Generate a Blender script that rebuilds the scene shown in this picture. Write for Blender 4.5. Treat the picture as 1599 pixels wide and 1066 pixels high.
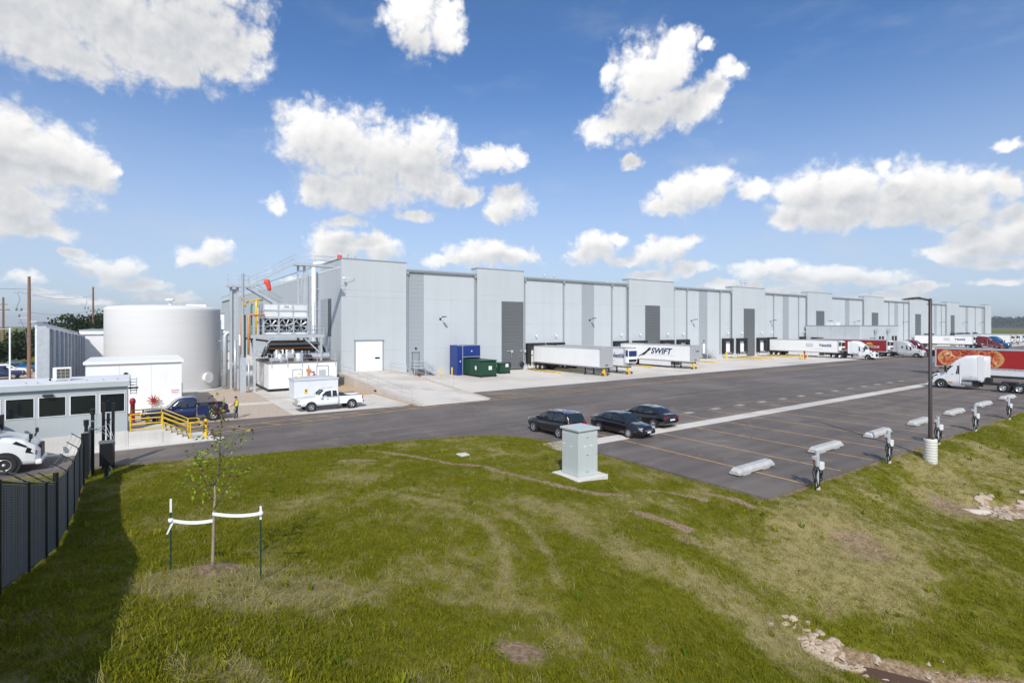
import bpy, bmesh, math, random
import numpy as np
from mathutils import Vector, Matrix, Euler

for _o in list(bpy.data.objects):
    bpy.data.objects.remove(_o, do_unlink=True)
SC = bpy.context.scene
COL = SC.collection
R = math.radians
RNG = random.Random(7)

# ---------------------------------------------------------------- camera
# Site frame: x runs along the warehouse dock wall, y runs into the warehouse, z up.
CAM_LOC = Vector((-22.9, -73.75, 7.5))
HEAD = math.atan(585 / 832.0)                    # heading of the view, clockwise from +y
cam_d = bpy.data.cameras.new('camera')
cam_d.sensor_width = 36.0
cam_d.lens = 36.0 * 832 / 1599
cam_d.shift_y = -25 / 1599.0
cam_d.clip_start = 0.1
cam_d.clip_end = 9000
cam = bpy.data.objects.new('camera', cam_d)
cam.location = CAM_LOC
cam.rotation_euler = (R(90), 0, -HEAD)
COL.objects.link(cam)
SC.camera = cam

# ---------------------------------------------------------------- sky and sun
SUN_DIR = Vector((0.56, 0.80, -0.80)).normalized()      # the way the light travels
SUN_EL = math.asin(-SUN_DIR.z)
SUN_AZ = math.atan2(-SUN_DIR.x, -SUN_DIR.y)
SKY_STRENGTH = 0.15
sun_d = bpy.data.lights.new('sun', 'SUN')
sun_d.energy = 3.35
sun_d.angle = R(0.55)
sun_d.color = (1.0, 0.94, 0.86)
sun = bpy.data.objects.new('sun', sun_d)
sun.rotation_euler = SUN_DIR.to_track_quat('-Z', 'Y').to_euler()
sun.location = (-60, -90, 80)
COL.objects.link(sun)
SC.view_settings.view_transform = 'Standard'
SC.view_settings.look = 'None'
SC.view_settings.exposure = 0.27
SC.view_settings.gamma = 1.0
SC.view_settings.use_curve_mapping = False

CLOUDS = [  # x, y, rx, ry of each puff as degrees are derived from the view heading
 (90,-70,240,80),(290,-50,130,70),(40,20,140,80),(190,35,140,75),(300,50,105,66),(365,78,62,42),(260,92,85,34),(120,92,85,36),(60,70,70,40),  # first two puffs lie above the view, added to darken the cloud below
 (10,250,120,88),(85,258,78,68),(148,272,40,40),(0,325,100,44),(60,362,68,18),
 (325,400,46,17),(340,386,28,17),(298,406,24,10),
 (478,212,52,46),(530,228,70,62),(600,238,80,54),(668,224,50,44),(660,272,80,42),(565,292,95,42),(500,286,45,32),(722,308,32,16),
 (772,246,46,27),(808,245,24,17),(648,338,32,11),(795,318,38,28),(774,334,24,12),(427,320,18,16),
 (525,384,44,30),(592,388,44,24),(545,350,40,12),
 (740,400,52,20),(792,402,58,18),(768,388,36,16),(700,408,34,10),
 (640,14,46,46),(690,34,34,40),(655,58,30,22),
 (1008,120,56,52),(1048,86,44,38),(1074,58,28,20),(1108,68,17,10),(1000,180,58,38),(948,200,44,20),(1062,160,54,36),(1112,140,36,24),(1146,114,26,18),(958,112,24,16),
 (985,253,18,9),(1072,302,58,32),(1112,284,42,25),(1042,322,34,17),(1180,297,31,17),
 (1262,300,58,48),(1330,298,78,44),(1345,336,112,26),(1420,298,90,48),(1500,290,80,37),(1560,284,26,28),(1482,336,58,22),(1236,340,34,18),(1384,252,18,16),
 (1532,374,68,32),(1592,358,58,40),(1480,388,46,13),(1572,402,60,13),(1576,222,30,11),
 (928,386,42,26),(908,402,30,15),(966,372,20,13),(1032,395,48,21),(1072,380,28,13),(985,406,38,11),(1080,419,42,11),(1018,428,50,8),
 (1190,424,58,15),(1255,438,68,12),(1300,428,66,13),(1362,436,68,14),(1432,448,46,8),(1150,443,78,7),
 (180,420,58,18),(120,402,22,9),(30,436,40,13),(222,444,58,12),(66,455,40,7),(480,440,40,8),(270,462,62,10),(120,470,70,8),(1220,456,80,8),(1390,462,70,7),(1560,440,50,9),
]

def build_world():
    w = bpy.data.worlds.new('World')
    SC.world = w
    w.use_nodes = True
    nt = w.node_tree
    N = nt.nodes
    N.clear()
    def lk(a, b): nt.links.new(a, b)
    def math_(op, a, b=None, c=None, clamp=False):
        n = N.new('ShaderNodeMath'); n.operation = op; n.use_clamp = clamp
        for i, v in enumerate((a, b, c)):
            if v is None: continue
            if isinstance(v, (int, float)): n.inputs[i].default_value = v
            else: lk(v, n.inputs[i])
        return n.outputs[0]
    def vec(op, a, b=None, c=None, out=0):
        n = N.new('ShaderNodeVectorMath'); n.operation = op
        for i, v in enumerate((a, b, c)):
            if v is None: continue
            if isinstance(v, (tuple, list)): n.inputs[i].default_value = v
            else: lk(v, n.inputs[i])
        return n.outputs[out]
    def smooth(x, lo, hi):
        n = N.new('ShaderNodeMapRange'); n.interpolation_type = 'SMOOTHSTEP'
        lk(x, n.inputs[0]); n.inputs[1].default_value = lo; n.inputs[2].default_value = hi
        return n.outputs[0]
    tc = N.new('ShaderNodeTexCoord')
    d = tc.outputs['Generated']
    sh, ch = math.sin(HEAD), math.cos(HEAD)
    f = vec('DOT_PRODUCT', d, (sh, ch, 0), out=1)
    r = vec('DOT_PRODUCT', d, (ch, -sh, 0), out=1)
    az = math_('ARCTAN2', r, f)
    sep = N.new('ShaderNodeSeparateXYZ'); lk(d, sep.inputs[0])
    el = math_('ARCSINE', sep.outputs[2])
    cmb = N.new('ShaderNodeCombineXYZ'); lk(az, cmb.inputs[0]); lk(el, cmb.inputs[1])
    p = cmb.outputs[0]
    def noise(vecin, scale, detail, rough, dist=0.0, col=False):
        n = N.new('ShaderNodeTexNoise'); n.noise_dimensions = '3D'
        lk(vecin, n.inputs['Vector'])
        n.inputs['Scale'].default_value = scale; n.inputs['Detail'].default_value = detail
        n.inputs['Roughness'].default_value = rough; n.inputs['Distortion'].default_value = dist
        return n.outputs['Color' if col else 'Fac']
    # ragged, billowing outline: the sky coordinates are bent by two noises
    w1 = vec('SUBTRACT', noise(p, 9.0, 4, 0.55, col=True), (0.5, 0.5, 0.5))
    w2 = vec('SUBTRACT', noise(p, 40.0, 5, 0.62, col=True), (0.5, 0.5, 0.5))
    pw = vec('MULTIPLY_ADD', w1, (0.07, 0.05, 0), p)
    pw = vec('MULTIPLY_ADD', w2, (0.026, 0.022, 0), pw)
    def puffs(pp, items, generic):
        cur = None
        for (cx, cy, rx, ry) in items:
            a = math.atan((cx - 800) / 832.0)
            e = math.atan((508 - cy) / 832.0 * math.cos(a))
            ra = rx / 832.0 * math.cos(a) ** 2 * 1.10
            re = ry / 832.0 * math.cos(a) * 1.12
            q = vec('MULTIPLY_ADD', pp, (1 / ra, 1 / re, 0), (-a / ra, -e / re, 0))
            ln = vec('LENGTH', q, out=1)
            cur = ln if cur is None else math_('SMOOTH_MIN', cur, ln, 0.22)
        if generic:      # beyond the view the same sort of cloud goes on, scattered by noise
            pl = vec('MULTIPLY', pp, (3.2, 6.5, 0))
            g = noise(pl, 1.0, 3, 0.5)
            out = math_('MAXIMUM', smooth(math_('ABSOLUTE', az), 0.80, 0.98), smooth(el, 0.62, 0.78))
            up = smooth(el, -0.02, 0.06)
            gg = math_('MULTIPLY_ADD', g, -4.6, 3.45)
            far = math_('MULTIPLY_ADD', math_('SUBTRACT', 1.0, math_('MULTIPLY', out, up)), 6.0, gg)
            cur = math_('SMOOTH_MIN', cur, far, 0.2)
        return math_('SUBTRACT', 1.0, cur)
    def billow(q, s, d):
        return math_('ABSOLUTE', math_('MULTIPLY_ADD', noise(q, s, d, 0.5), 2.0, -1.0))
    def lumps(q):
        return math_('ADD', billow(q, 15.0, 1.5), math_('MULTIPLY', billow(q, 42.0, 2.5), 0.55))
    pb = vec('MULTIPLY_ADD', w2, (0.012, 0.012, 0), p)
    fs = lumps(pb)
    fbl = lumps(vec('ADD', pb, (-0.007, 0.011, 0)))
    fb = noise(p, 55.0, 6, 0.68)
    relief = math_('SUBTRACT', fs, fbl)
    ragged = math_('MULTIPLY_ADD', math_('SUBTRACT', fb, 0.5), 0.75, math_('MULTIPLY', math_('SUBTRACT', fs, 0.34), 0.85))
    shv = N.new('ShaderNodeCombineXYZ'); shv.inputs[0].default_value = -0.012
    lk(math_('MULTIPLY_ADD', el, 0.15, 0.010), shv.inputs[1])
    pa = vec('MULTIPLY_ADD', w1, (0.05, 0.04, 0), vec('ADD', p, shv.outputs[0]))
    low = smooth(el, 0.16, 0.03)
    sky = N.new('ShaderNodeTexSky'); sky.sky_type = 'NISHITA'
    sky.sun_disc = False
    sky.sun_elevation = SUN_EL
    sky.sun_rotation = SUN_AZ
    sky.altitude = 300; sky.air_density = 0.7; sky.dust_density = 1.8; sky.ozone_density = 6.0
    # thin milky veil low in the sky, faint streaks higher up
    vl = N.new('ShaderNodeMix'); vl.data_type = 'RGBA'
    tint = vec('MULTIPLY', sky.outputs[0], (0.82, 1.0, 1.06))
    wisp = math_('MULTIPLY', smooth(noise(vec('MULTIPLY_ADD', w1, (0.3, 0.3, 0), vec('MULTIPLY', p, (2.6, 7.0, 0))), 1.6, 5, 0.6), 0.50, 0.78), 0.16)
    veil = math_('MAXIMUM', math_('MULTIPLY', smooth(el, 0.47, -0.02), 0.74), 0.0)
    veil = math_('ADD', veil, wisp, clamp=True)
    lk(veil, vl.inputs[0]); lk(tint, vl.inputs[6])
    vl.inputs[7].default_value = (0.53 / SKY_STRENGTH, 0.575 / SKY_STRENGTH, 0.62 / SKY_STRENGTH, 1)
    back = vl.outputs[2]
    def region(items, generic=False):
        f0 = puffs(pw, items, generic)
        thick = math_('ADD', f0, ragged)
        alpha = smooth(thick, -0.20, 0.42)
        under = smooth(puffs(pa, items, generic), -0.50, 0.60)
        lum = math_('MULTIPLY_ADD', under, -0.235, 1.0)
        lum = math_('MULTIPLY_ADD', relief, 0.20, lum)
        lum = math_('MULTIPLY_ADD', math_('MULTIPLY', smooth(thick, 0.15, 1.0), under), -0.07, lum)
        mixc = N.new('ShaderNodeMix'); mixc.data_type = 'RGBA'
        mixc.inputs[6].default_value = (0.72, 0.79, 0.88, 1)
        mixc.inputs[7].default_value = (1.0, 0.985, 0.965, 1)
        lk(smooth(lum, 0.45, 0.90), mixc.inputs[0])
        cl = vec('SCALE', mixc.outputs[2]); lk(math_('MULTIPLY', lum, 0.90 / SKY_STRENGTH), cl.node.inputs['Scale'])
        mx = N.new('ShaderNodeMix'); mx.data_type = 'RGBA'
        lk(math_('MULTIPLY', alpha, math_('MULTIPLY_ADD', low, -0.25, 0.97)), mx.inputs[0]); lk(back, mx.inputs[6]); lk(cl, mx.inputs[7])
        bg = N.new('ShaderNodeBackground'); bg.inputs[1].default_value = SKY_STRENGTH
        lk(mx.outputs[2], bg.inputs[0])
        return bg.outputs[0]
    # the sky is worked out sector by sector, each with the clouds that reach into it
    cuts = [-400, 470, 880, 1240, 2000]
    secs = []
    for a, b in zip(cuts[:-1], cuts[1:]):
        secs.append(region([c for c in CLOUDS if c[0] + c[2] * 1.9 + 40 > a and c[0] - c[2] * 1.9 - 40 < b]))
    edge = region([c for c in CLOUDS if c[0] - c[2] < 60 or c[0] + c[2] > 1540 or c[1] - c[3] < 10], True)
    cur = secs[0]
    for k in range(1, 4):
        m = N.new('ShaderNodeMixShader'); lk(math_('GREATER_THAN', az, math.atan((cuts[k] - 800) / 832.0)), m.inputs[0])
        lk(cur, m.inputs[1]); lk(secs[k], m.inputs[2]); cur = m.outputs[0]
    m = N.new('ShaderNodeMixShader')
    lk(math_('MAXIMUM', math_('GREATER_THAN', math_('ABSOLUTE', az), 0.80), math_('GREATER_THAN', el, 0.62)), m.inputs[0])
    lk(cur, m.inputs[1]); lk(edge, m.inputs[2])
    # below the horizon there is only haze
    hz = N.new('ShaderNodeBackground'); lk(back, hz.inputs[0]); hz.inputs[1].default_value = SKY_STRENGTH
    m2 = N.new('ShaderNodeMixShader'); lk(math_('LESS_THAN', el, 0.0), m2.inputs[0]); lk(m.outputs[0], m2.inputs[1]); lk(hz.outputs[0], m2.inputs[2])
    o = N.new('ShaderNodeOutputWorld'); lk(m2.outputs[0], o.inputs[0])
    w.cycles.sampling_method = 'MANUAL'
    w.cycles.sample_map_resolution = 512
build_world()

# ---------------------------------------------------------------- helpers
class MB:
    """collects faces; build() links them as one mesh object"""
    def __init__(self): self.v = []; self.f = []; self.sm = []
    def add(self, vs, fs, smooth=False):
        n = len(self.v); self.v += [tuple(q) for q in vs]
        for f in fs: self.f.append(tuple(i + n for i in f)); self.sm.append(smooth)
        return self
    def box(self, x0, x1, y0, y1, z0, z1):
        if x0 > x1: x0, x1 = x1, x0
        if y0 > y1: y0, y1 = y1, y0
        if z0 > z1: z0, z1 = z1, z0
        return self.add([(x0,y0,z0),(x1,y0,z0),(x1,y1,z0),(x0,y1,z0),(x0,y0,z1),(x1,y0,z1),(x1,y1,z1),(x0,y1,z1)],
                 [(0,3,2,1),(4,5,6,7),(0,1,5,4),(1,2,6,5),(2,3,7,6),(3,0,4,7)])
    def bar(self, p0, p1, w, h):
        p0, p1 = Vector(p0), Vector(p1); d = (p1 - p0).normalized()
        up = Vector((0,0,1)) if abs(d.z) < 0.95 else Vector((0,1,0))
        s = d.cross(up).normalized() * (w / 2); u = s.cross(d).normalized() * (h / 2)
        vs = [p + a * s + b * u for p in (p0, p1) for a, b in ((-1,-1),(1,-1),(1,1),(-1,1))]
        return self.add(vs, [(0,1,2,3),(7,6,5,4),(0,4,5,1),(1,5,6,2),(2,6,7,3),(3,7,4,0)])
    def cyl(self, p0, p1, r, n=10, r2=None, caps=True, smooth=True):
        p0, p1 = Vector(p0), Vector(p1); d = (p1 - p0).normalized()
        up = Vector((0,0,1)) if abs(d.z) < 0.9 else Vector((1,0,0))
        s = d.cross(up).normalized(); u = s.cross(d).normalized(); r2 = r if r2 is None else r2
        vs = []
        for p, q in ((p0, r), (p1, r2)):
            for i in range(n):
                a = 2 * math.pi * i / n; vs.append(p + s * math.cos(a) * q + u * math.sin(a) * q)
        self.add(vs, [(i, (i+1) % n, n + (i+1) % n, n + i) for i in range(n)], smooth)
        if caps: self.add(vs, [tuple(range(n))[::-1], tuple(range(n, 2*n))])
        return self
    def tube(self, pts, r, n=6, caps=True):
        pts = [Vector(p) for p in pts]
        rings = []; ref = None
        for i, p in enumerate(pts):
            a = pts[max(i-1, 0)]; b = pts[min(i+1, len(pts)-1)]
            d = (b - a).normalized()
            if ref is None:
                ref = Vector((0,0,1)) if abs(d.z) < 0.9 else Vector((1,0,0))
            s = d.cross(ref)
            if s.length < 1e-4: s = d.cross(Vector((0.3,0.8,0.1)))
            s.normalize(); u = s.cross(d).normalized(); ref = u
            rr = r[i] if isinstance(r, (list, tuple)) else r
            rings.append([p + s * math.cos(2*math.pi*k/n) * rr + u * math.sin(2*math.pi*k/n) * rr for k in range(n)])
        self.loft(rings, True, caps, True)
        return self
    def loft(self, rings, closed=True, caps=False, smooth=True):
        n = len(rings[0]); vs = [q for rg in rings for q in rg]; fs = []
        m = n if closed else n - 1
        for i in range(len(rings) - 1):
            for k in range(m):
                fs.append((i*n + k, i*n + (k+1) % n, (i+1)*n + (k+1) % n, (i+1)*n + k))
        b = len(self.v); self.add(vs, fs, smooth)
        if caps:
            self.f.append(tuple(b + k for k in range(n))[::-1]); self.sm.append(False)
            self.f.append(tuple(b + (len(rings)-1)*n + k for k in range(n))); self.sm.append(False)
        return self
    def prism(self, poly, axis, a0, a1):
        """poly (2-D) pushed along axis: 'x' poly=(y,z); 'y' poly=(x,z); 'z' poly=(x,y)"""
        def P(q, a): return {'x': (a, q[0], q[1]), 'y': (q[0], a, q[1]), 'z': (q[0], q[1], a)}[axis]
        n = len(poly)
        vs = [P(q, a0) for q in poly] + [P(q, a1) for q in poly]
        return self.add(vs, [tuple(range(n))[::-1], tuple(range(n, 2*n))] + [(i, (i+1) % n, n + (i+1) % n, n + i) for i in range(n)])
    def lathe(self, prof, c=(0,0,0), n=24, smooth=True):
        c = Vector(c)
        rings = [[c + Vector((r * math.cos(2*math.pi*k/n), r * math.sin(2*math.pi*k/n), z)) for k in range(n)] for r, z in prof]
        return self.loft(rings, True, False, smooth)
    def quad(self, a, b, c, d): return self.add([a, b, c, d], [(0,1,2,3)])
    def xf(self, M):
        self.v = [tuple(M @ Vector(q)) for q in self.v]; return self
    def build(self, name, mat, parent=None, bevel=0, label=None, fix=True, loc=None):
        me = bpy.data.meshes.new(name)
        me.from_pydata(self.v, [], self.f)
        me.polygons.foreach_set('use_smooth', self.sm)
        if fix:
            bm = bmesh.new(); bm.from_mesh(me); bmesh.ops.recalc_face_normals(bm, faces=bm.faces); bm.to_mesh(me); bm.free()
        me.materials.append(mat)
        o = bpy.data.objects.new(name, me); COL.objects.link(o)
        if parent: o.parent = parent
        if loc: o.location = loc
        if bevel:
            md = o.modifiers.new('bevel', 'BEVEL'); md.width = bevel; md.segments = 2; md.limit_method = 'ANGLE'; md.angle_limit = R(35)
        if label: o['label'] = label
        return o

def B(*a): return MB().box(*a)
def tag(o, label=None, cat=None, group=None, kind=None):
    if label: o['label'] = label
    if cat: o['category'] = cat
    if group: o['group'] = group
    if kind: o['kind'] = kind
    return o
def thing(name, label, cat, loc=(0,0,0), rz=0, group=None):
    o = bpy.data.objects.new(name, None); o.empty_display_size = 0.3
    o.location = loc; o.rotation_euler = (0, 0, rz); COL.objects.link(o)
    return tag(o, label, cat, group)
def dup(src, parent=None, loc=None, rz=None, label=None):
    c = src.copy(); COL.objects.link(c)
    if parent is not None: c.parent = parent
    if loc is not None: c.location = loc
    if rz is not None: c.rotation_euler = (0, 0, rz)
    if label: c['label'] = label
    for ch in list(src.children): dup(ch, c)
    return c
def share(src, parent, loc, scale=None):
    """a further piece that shares its mesh with src"""
    c = bpy.data.objects.new(src.name.split('.')[0], src.data); COL.objects.link(c)
    c.parent = parent; c.location = loc
    if scale: c.scale = scale
    for m in src.modifiers:
        md = c.modifiers.new(m.name, m.type); md.width = m.width; md.segments = 2; md.limit_method = 'ANGLE'; md.angle_limit = R(35)
    return c

# ---------------------------------------------------------------- materials
MATS = {}
def mat(name, col, rough=0.6, metal=0.0, var=0.0, scale=1.5, bump=0.0, bscale=30.0, spec=None, coat=0.0, streak=0.0, col2=None, c2scale=0.5, c2=(0.5,0.62), emit=None, stretch=(1,1,1)):
    if name in MATS: return MATS[name]
    m = bpy.data.materials.new(name); m.use_nodes = True
    nt = m.node_tree; N = nt.nodes; b = N['Principled BSDF']
    b.inputs['Roughness'].default_value = rough; b.inputs['Metallic'].default_value = metal
    if spec is not None: b.inputs['Specular IOR Level'].default_value = spec
    if coat: b.inputs['Coat Weight'].default_value = coat; b.inputs['Coat Roughness'].default_value = 0.06
    c4 = (*col, 1)
    b.inputs['Base Color'].default_value = c4
    m.diffuse_color = c4
    if emit: b.inputs['Emission Color'].default_value = (*emit, 1); b.inputs['Emission Strength'].default_value = 1
    if var or bump or streak or col2:
        tc = N.new('ShaderNodeTexCoord'); mp = N.new('ShaderNodeMapping'); mp.inputs['Scale'].default_value = stretch
        nt.links.new(tc.outputs['Object'], mp.inputs[0])
        oi = N.new('ShaderNodeObjectInfo'); ad = N.new('ShaderNodeVectorMath'); ad.operation = 'MULTIPLY_ADD'
        nt.links.new(oi.outputs['Location'], ad.inputs[0]); ad.inputs[1].default_value = (0.37, 0.41, 0.29); nt.links.new(mp.outputs[0], ad.inputs[2])
        src = ad.outputs[0]
        def nz(s, d=6, r=0.6):
            n = N.new('ShaderNodeTexNoise'); nt.links.new(src, n.inputs['Vector']); n.inputs['Scale'].default_value = s
            n.inputs['Detail'].default_value = d; n.inputs['Roughness'].default_value = r; return n.outputs['Fac']
        cur = None
        if col2:
            mr = N.new('ShaderNodeMapRange'); mr.interpolation_type = 'SMOOTHSTEP'; mr.inputs[1].default_value, mr.inputs[2].default_value = c2
            nt.links.new(nz(c2scale), mr.inputs[0])
            mx = N.new('ShaderNodeMix'); mx.data_type = 'RGBA'; mx.inputs[6].default_value = c4; mx.inputs[7].default_value = (*col2, 1)
            nt.links.new(mr.outputs[0], mx.inputs[0]); cur = mx.outputs[2]
        if var:
            hs = N.new('ShaderNodeHueSaturation')
            if cur: nt.links.new(cur, hs.inputs['Color'])
            else: hs.inputs['Color'].default_value = c4
            mr = N.new('ShaderNodeMapRange'); mr.inputs[1].default_value = 0.28; mr.inputs[2].default_value = 0.72
            mr.inputs[3].default_value = 1 - var; mr.inputs[4].default_value = 1 + var
            nt.links.new(nz(scale), mr.inputs[0]); nt.links.new(mr.outputs[0], hs.inputs['Value']); cur = hs.outputs[0]
        if streak:
            mp2 = N.new('ShaderNodeMapping'); mp2.inputs['Scale'].default_value = (3.0, 3.0, 0.12); nt.links.new(src, mp2.inputs[0])
            n = N.new('ShaderNodeTexNoise'); nt.links.new(mp2.outputs[0], n.inputs['Vector']); n.inputs['Scale'].default_value = 1.2; n.inputs['Detail'].default_value = 6
            mr = N.new('ShaderNodeMapRange'); mr.inputs[1].default_value = 0.45; mr.inputs[2].default_value = 0.8; mr.inputs[3].default_value = 1; mr.inputs[4].default_value = 1 - streak
            nt.links.new(n.outputs['Fac'], mr.inputs[0])
            hs = N.new('ShaderNodeHueSaturation')
            if cur: nt.links.new(cur, hs.inputs['Color'])
            else: hs.inputs['Color'].default_value = c4
            nt.links.new(mr.outputs[0], hs.inputs['Value']); cur = hs.outputs[0]
        if cur: nt.links.new(cur, b.inputs['Base Color'])
        if bump:
            bp = N.new('ShaderNodeBump'); bp.inputs['Strength'].default_value = bump; bp.inputs['Distance'].default_value = 0.02
            nt.links.new(nz(bscale, 4), bp.inputs['Height']); nt.links.new(bp.outputs[0], b.inputs['Normal'])
    MATS[name] = m
    return m

M_PANEL = mat('wall_panel_light', (0.495,0.528,0.548), 0.5, 0, 0.035, 0.6, streak=0.055)
M_PANEL2 = mat('wall_panel_tower', (0.48,0.512,0.530), 0.5, 0, 0.035, 0.6, streak=0.055)
M_STRIPE = mat('wall_panel_midgrey', (0.33,0.36,0.385), 0.5, 0, 0.04, 0.4)
M_DARK = mat('wall_panel_dark', (0.115,0.125,0.13), 0.5, 0, 0.05, 0.4)
M_TRIM = mat('trim_grey', (0.30,0.33,0.35), 0.45, 0.1)
M_TRIMD = mat('trim_dark', (0.16,0.175,0.19), 0.45, 0.1)
M_JOINT = mat('joint_gap', (0.44,0.46,0.48), 0.9)  # pale grey of the core, seen in the joints between panels
M_BLACK = mat('black_rubber', (0.012,0.012,0.013), 0.7, var=0.2)
M_BLK = mat('black_metal', (0.010,0.010,0.011), 0.42)
M_WHITE = mat('white_paint', (0.78,0.79,0.79), 0.45, 0, 0.03, 0.5, streak=0.04)
M_WHITE2 = mat('white_door', (0.80,0.81,0.81), 0.4)
M_TANK = mat('tank_white', (0.64,0.635,0.62), 0.75, 0, 0.03, 0.8, bump=0.05, bscale=3, stretch=(0.12,0.12,2.2))
M_CONC = mat('concrete', (0.60,0.555,0.495), 0.85, 0, 0.09, 0.35, bump=0.15, bscale=25, col2=(0.50,0.46,0.41), c2scale=0.22)
M_CONCL = mat('concrete_pale', (0.60,0.585,0.555), 0.85, 0, 0.09, 0.8, bump=0.15, bscale=25, streak=0.12)
M_CONCT = mat('concrete_tan', (0.52,0.46,0.40), 0.85, 0, 0.09, 0.8, bump=0.15, bscale=25, streak=0.1)
M_GALV = mat('galvanised_steel', (0.50,0.53,0.56), 0.42, 0.35, 0.10, 3)
M_GALVD = mat('galvanised_screen', (0.70,0.73,0.78), 0.5, 0.0, 0.08, 1.2, streak=0.12)
M_STEEL = mat('bright_steel', (0.62,0.63,0.64), 0.25, 0.9)
M_ALU = mat('insulation_jacket', (0.66,0.67,0.68), 0.33, 0.65, 0.08, 2)
M_GLASS = mat('dark_glass', (0.012,0.016,0.018), 0.04, 0, spec=0.7)
M_GLASSC = mat('car_glass', (0.014,0.02,0.022), 0.03, 0, spec=0.8)
M_YEL = mat('safety_yellow', (0.72,0.47,0.02), 0.45, 0, 0.07, 3)
M_ORANGE = mat('pipe_orange', (0.62,0.24,0.07), 0.5, 0, 0.08, 2)
M_GREENP = mat('pipe_green', (0.015,0.16,0.085), 0.45)
M_RED = mat('fire_red', (0.26,0.012,0.014), 0.45, 0, 0.12, 4)
M_WSOCK = mat('windsock_red', (0.80,0.075,0.05), 0.7)
M_BLUEB = mat('compactor_blue', (0.008,0.032,0.19), 0.4, 0, 0.08, 1.5)
M_GREEND = mat('dumpster_green', (0.007,0.055,0.027), 0.45, 0, 0.15, 1.5, streak=0.2)
M_TYRE = mat('tyre_rubber', (0.017,0.017,0.018), 0.85, var=0.2)
M_RIM = mat('alloy_rim', (0.62,0.63,0.64), 0.28, 0.75)
M_CHASS = mat('chassis_black', (0.014,0.014,0.015), 0.6)
M_HEAD = mat('headlight_lens', (0.55,0.57,0.58), 0.1, 0.3)
M_TAIL = mat('taillight_red', (0.30,0.006,0.008), 0.15)
M_CHROME = mat('chrome', (0.7,0.7,0.71), 0.12, 1.0)
M_WOODP = mat('pole_wood', (0.20,0.125,0.085), 0.9, 0, 0.2, 3)
M_BROWN = mat('bronze_pole', (0.045,0.032,0.028), 0.45)
M_GUARD = mat('guardhouse_siding', (0.41,0.45,0.46), 0.5, 0, 0.04, 1)
M_GUARDR = mat('roof_membrane', (0.66,0.67,0.68), 0.6, 0, 0.08, 1)
M_CAB = mat('cabinet_grey_green', (0.46,0.505,0.50), 0.42, 0, 0.025, 1.2)
M_LINE = mat('line_paint_orange', (0.56,0.33,0.10), 0.75, 0, 0.15, 3, col2=(0.20,0.15,0.12), c2scale=2.2, c2=(0.52,0.66))
M_TAN = mat('faded_patch', (0.40,0.35,0.28), 0.85, 0, 0.12, 2, col2=(0.2,0.18,0.17), c2scale=1.5, c2=(0.5,0.7))
M_PLATE = mat('plate_white', (0.7,0.7,0.7), 0.5)
M_TXTB = mat('lettering_navy', (0.012,0.03,0.12), 0.5)
M_TXTG = mat('lettering_grey', (0.55,0.56,0.58), 0.5)
M_TXTR = mat('lettering_red', (0.5,0.02,0.015), 0.5)
M_TXTK = mat('lettering_black', (0.02,0.02,0.02), 0.5)
M_GOLD = mat('emblem_ochre', (0.55,0.27,0.05), 0.5)

# ---------------------------------------------------------------- ground
def vnoise(x, y, s, seed=0):
    """smooth value noise, numpy"""
    x = np.asarray(x, float) * s + 100.3 + seed * 17.7; y = np.asarray(y, float) * s + 57.1 + seed * 9.3
    xi = np.floor(x); yi = np.floor(y); fx = x - xi; fy = y - yi
    fx = fx * fx * (3 - 2 * fx); fy = fy * fy * (3 - 2 * fy)
    def h(a, b):
        t = np.sin(a * 127.1 + b * 311.7 + seed * 74.7) * 43758.5453
        return t - np.floor(t)
    return (h(xi, yi) * (1-fx) + h(xi+1, yi) * fx) * (1-fy) + (h(xi, yi+1) * (1-fx) + h(xi+1, yi+1) * fx) * fy
def fbm(x, y, s, seed=0, o=4):
    t = 0; a = 0.5; k = 0
    for i in range(o):
        t = t + a * vnoise(x, y, s * 2 ** i, seed + i * 3); k += a; a *= 0.5
    return t / k
HP = np.array([(-6.2,-55.4,.22),(10.1,-66,-1.5),(-7.2,-66.8,-1.45),(-5.6,-69.2,-1.75),(-.75,-66.1,-1.05),(-21.5,-59.7,1.72),(-17.3,-65.8,1.0),
 (-23.7,-64.7,2.85),(.4,-69.2,-1.7),(-10.3,-64.9,-.3),(-11.3,-47.9,.35),(-17.6,-54.5,.9),(-16.3,-43.4,.1),(0,-62.6,-.25),(19.5,-62.7,-.2),
 (-9.5,-61.9,.3),(-22.4,-50.7,.6),(20.9,-65.2,-.75),(-25,-60.3,2.5),(-25,-57,1.7),(-25,-54.1,.98),(-25,-51.8,.45),(-25,-48.3,.05),(-25,-41,-.02),
 (-30,-60,2.4),(-30,-52,.45),(-30,-42,-.05),(30,-70,-1.8),(-3,-58,-.1),(-1.2,-52,-.05),(40,-64,-.3),(-14,-72,.1),(-20,-72,2.2),(-8,-58.5,.25),(-7,-51,.15),(-27,-70,3.1),(5,-76,-2.0),(-60,-60,1.0),(-60,-42,-.1),(60,-75,-1.0),(-13,-59,.75),(-12,-62.5,.45)])
def tps_fit(P):
    n = len(P); d = np.hypot(P[:,None,0]-P[None,:,0], P[:,None,1]-P[None,:,1])
    K = np.where(d > 0, d*d*np.log(d + 1e-9), 0) + np.eye(n) * 1.5
    Q = np.c_[np.ones(n), P[:,:2]]; A = np.block([[K, Q],[Q.T, np.zeros((3,3))]])
    return np.linalg.solve(A, np.r_[P[:,2], 0,0,0])
HW = tps_fit(HP)
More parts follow.
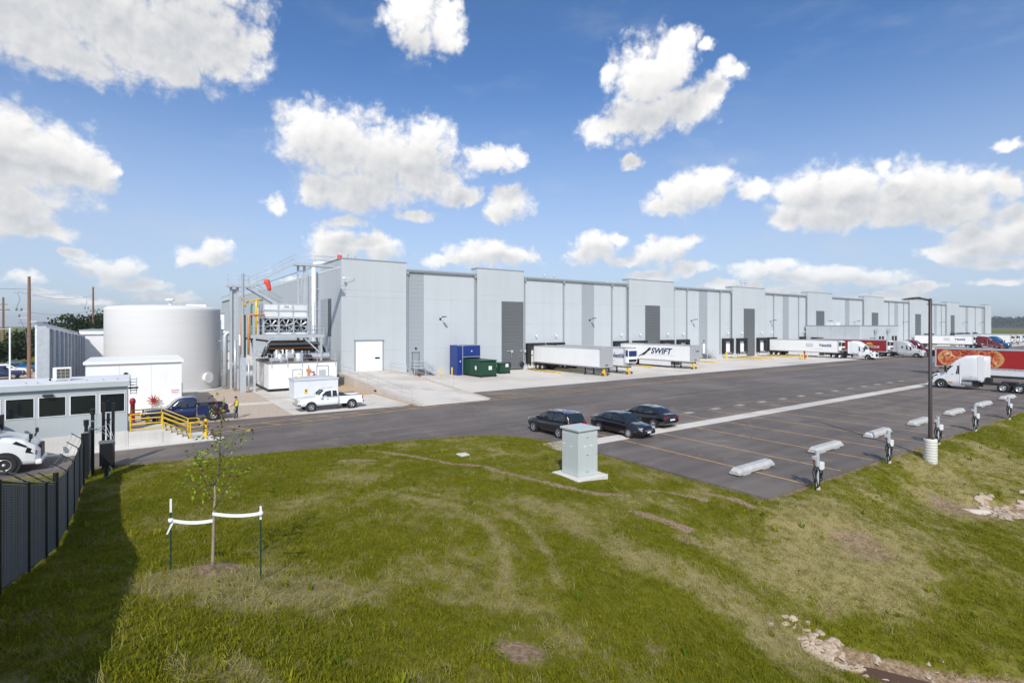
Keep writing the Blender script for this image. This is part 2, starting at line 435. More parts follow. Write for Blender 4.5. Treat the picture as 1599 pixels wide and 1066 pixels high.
PAVE = [(-400,-36.0),(-60,-36.9),(-24,-38.0),(-15,-39.8),(-9,-40.9),(-5,-41.9),(-2.6,-43.2),(-1.2,-45.2),(-.6,-48),(-.5,-61.2),(340,-61.2),(340,-20),
        (5,-22.4),(2.5,-24.0),(-2.5,-27.3),(-17,-26.4),(-400,-22)]
def seg_d(x, y, pts, closed=False):
    d = np.full(np.shape(x), 1e9); m = len(pts) if closed else len(pts) - 1
    for i in range(m):
        ax, ay = pts[i]; bx, by = pts[(i+1) % len(pts)]
        t = np.clip(((x-ax)*(bx-ax) + (y-ay)*(by-ay)) / ((bx-ax)**2 + (by-ay)**2), 0, 1)
        d = np.minimum(d, np.hypot(x - ax - t*(bx-ax), y - ay - t*(by-ay)))
    return d
def inside(x, y, pts):
    r = np.zeros(np.shape(x), bool); n = len(pts)
    for i in range(n):
        ax, ay = pts[i]; bx, by = pts[(i+1) % n]
        c = ((ay > y) != (by > y)) & (x < (bx-ax) * (y-ay) / (by-ay + 1e-12) + ax)
        r ^= c
    return r
SITE = [(-400,-36.0),(-60,-36.9),(-24,-38.0),(-15,-39.8),(-9,-40.9),(-5,-41.9),(-2.6,-43.2),(-1.2,-45.2),(-.6,-48),(-.5,-61.2),(340,-61.2),(340,200),(-29,200),(-29,25),(-400,25)]
MOUND = (-21.47, -59.65)
def ground_z(x, y):
    x = np.asarray(x, float); y = np.asarray(y, float)
    xs = np.clip(x, -62, 62); ys = np.clip(y, -78, -36)
    z = HW[-3] + HW[-2] * xs + HW[-1] * ys
    for (px, py, pz), w in zip(HP, HW[:-3]):
        d2 = (xs-px)**2 + (ys-py)**2
        z = z + w * 0.5 * d2 * np.log(d2 + 1e-9)
    z = np.clip(z, -2.1, 3.1)
    z = z + (fbm(x, y, .45, 3) - .5) * .22 + (fbm(x, y, 1.6, 5, 3) - .5) * .09
    dm = np.hypot(x - MOUND[0], y - MOUND[1])
    z = z + .2 * np.exp(-(dm/.75)**2)
    # the little water course and the stony outlets
    dc = seg_d(x, y, [(-7.4,-66.7),(-6.4,-67.8),(-4.9,-69.6),(-2,-72),(6,-74)])
    z = z - .38 * np.exp(-(dc/.75)**2)
    dc = seg_d(x, y, [(11.0,-65.6),(14,-67.6),(20,-69)])
    z = z - .32 * np.exp(-(dc/.9)**2)
    di = seg_d(x, y, SITE, True); ins = inside(x, y, SITE)
    k = np.clip(di / 3.0, 0, 1); k = k*k*(3-2*k)
    z = -.035 * (1-k) + z * k
    far = np.clip((np.maximum(np.abs(x) - 62, 0) + np.maximum(-78 - y, 0)) / 60, 0, 1)
    z = z * (1-far) - .4 * far
    z = np.where(y > 24, -.12, z)
    z = np.where(ins, np.where(di > .3, -.30, -.16), z)
    return z
PATHS = [([(-11.9,-43.2),(-10.4,-46.2),(-9.6,-49.0),(-8.4,-50.6),(-8.0,-53.6),(-7.2,-55.6),(-6.7,-57.0),(-5.6,-57.8)], .19),
         ([(-4.4,-57.3),(-3.2,-58.0),(-2.6,-59.6)], .16), ([(-6.8,-59.4),(-6.0,-61.2)], .30), ([(-2.0,-59.0),(-1.6,-60.4),(-1.9,-61.3)], .16),
         ([(-13.9,-45.0),(-12.6,-46.2)], .22)]
DRYP = [((-.9,-64.7), 1.9, .95), ((-16.6,-64.9), .6, .6), ((-24.0,-65.5), .8, .9), ((-2.6,-65.2), 2.7, .6), ((-5.2,-63.6), 1.9, .5), ((1.6,-64.2), 3.0, .55), ((-10.2,-62.4), 1.1, .4), ((-20.8,-61.0), 1.5, 1.0), ((-22.0,-60.2), 1.1, 1.1),
        ((-19.2,-61.2), 1.2, .5), ((-18.7,-65.6), .7, .4), ((9.4,-65.0), 1.5, .9), ((16.0,-64.4), 5.0, .42), ((-6.4,-62.2), 1.3, .6), ((-8.8,-66.3), 1.0, .7), ((-21.8,-65), .8, .7)]
SHOULDER = [(-10.3,-56.8),(-10.0,-59.4),(-9.9,-62.3),(-9.2,-64.2),(-8.5,-65.6)]
TRACKS = [[(-14.8,-53.0),(-13.2,-56.2),(-13.3,-58.8),(-14.3,-61.2),(-15.2,-62.4)], [(-13.6,-53.2),(-11.9,-56.6),(-12.0,-58.8),(-12.7,-61.0),(-13.5,-62.6)]]
def ground_dry(x, y):
    d = .08 + .50 * np.clip((fbm(x, y, .33, 11, 5) - .50) * 3.4, -.35, 1)
    d = d + .3 * np.clip((fbm(x, y, 1.3, 21, 3) - .52) * 3, -.5, 1)
    d = d + .55 * (fbm(x, y, 3.2, 25, 3) - .5) + .3 * (fbm(x, y, .9, 28, 2) - .5)
    for (c, r, a) in DRYP:
        q = np.hypot(x - c[0], y - c[1]) / r * (0.75 + .5 * fbm(x, y, 1.1, 31, 3))
        d = d + a * np.exp(-q**3)
    q = seg_d(x, y, SHOULDER); d = d + .85 * np.exp(-(q/.95)**2) * (0.3 + fbm(x, y, 1.2, 8, 3))
    for t in TRACKS: d = d + .62 * np.exp(-(seg_d(x, y, t)/.18)**2)
    d = d + .16 * np.clip((x + 9) / 8, 0, 1) * np.clip((-60.5 - y) / 3, 0, 1)
    return np.clip(d, 0, 1)
def ground_bare(x, y):
    b = np.clip((fbm(x, y, .75, 41, 4) - .63) * 2.6, 0, .5)
    for pts, w in PATHS:
        q = seg_d(x, y, pts) / (w * (0.55 + 1.1 * fbm(x, y, 1.5, 51, 3)))
        b = np.maximum(b, np.clip(1.5 - q, 0, 1))
    di = seg_d(x, y, SITE, True); b = np.maximum(b, np.clip(1.15 - di / (.12 + .55 * fbm(x, y, .9, 57, 3)), 0, .85))
    q = np.hypot(x - MOUND[0], y - MOUND[1]); b = np.maximum(b, np.clip(1.6 - q / .6, 0, 1) * .9)
    for c, r, a in (((-.5,-64.9), 1.3, .75), ((-16.5,-64.9), .55, .85), ((-7.0,-61.8), .8, .6), ((-24.0,-65.8), .7, .7), ((9.4,-65.0), 1.3, .9)):
        b = np.maximum(b, a * np.clip(1.35 - np.hypot(x - c[0], y - c[1]) / r * (.6 + .8 * fbm(x, y, 1.4, 53, 3)), 0, 1))
    dc = seg_d(x, y, [(-7.4,-66.7),(-6.4,-67.8),(-4.9,-69.6),(-2,-72),(6,-74)]); b = np.maximum(b, np.clip(1.7 - dc / .55, 0, 1))
    dc = seg_d(x, y, [(9.0,-65.0),(11.0,-65.8),(14,-67.6),(20,-69)]); b = np.maximum(b, np.clip(1.5 - dc / .7, 0, 1))
    return b

def axis(lo, hi, step, far, n=26):
    a = list(np.arange(lo, hi + 1e-6, step)); g = 1.0
    out = [hi + step * (1.32 ** k) for k in range(1, n)]; out = [q for q in out if q < far] + [far]
    inn = [lo - step * (1.32 ** k) for k in range(1, n)]; inn = [q for q in inn if q > -far] + [-far]
    return np.array(inn[::-1] + a + out)
def ground_material():
    m = bpy.data.materials.new('grass_and_soil'); m.use_nodes = True
    nt = m.node_tree; N = nt.nodes; b = N['Principled BSDF']; b.inputs['Roughness'].default_value = 0.95
    b.inputs['Specular IOR Level'].default_value = 0.1
    tc = N.new('ShaderNodeTexCoord')
    def nz(s, d=6, r=.6):
        n = N.new('ShaderNodeTexNoise'); nt.links.new(tc.outputs['Object'], n.inputs['Vector']); n.inputs['Scale'].default_value = s
        n.inputs['Detail'].default_value = d; n.inputs['Roughness'].default_value = r; return n.outputs['Fac']
    def mixc(f, a, c):
        x = N.new('ShaderNodeMix'); x.data_type = 'RGBA'
        if isinstance(f, float): x.inputs[0].default_value = f
        else: nt.links.new(f, x.inputs[0])
        for i, q in ((6, a), (7, c)):
            if isinstance(q, tuple): x.inputs[i].default_value = (*q, 1)
            else: nt.links.new(q, x.inputs[i])
        return x.outputs[2]
    def rng(f, a, c):
        x = N.new('ShaderNodeMapRange'); x.interpolation_type = 'SMOOTHSTEP'; x.inputs[1].default_value = a; x.inputs[2].default_value = c
        nt.links.new(f, x.inputs[0]); return x.outputs[0]
    at = N.new('ShaderNodeAttribute'); at.attribute_name = 'dry'
    ab = N.new('ShaderNodeAttribute'); ab.attribute_name = 'bare'
    green = mixc(rng(nz(6, 8, .7), .35, .65), (0.098,0.104,0.006), (0.160,0.155,0.014))
    straw = mixc(rng(nz(22, 6, .75), .35, .65), (0.19,0.16,0.055), (0.36,0.30,0.14))
    soil = mixc(rng(nz(9, 8, .7), .35, .68), (0.18,0.115,0.07), (0.37,0.28,0.185))
    def addn(f, s, k):
        a = N.new('ShaderNodeMath'); a.operation = 'MULTIPLY_ADD'; nt.links.new(nz(s, 5, .7), a.inputs[0]); a.inputs[1].default_value = k
        nt.links.new(f, a.inputs[2]); return a.outputs[0]
    c = mixc(rng(addn(at.outputs['Fac'], 5, .8), .55, 1.15), green, straw)
    c = mixc(rng(addn(ab.outputs['Fac'], 7, .7), .65, 1.05), c, soil)
    nt.links.new(c, b.inputs['Base Color'])
    bp = N.new('ShaderNodeBump'); bp.inputs['Strength'].default_value = .7; bp.inputs['Distance'].default_value = .06
    nt.links.new(nz(11, 8, .75), bp.inputs['Height']); nt.links.new(bp.outputs[0], b.inputs['Normal'])
    return m
def build_ground():
    xs = axis(-34, 42, .25, 4500); ys = axis(-76, -36, .25, 4500)
    X, Y = np.meshgrid(xs, ys); Z = ground_z(X.ravel(), Y.ravel())
    V = np.c_[X.ravel(), Y.ravel(), Z]; nx, ny = len(xs), len(ys)
    i = np.arange(nx * ny).reshape(ny, nx)
    Fq = np.c_[i[:-1,:-1].ravel(), i[:-1,1:].ravel(), i[1:,1:].ravel(), i[1:,:-1].ravel()]
    me = bpy.data.meshes.new('ground')
    me.vertices.add(len(V)); me.vertices.foreach_set('co', V.ravel())
    me.loops.add(Fq.size); me.loops.foreach_set('vertex_index', Fq.ravel())
    me.polygons.add(len(Fq)); me.polygons.foreach_set('loop_start', np.arange(len(Fq)) * 4)
    me.update(); me.validate()
    me.polygons.foreach_set('use_smooth', np.ones(len(Fq), bool))
    for nm, fn in (('dry', ground_dry), ('bare', ground_bare)):
        a = me.attributes.new(nm, 'FLOAT', 'POINT'); a.data.foreach_set('value', fn(V[:,0], V[:,1]))
    me.materials.append(ground_material())
    o = bpy.data.objects.new('ground', me); COL.objects.link(o)
    tag(o, kind='structure')
build_ground()

def slab(name, poly, top, thick, m, parent=None):
    o = MB().prism(poly, 'z', top - thick, top).build(name, m, parent)
    if parent is None: tag(o, kind='structure')
    return o
def asphalt_material():
    m = mat('asphalt', (0.124,0.104,0.093), 0.82, 0, 0.13, 0.18, bump=.25, bscale=60, col2=(0.165,0.141,0.123), c2scale=.11, c2=(.42,.66))
    nt = m.node_tree; N = nt.nodes; b = N['Principled BSDF']
    src = b.inputs['Base Color'].links[0].from_socket
    tc = N.new('ShaderNodeTexCoord')
    # tyre-polished streaks along the lanes and pale dusty scuffs
    mp = N.new('ShaderNodeMapping'); mp.inputs['Scale'].default_value = (.018, .55, 1); nt.links.new(tc.outputs['Object'], mp.inputs[0])
    n = N.new('ShaderNodeTexNoise'); n.inputs['Scale'].default_value = 1.6; n.inputs['Detail'].default_value = 5; nt.links.new(mp.outputs[0], n.inputs[0])
    mr = N.new('ShaderNodeMapRange'); mr.inputs[1].default_value = .35; mr.inputs[2].default_value = .68; mr.inputs[3].default_value = .80; mr.inputs[4].default_value = 1.14
    nt.links.new(n.outputs['Fac'], mr.inputs[0])
    hs = N.new('ShaderNodeHueSaturation'); nt.links.new(src, hs.inputs['Color']); nt.links.new(mr.outputs[0], hs.inputs['Value'])
    n2 = N.new('ShaderNodeTexNoise'); n2.inputs['Scale'].default_value = .42; n2.inputs['Detail'].default_value = 8; n2.inputs['Roughness'].default_value = .7; n2.inputs['Distortion'].default_value = 1.2
    nt.links.new(tc.outputs['Object'], n2.inputs[0])
    mr2 = N.new('ShaderNodeMapRange'); mr2.inputs[1].default_value = .54; mr2.inputs[2].default_value = .74; mr2.inputs[4].default_value = .6; nt.links.new(n2.outputs['Fac'], mr2.inputs[0])
    mx = N.new('ShaderNodeMix'); mx.data_type = 'RGBA'; mx.inputs[7].default_value = (.26,.225,.19,1)
    nt.links.new(mr2.outputs[0], mx.inputs[0]); nt.links.new(hs.outputs[0], mx.inputs[6])
    n3 = N.new('ShaderNodeTexNoise'); n3.inputs['Scale'].default_value = 1.3; n3.inputs['Detail'].default_value = 4; nt.links.new(tc.outputs['Object'], n3.inputs[0])
    mr3 = N.new('ShaderNodeMapRange'); mr3.inputs[1].default_value = .64; mr3.inputs[2].default_value = .74; mr3.inputs[3].default_value = 1; mr3.inputs[4].default_value = .72; nt.links.new(n3.outputs['Fac'], mr3.inputs[0])
    h3 = N.new('ShaderNodeHueSaturation'); nt.links.new(mx.outputs[2], h3.inputs['Color']); nt.links.new(mr3.outputs[0], h3.inputs['Value'])
    nt.links.new(h3.outputs[0], b.inputs['Base Color'])
    return m
M_ASPH = asphalt_material()
M_GRAVEL = mat('gravel', (0.50,0.405,0.315), 0.95, 0, 0.16, 6, bump=.8, bscale=18, col2=(0.40,0.32,0.25), c2scale=3.5, c2=(.45,.6))
M_SAND = mat('sandy_soil', (0.46,0.335,0.205), 0.95, 0, 0.12, 2, bump=.4, bscale=15)
slab('road', PAVE, 0.0, .45, M_ASPH)
slab('gravel_yard', [(-400,-22.05),(-17,-26.45),(-12.2,-26.65),(-12.2,-2),(-12.2,24.6),(-29,24.6),(-400,24.6)], -.015, .4, M_GRAVEL)
# concrete by the machine room
pad = slab('yard_concrete', [(-12.18,-26.66),(-2.6,-27.32),(-1.8,-26.9),(-1.8,-.03),(-12.18,-.03)], 0.006, .4, M_CONC)
slab('footpath', [(-29,-15.6),(-12.2,-18.4),(-12.2,-17.0),(-29,-14.2)], 0.005, .3, M_CONC)
slab('dirt_strip', [(-1.78,-27.2),(-1.55,-27.2),(-1.55,-.03),(-1.78,-.03)], 0.0, .3, M_SAND)
B(-4.6,-1.57,-17.5,-1.0,-.1,.022).build('dirt_spill', M_SAND).__setitem__('kind', 'structure')
slab('rear_yard', [(-12.15,.0),(-.1,.0),(-.1,126),(-12.15,126)], 0.004, .3, M_CONC)
# dock apron: concrete slabs with open joints
ap = slab('dock_apron', [(-1.5,-27.0),(2.4,-24.05),(5,-22.5),(340,-20.2),(340,-.02),(-1.5,-.02)], -.03, .3, M_CONC)
def apron_slabs():
    xs = [6.7 + 4.62 * k for k in range(30)]; ys = [-22.35, -16.9, -11.4, -5.8, -.05]
    src = None
    for i in range(len(xs) - 1):
        for j in range(4):
            y0 = ys[j] if j else ys[0] + (xs[i] - 6.7) * .0066
            x0, x1, y1 = xs[i], xs[i+1], ys[j+1]
            if src is None:
                src = B(0,1,0,1,0,1).build('concrete_slab', M_CONC, ap); o = src
            else: o = share(src, ap, (0,0,0))
            o.location = (x0 + .012, y0 + .012, -.05); o.scale = (x1 - x0 - .024, y1 - y0 - .024, .056 + RNG.uniform(-.003, .003))
apron_slabs()
B(135.4+5.3, 340, -21.2, -.05, -.02, .006).build('apron_far', M_CONC).__setitem__('kind','structure')
# concrete strip under the landing legs
def strip_slabs():
    st = slab('landing_strip', [(-.45,-49.3),(335,-49.3),(335,-48.0),(-.45,-48.0)], .002, .2, M_CONC)
    src = None
    for k in range(24):
        x0 = -.44 + 5.2 * k
        if src is None: src = B(0,5.18,-49.29,-48.01,0,.006).build('concrete_slab', M_CONC, st); src.location = (x0,0,.002)
        else: share(src, st, (x0,0,.002))
strip_slabs()
MB().box(-2.2,.0,-49.4,-47.2,-.1,.005).build('tan_patch', M_TAN).__setitem__('kind','structure')
# painted markings, 4 mm proud
def line(pts, w, name, z=.005):
    m = MB()
    for a, b in zip(pts[:-1], pts[1:]):
        d = Vector((b[0]-a[0], b[1]-a[1])).normalized(); n = Vector((-d.y, d.x)) * (w/2)
        m.quad((a[0]-n.x, a[1]-n.y, z), (b[0]-n.x, b[1]-n.y, z), (b[0]+n.x, b[1]+n.y, z), (a[0]+n.x, a[1]+n.y, z))
    o = m.build(name, M_LINE); tag(o, kind='structure'); return o
L1 = [(-26,-32.3),(-17.5,-31.2),(-2.9,-29.4),(12,-28.5),(35.7,-27.8),(102,-26.9),(300,-25.5)]
L2 = [(-26,-30.2),(-17.5,-29.2),(-2.9,-27.75),(12,-27.2),(35.7,-26.9),(102,-26.1),(300,-24.8)]
line(L1, .13, 'lane_line'); line(L2, .13, 'lane_line')
def lerp_line(L, x):
    for a, b in zip(L[:-1], L[1:]):
        if a[0] <= x <= b[0]: return a[1] + (b[1]-a[1]) * (x-a[0]) / (b[0]-a[0])
for k in range(15):
    x = -24.5 + 2.35 * k
    line([(x, lerp_line(L2, x) - .07), (x + 1.1, lerp_line(L1, x + 1.1) + .07)], .12, 'hatch_line', .0055)
for k in range(34):
    x = 3.1 + 3.83 * k
    line([(x + .15, -45.0), (x, -47.95)], .11, 'stall_line'); line([(x, -49.33), (x - .1, -61.0)], .11, 'stall_line')
for k in range(14):
    x = 19.7 + 3.83 * k - 3.83 * 2
    o = B(x - .5, x + .55, -45.3, -44.75, -.05, .007).build('paint_patch', M_TAN); tag(o, kind='structure')
for x in (7.2, 9.0): line([(x, -23.3), (x + 3.6, -26.6)], .12, 'hatch_line')

# ---------------------------------------------------------------- grass
def grass_material(name, base, tip):
    m = bpy.data.materials.new(name); m.use_nodes = True
    nt = m.node_tree; N = nt.nodes; b = N['Principled BSDF']; b.inputs['Roughness'].default_value = .7; b.inputs['Specular IOR Level'].default_value = .08
    at = N.new('ShaderNodeAttribute'); at.attribute_type = 'INSTANCER'; at.attribute_name = 'tint'
    ay = N.new('ShaderNodeMix'); ay.data_type = 'RGBA'; ay.inputs[6].default_value = (*base, 1); ay.inputs[7].default_value = (*tip, 1)
    nt.links.new(at.outputs['Fac'], ay.inputs[0])
    nt.links.new(ay.outputs[2], b.inputs['Base Color'])
    tr = N.new('ShaderNodeBsdfTranslucent'); nt.links.new(ay.outputs[2], tr.inputs[0])
    ms = N.new('ShaderNodeMixShader'); ms.inputs[0].default_value = .42
    nt.links.new(b.outputs[0], ms.inputs[1]); nt.links.new(tr.outputs[0], ms.inputs[2]); nt.links.new(ms.outputs[0], N['Material Output'].inputs[0])
    return m
def tuft_mesh(name, n, h, w, spread, lean, m, seed):
    r = random.Random(seed); mb = MB()
    for i in range(n):
        a = r.uniform(0, 2*math.pi); rad = spread * math.sqrt(r.random()); x, y = rad * math.cos(a), rad * math.sin(a)
        hh = h * r.uniform(.55, 1.25); la = r.uniform(0, 2*math.pi); ln = lean * r.uniform(.3, 1.3) * hh
        dx, dy = math.cos(la) * ln, math.sin(la) * ln; sx, sy = -math.sin(la) * w, math.cos(la) * w
        mb.add([(x-sx, y-sy, -.02), (x+sx, y+sy, -.02), (x+dx*.35+sx*.8, y+dy*.35+sy*.8, hh*.6), (x+dx*.35-sx*.8, y+dy*.35-sy*.8, hh*.6), (x+dx, y+dy, hh)], [(0,1,2,3), (3,2,4)])
    me = bpy.data.meshes.new(name); me.from_pydata(mb.v, [], mb.f); me.materials.append(m)
    return bpy.data.objects.new(name, me)
def scatter(name, label, tuft, P, rot, scl, tint):
    me = bpy.data.meshes.new(name); me.vertices.add(len(P)); me.vertices.foreach_set('co', P.ravel())
    a = me.attributes.new('rot', 'FLOAT_VECTOR', 'POINT'); a.data.foreach_set('vector', rot.ravel())
    a = me.attributes.new('scl', 'FLOAT_VECTOR', 'POINT'); a.data.foreach_set('vector', scl.ravel())
    a = me.attributes.new('tint', 'FLOAT', 'POINT'); a.data.foreach_set('value', tint)
    o = bpy.data.objects.new(name, me); COL.objects.link(o); tag(o, label, 'grass', kind='stuff')
    ng = bpy.data.node_groups.new(name, 'GeometryNodeTree')
    ng.interface.new_socket('Geometry', in_out='INPUT', socket_type='NodeSocketGeometry')
    ng.interface.new_socket('Geometry', in_out='OUTPUT', socket_type='NodeSocketGeometry')
    N = ng.nodes; gi = N.new('NodeGroupInput'); go = N.new('NodeGroupOutput')
    ip = N.new('GeometryNodeInstanceOnPoints'); oi = N.new('GeometryNodeObjectInfo'); oi.inputs['Object'].default_value = tuft
    ar = N.new('GeometryNodeInputNamedAttribute'); ar.data_type = 'FLOAT_VECTOR'; ar.inputs['Name'].default_value = 'rot'
    asn = N.new('GeometryNodeInputNamedAttribute'); asn.data_type = 'FLOAT_VECTOR'; asn.inputs['Name'].default_value = 'scl'
    e2r = N.new('FunctionNodeEulerToRotation')
    ng.links.new(gi.outputs[0], ip.inputs['Points']); ng.links.new(oi.outputs['Geometry'], ip.inputs['Instance'])
    ng.links.new(ar.outputs[0], e2r.inputs[0]); ng.links.new(e2r.outputs[0], ip.inputs['Rotation']); ng.links.new(asn.outputs[0], ip.inputs['Scale'])
    ng.links.new(ip.outputs[0], go.inputs[0])
    md = o.modifiers.new('scatter', 'NODES'); md.node_group = ng
    return o
def grass_points(n, seed, near=True):
    rg = np.random.default_rng(seed)
    sh, ch = math.sin(HEAD), math.cos(HEAD)
    # random over the ground in view, thinning with distance
    Zd = 7.0 + (62 - 7.0) * rg.random(n) ** 1.25
    lat = (rg.random(n) * 2 - 1) * 1.06
    keep = rg.random(n) < np.clip(Zd / 26.0, .12, 1)
    Xl = lat * Zd
    x = CAM_LOC.x + sh * Zd + ch * Xl; y = CAM_LOC.y + ch * Zd - sh * Xl
    ins = inside(x, y, SITE); rim = (seg_d(x, y, SITE, True) < .15) & (rg.random(n) < .55)
    ok = keep & (~ins | rim) & (y < -36.5) & (y > -78)
    x, y = x[ok], y[ok]
    return x, y, rg
def build_grass():
    mg = grass_material('grass_green', (0.128,0.152,0.006), (0.305,0.290,0.022))
    md = grass_material('grass_straw', (0.23,0.205,0.06), (0.46,0.42,0.17))
    t1 = tuft_mesh('grass_tuft', 18, .052, .0075, .14, 1.1, mg, 1)
    t2 = tuft_mesh('grass_tuft_long', 9, .125, .0060, .09, .85, mg, 2)
    t3 = tuft_mesh('straw_tuft', 12, .085, .0045, .14, 1.9, md, 3)
    cab = (-6.35, -3.95, -55.45, -53.1)
    def pack(x, y, rg, s0, s1, tilt):
        z = ground_z(x, y); n = len(x); z = np.where(inside(x, y, SITE), -.015, z)
        rot = np.c_[rg.normal(0, tilt, n), rg.normal(0, tilt, n), rg.random(n) * 6.283]
        s = s0 + (s1 - s0) * rg.random(n) ** 1.6
        return np.c_[x, y, z].astype(np.float32), rot.astype(np.float32), np.c_[s, s, s * (0.75 + .5 * rg.random(n))].astype(np.float32)
    def clear(x, y):
        return ~((x > cab[0]) & (x < cab[1]) & (y > cab[2]) & (y < cab[3]))
    x, y, rg = grass_points(190000, 5)
    dry, bare = ground_dry(x, y), ground_bare(x, y)
    k = (rg.random(len(x)) > dry * .98) & (rg.random(len(x)) > bare * 1.25) & clear(x, y); x, y = x[k], y[k]
    P, r_, s_ = pack(x, y, rg, .55, 1.35, .22)
    tint = np.clip(.15 + .55 * fbm(x, y, .5, 71) + .55 * dry[k] + rg.normal(0, .22, len(x)), 0, 1)
    scatter('grass', 'short green mown grass covering the bank in the foreground', t1, P, r_, s_, tint.astype(np.float32))
    x, y, rg = grass_points(60000, 6)
    lush = fbm(x, y, .55, 81, 4); dry, bare = ground_dry(x, y), ground_bare(x, y)
    k = (rg.random(len(x)) < np.clip((lush - .54) * 5, .03, .9)) & (rg.random(len(x)) > dry) & (bare < .4) & clear(x, y); x, y = x[k], y[k]
    P, r_, s_ = pack(x, y, rg, .45, 1.2, .25)
    scatter('long_grass', 'longer tufts of green grass and weeds standing out of the bank', t2, P, r_, s_, np.clip(.25 + .6 * rg.random(len(x)) , 0, 1).astype(np.float32))
    x, y, rg = grass_points(120000, 7)
    dry, bare = ground_dry(x, y), ground_bare(x, y)
    k = (rg.random(len(x)) < np.clip(dry * 1.15 - .10, .05, 1)) & (rg.random(len(x)) > bare * .8) & clear(x, y); x, y = x[k], y[k]
    P, r_, s_ = pack(x, y, rg, .6, 1.4, .3)
    scatter('dry_grass', 'dry straw coloured cut grass lying over the bank', t3, P, r_, s_, np.clip(.5 + rg.normal(0, .28, len(x)), 0, 1).astype(np.float32))
build_grass()
def build_weeds():
    mw = grass_material('weed_leaf', (0.08,0.15,0.008), (0.34,0.32,0.02))
    tw = tuft_mesh('weed_tuft', 9, .15, .016, .07, .8, mw, 11)
    x, y, rg = grass_points(5200, 17)
    k = (rg.random(len(x)) < np.clip((fbm(x, y, .8, 61, 3) - .45) * 4, .05, .8)) & (ground_bare(x, y) < .4) & ~((x > -6.4) & (x < -3.9) & (y > -55.5) & (y < -53)); x, y = x[k], y[k]
    n = len(x); s = .4 + 1.0 * rg.random(n) ** 2
    scatter('weeds', 'broad leaved yellow green weeds dotted over the bank', tw, np.c_[x, y, ground_z(x, y)].astype(np.float32),
            np.c_[rg.normal(0, .15, n), rg.normal(0, .15, n), rg.random(n) * 6.283].astype(np.float32), np.c_[s, s, s].astype(np.float32), rg.random(n).astype(np.float32))
build_weeds()

# ---------------------------------------------------------------- lettering
def text(s, size, m, parent, loc, rot, name='lettering', shear=0.0, bold=0.0, ext=.004, sx=1.0, align='CENTER'):
    cu = bpy.data.curves.new(name, 'FONT'); cu.body = s; cu.size = size; cu.extrude = ext; cu.shear = shear; cu.offset = bold
    cu.align_x = align; cu.align_y = 'CENTER'; cu.resolution_u = 3
    tmp = bpy.data.objects.new(name, cu); COL.objects.link(tmp)
    bpy.context.view_layer.update()
    me = bpy.data.meshes.new_from_object(tmp.evaluated_get(bpy.context.evaluated_depsgraph_get()))
    bpy.data.objects.remove(tmp, do_unlink=True); bpy.data.curves.remove(cu)
    me.materials.clear(); me.materials.append(m); me.name = name
    o = bpy.data.objects.new(name, me); COL.objects.link(o); o.parent = parent; o.location = loc; o.rotation_euler = rot; o.scale = (sx, 1, 1)
    return o
FACE_NY = (R(90), 0, 0)            # reads from the -y side
FACE_NX = (R(90), 0, R(-90))       # reads from the -x side

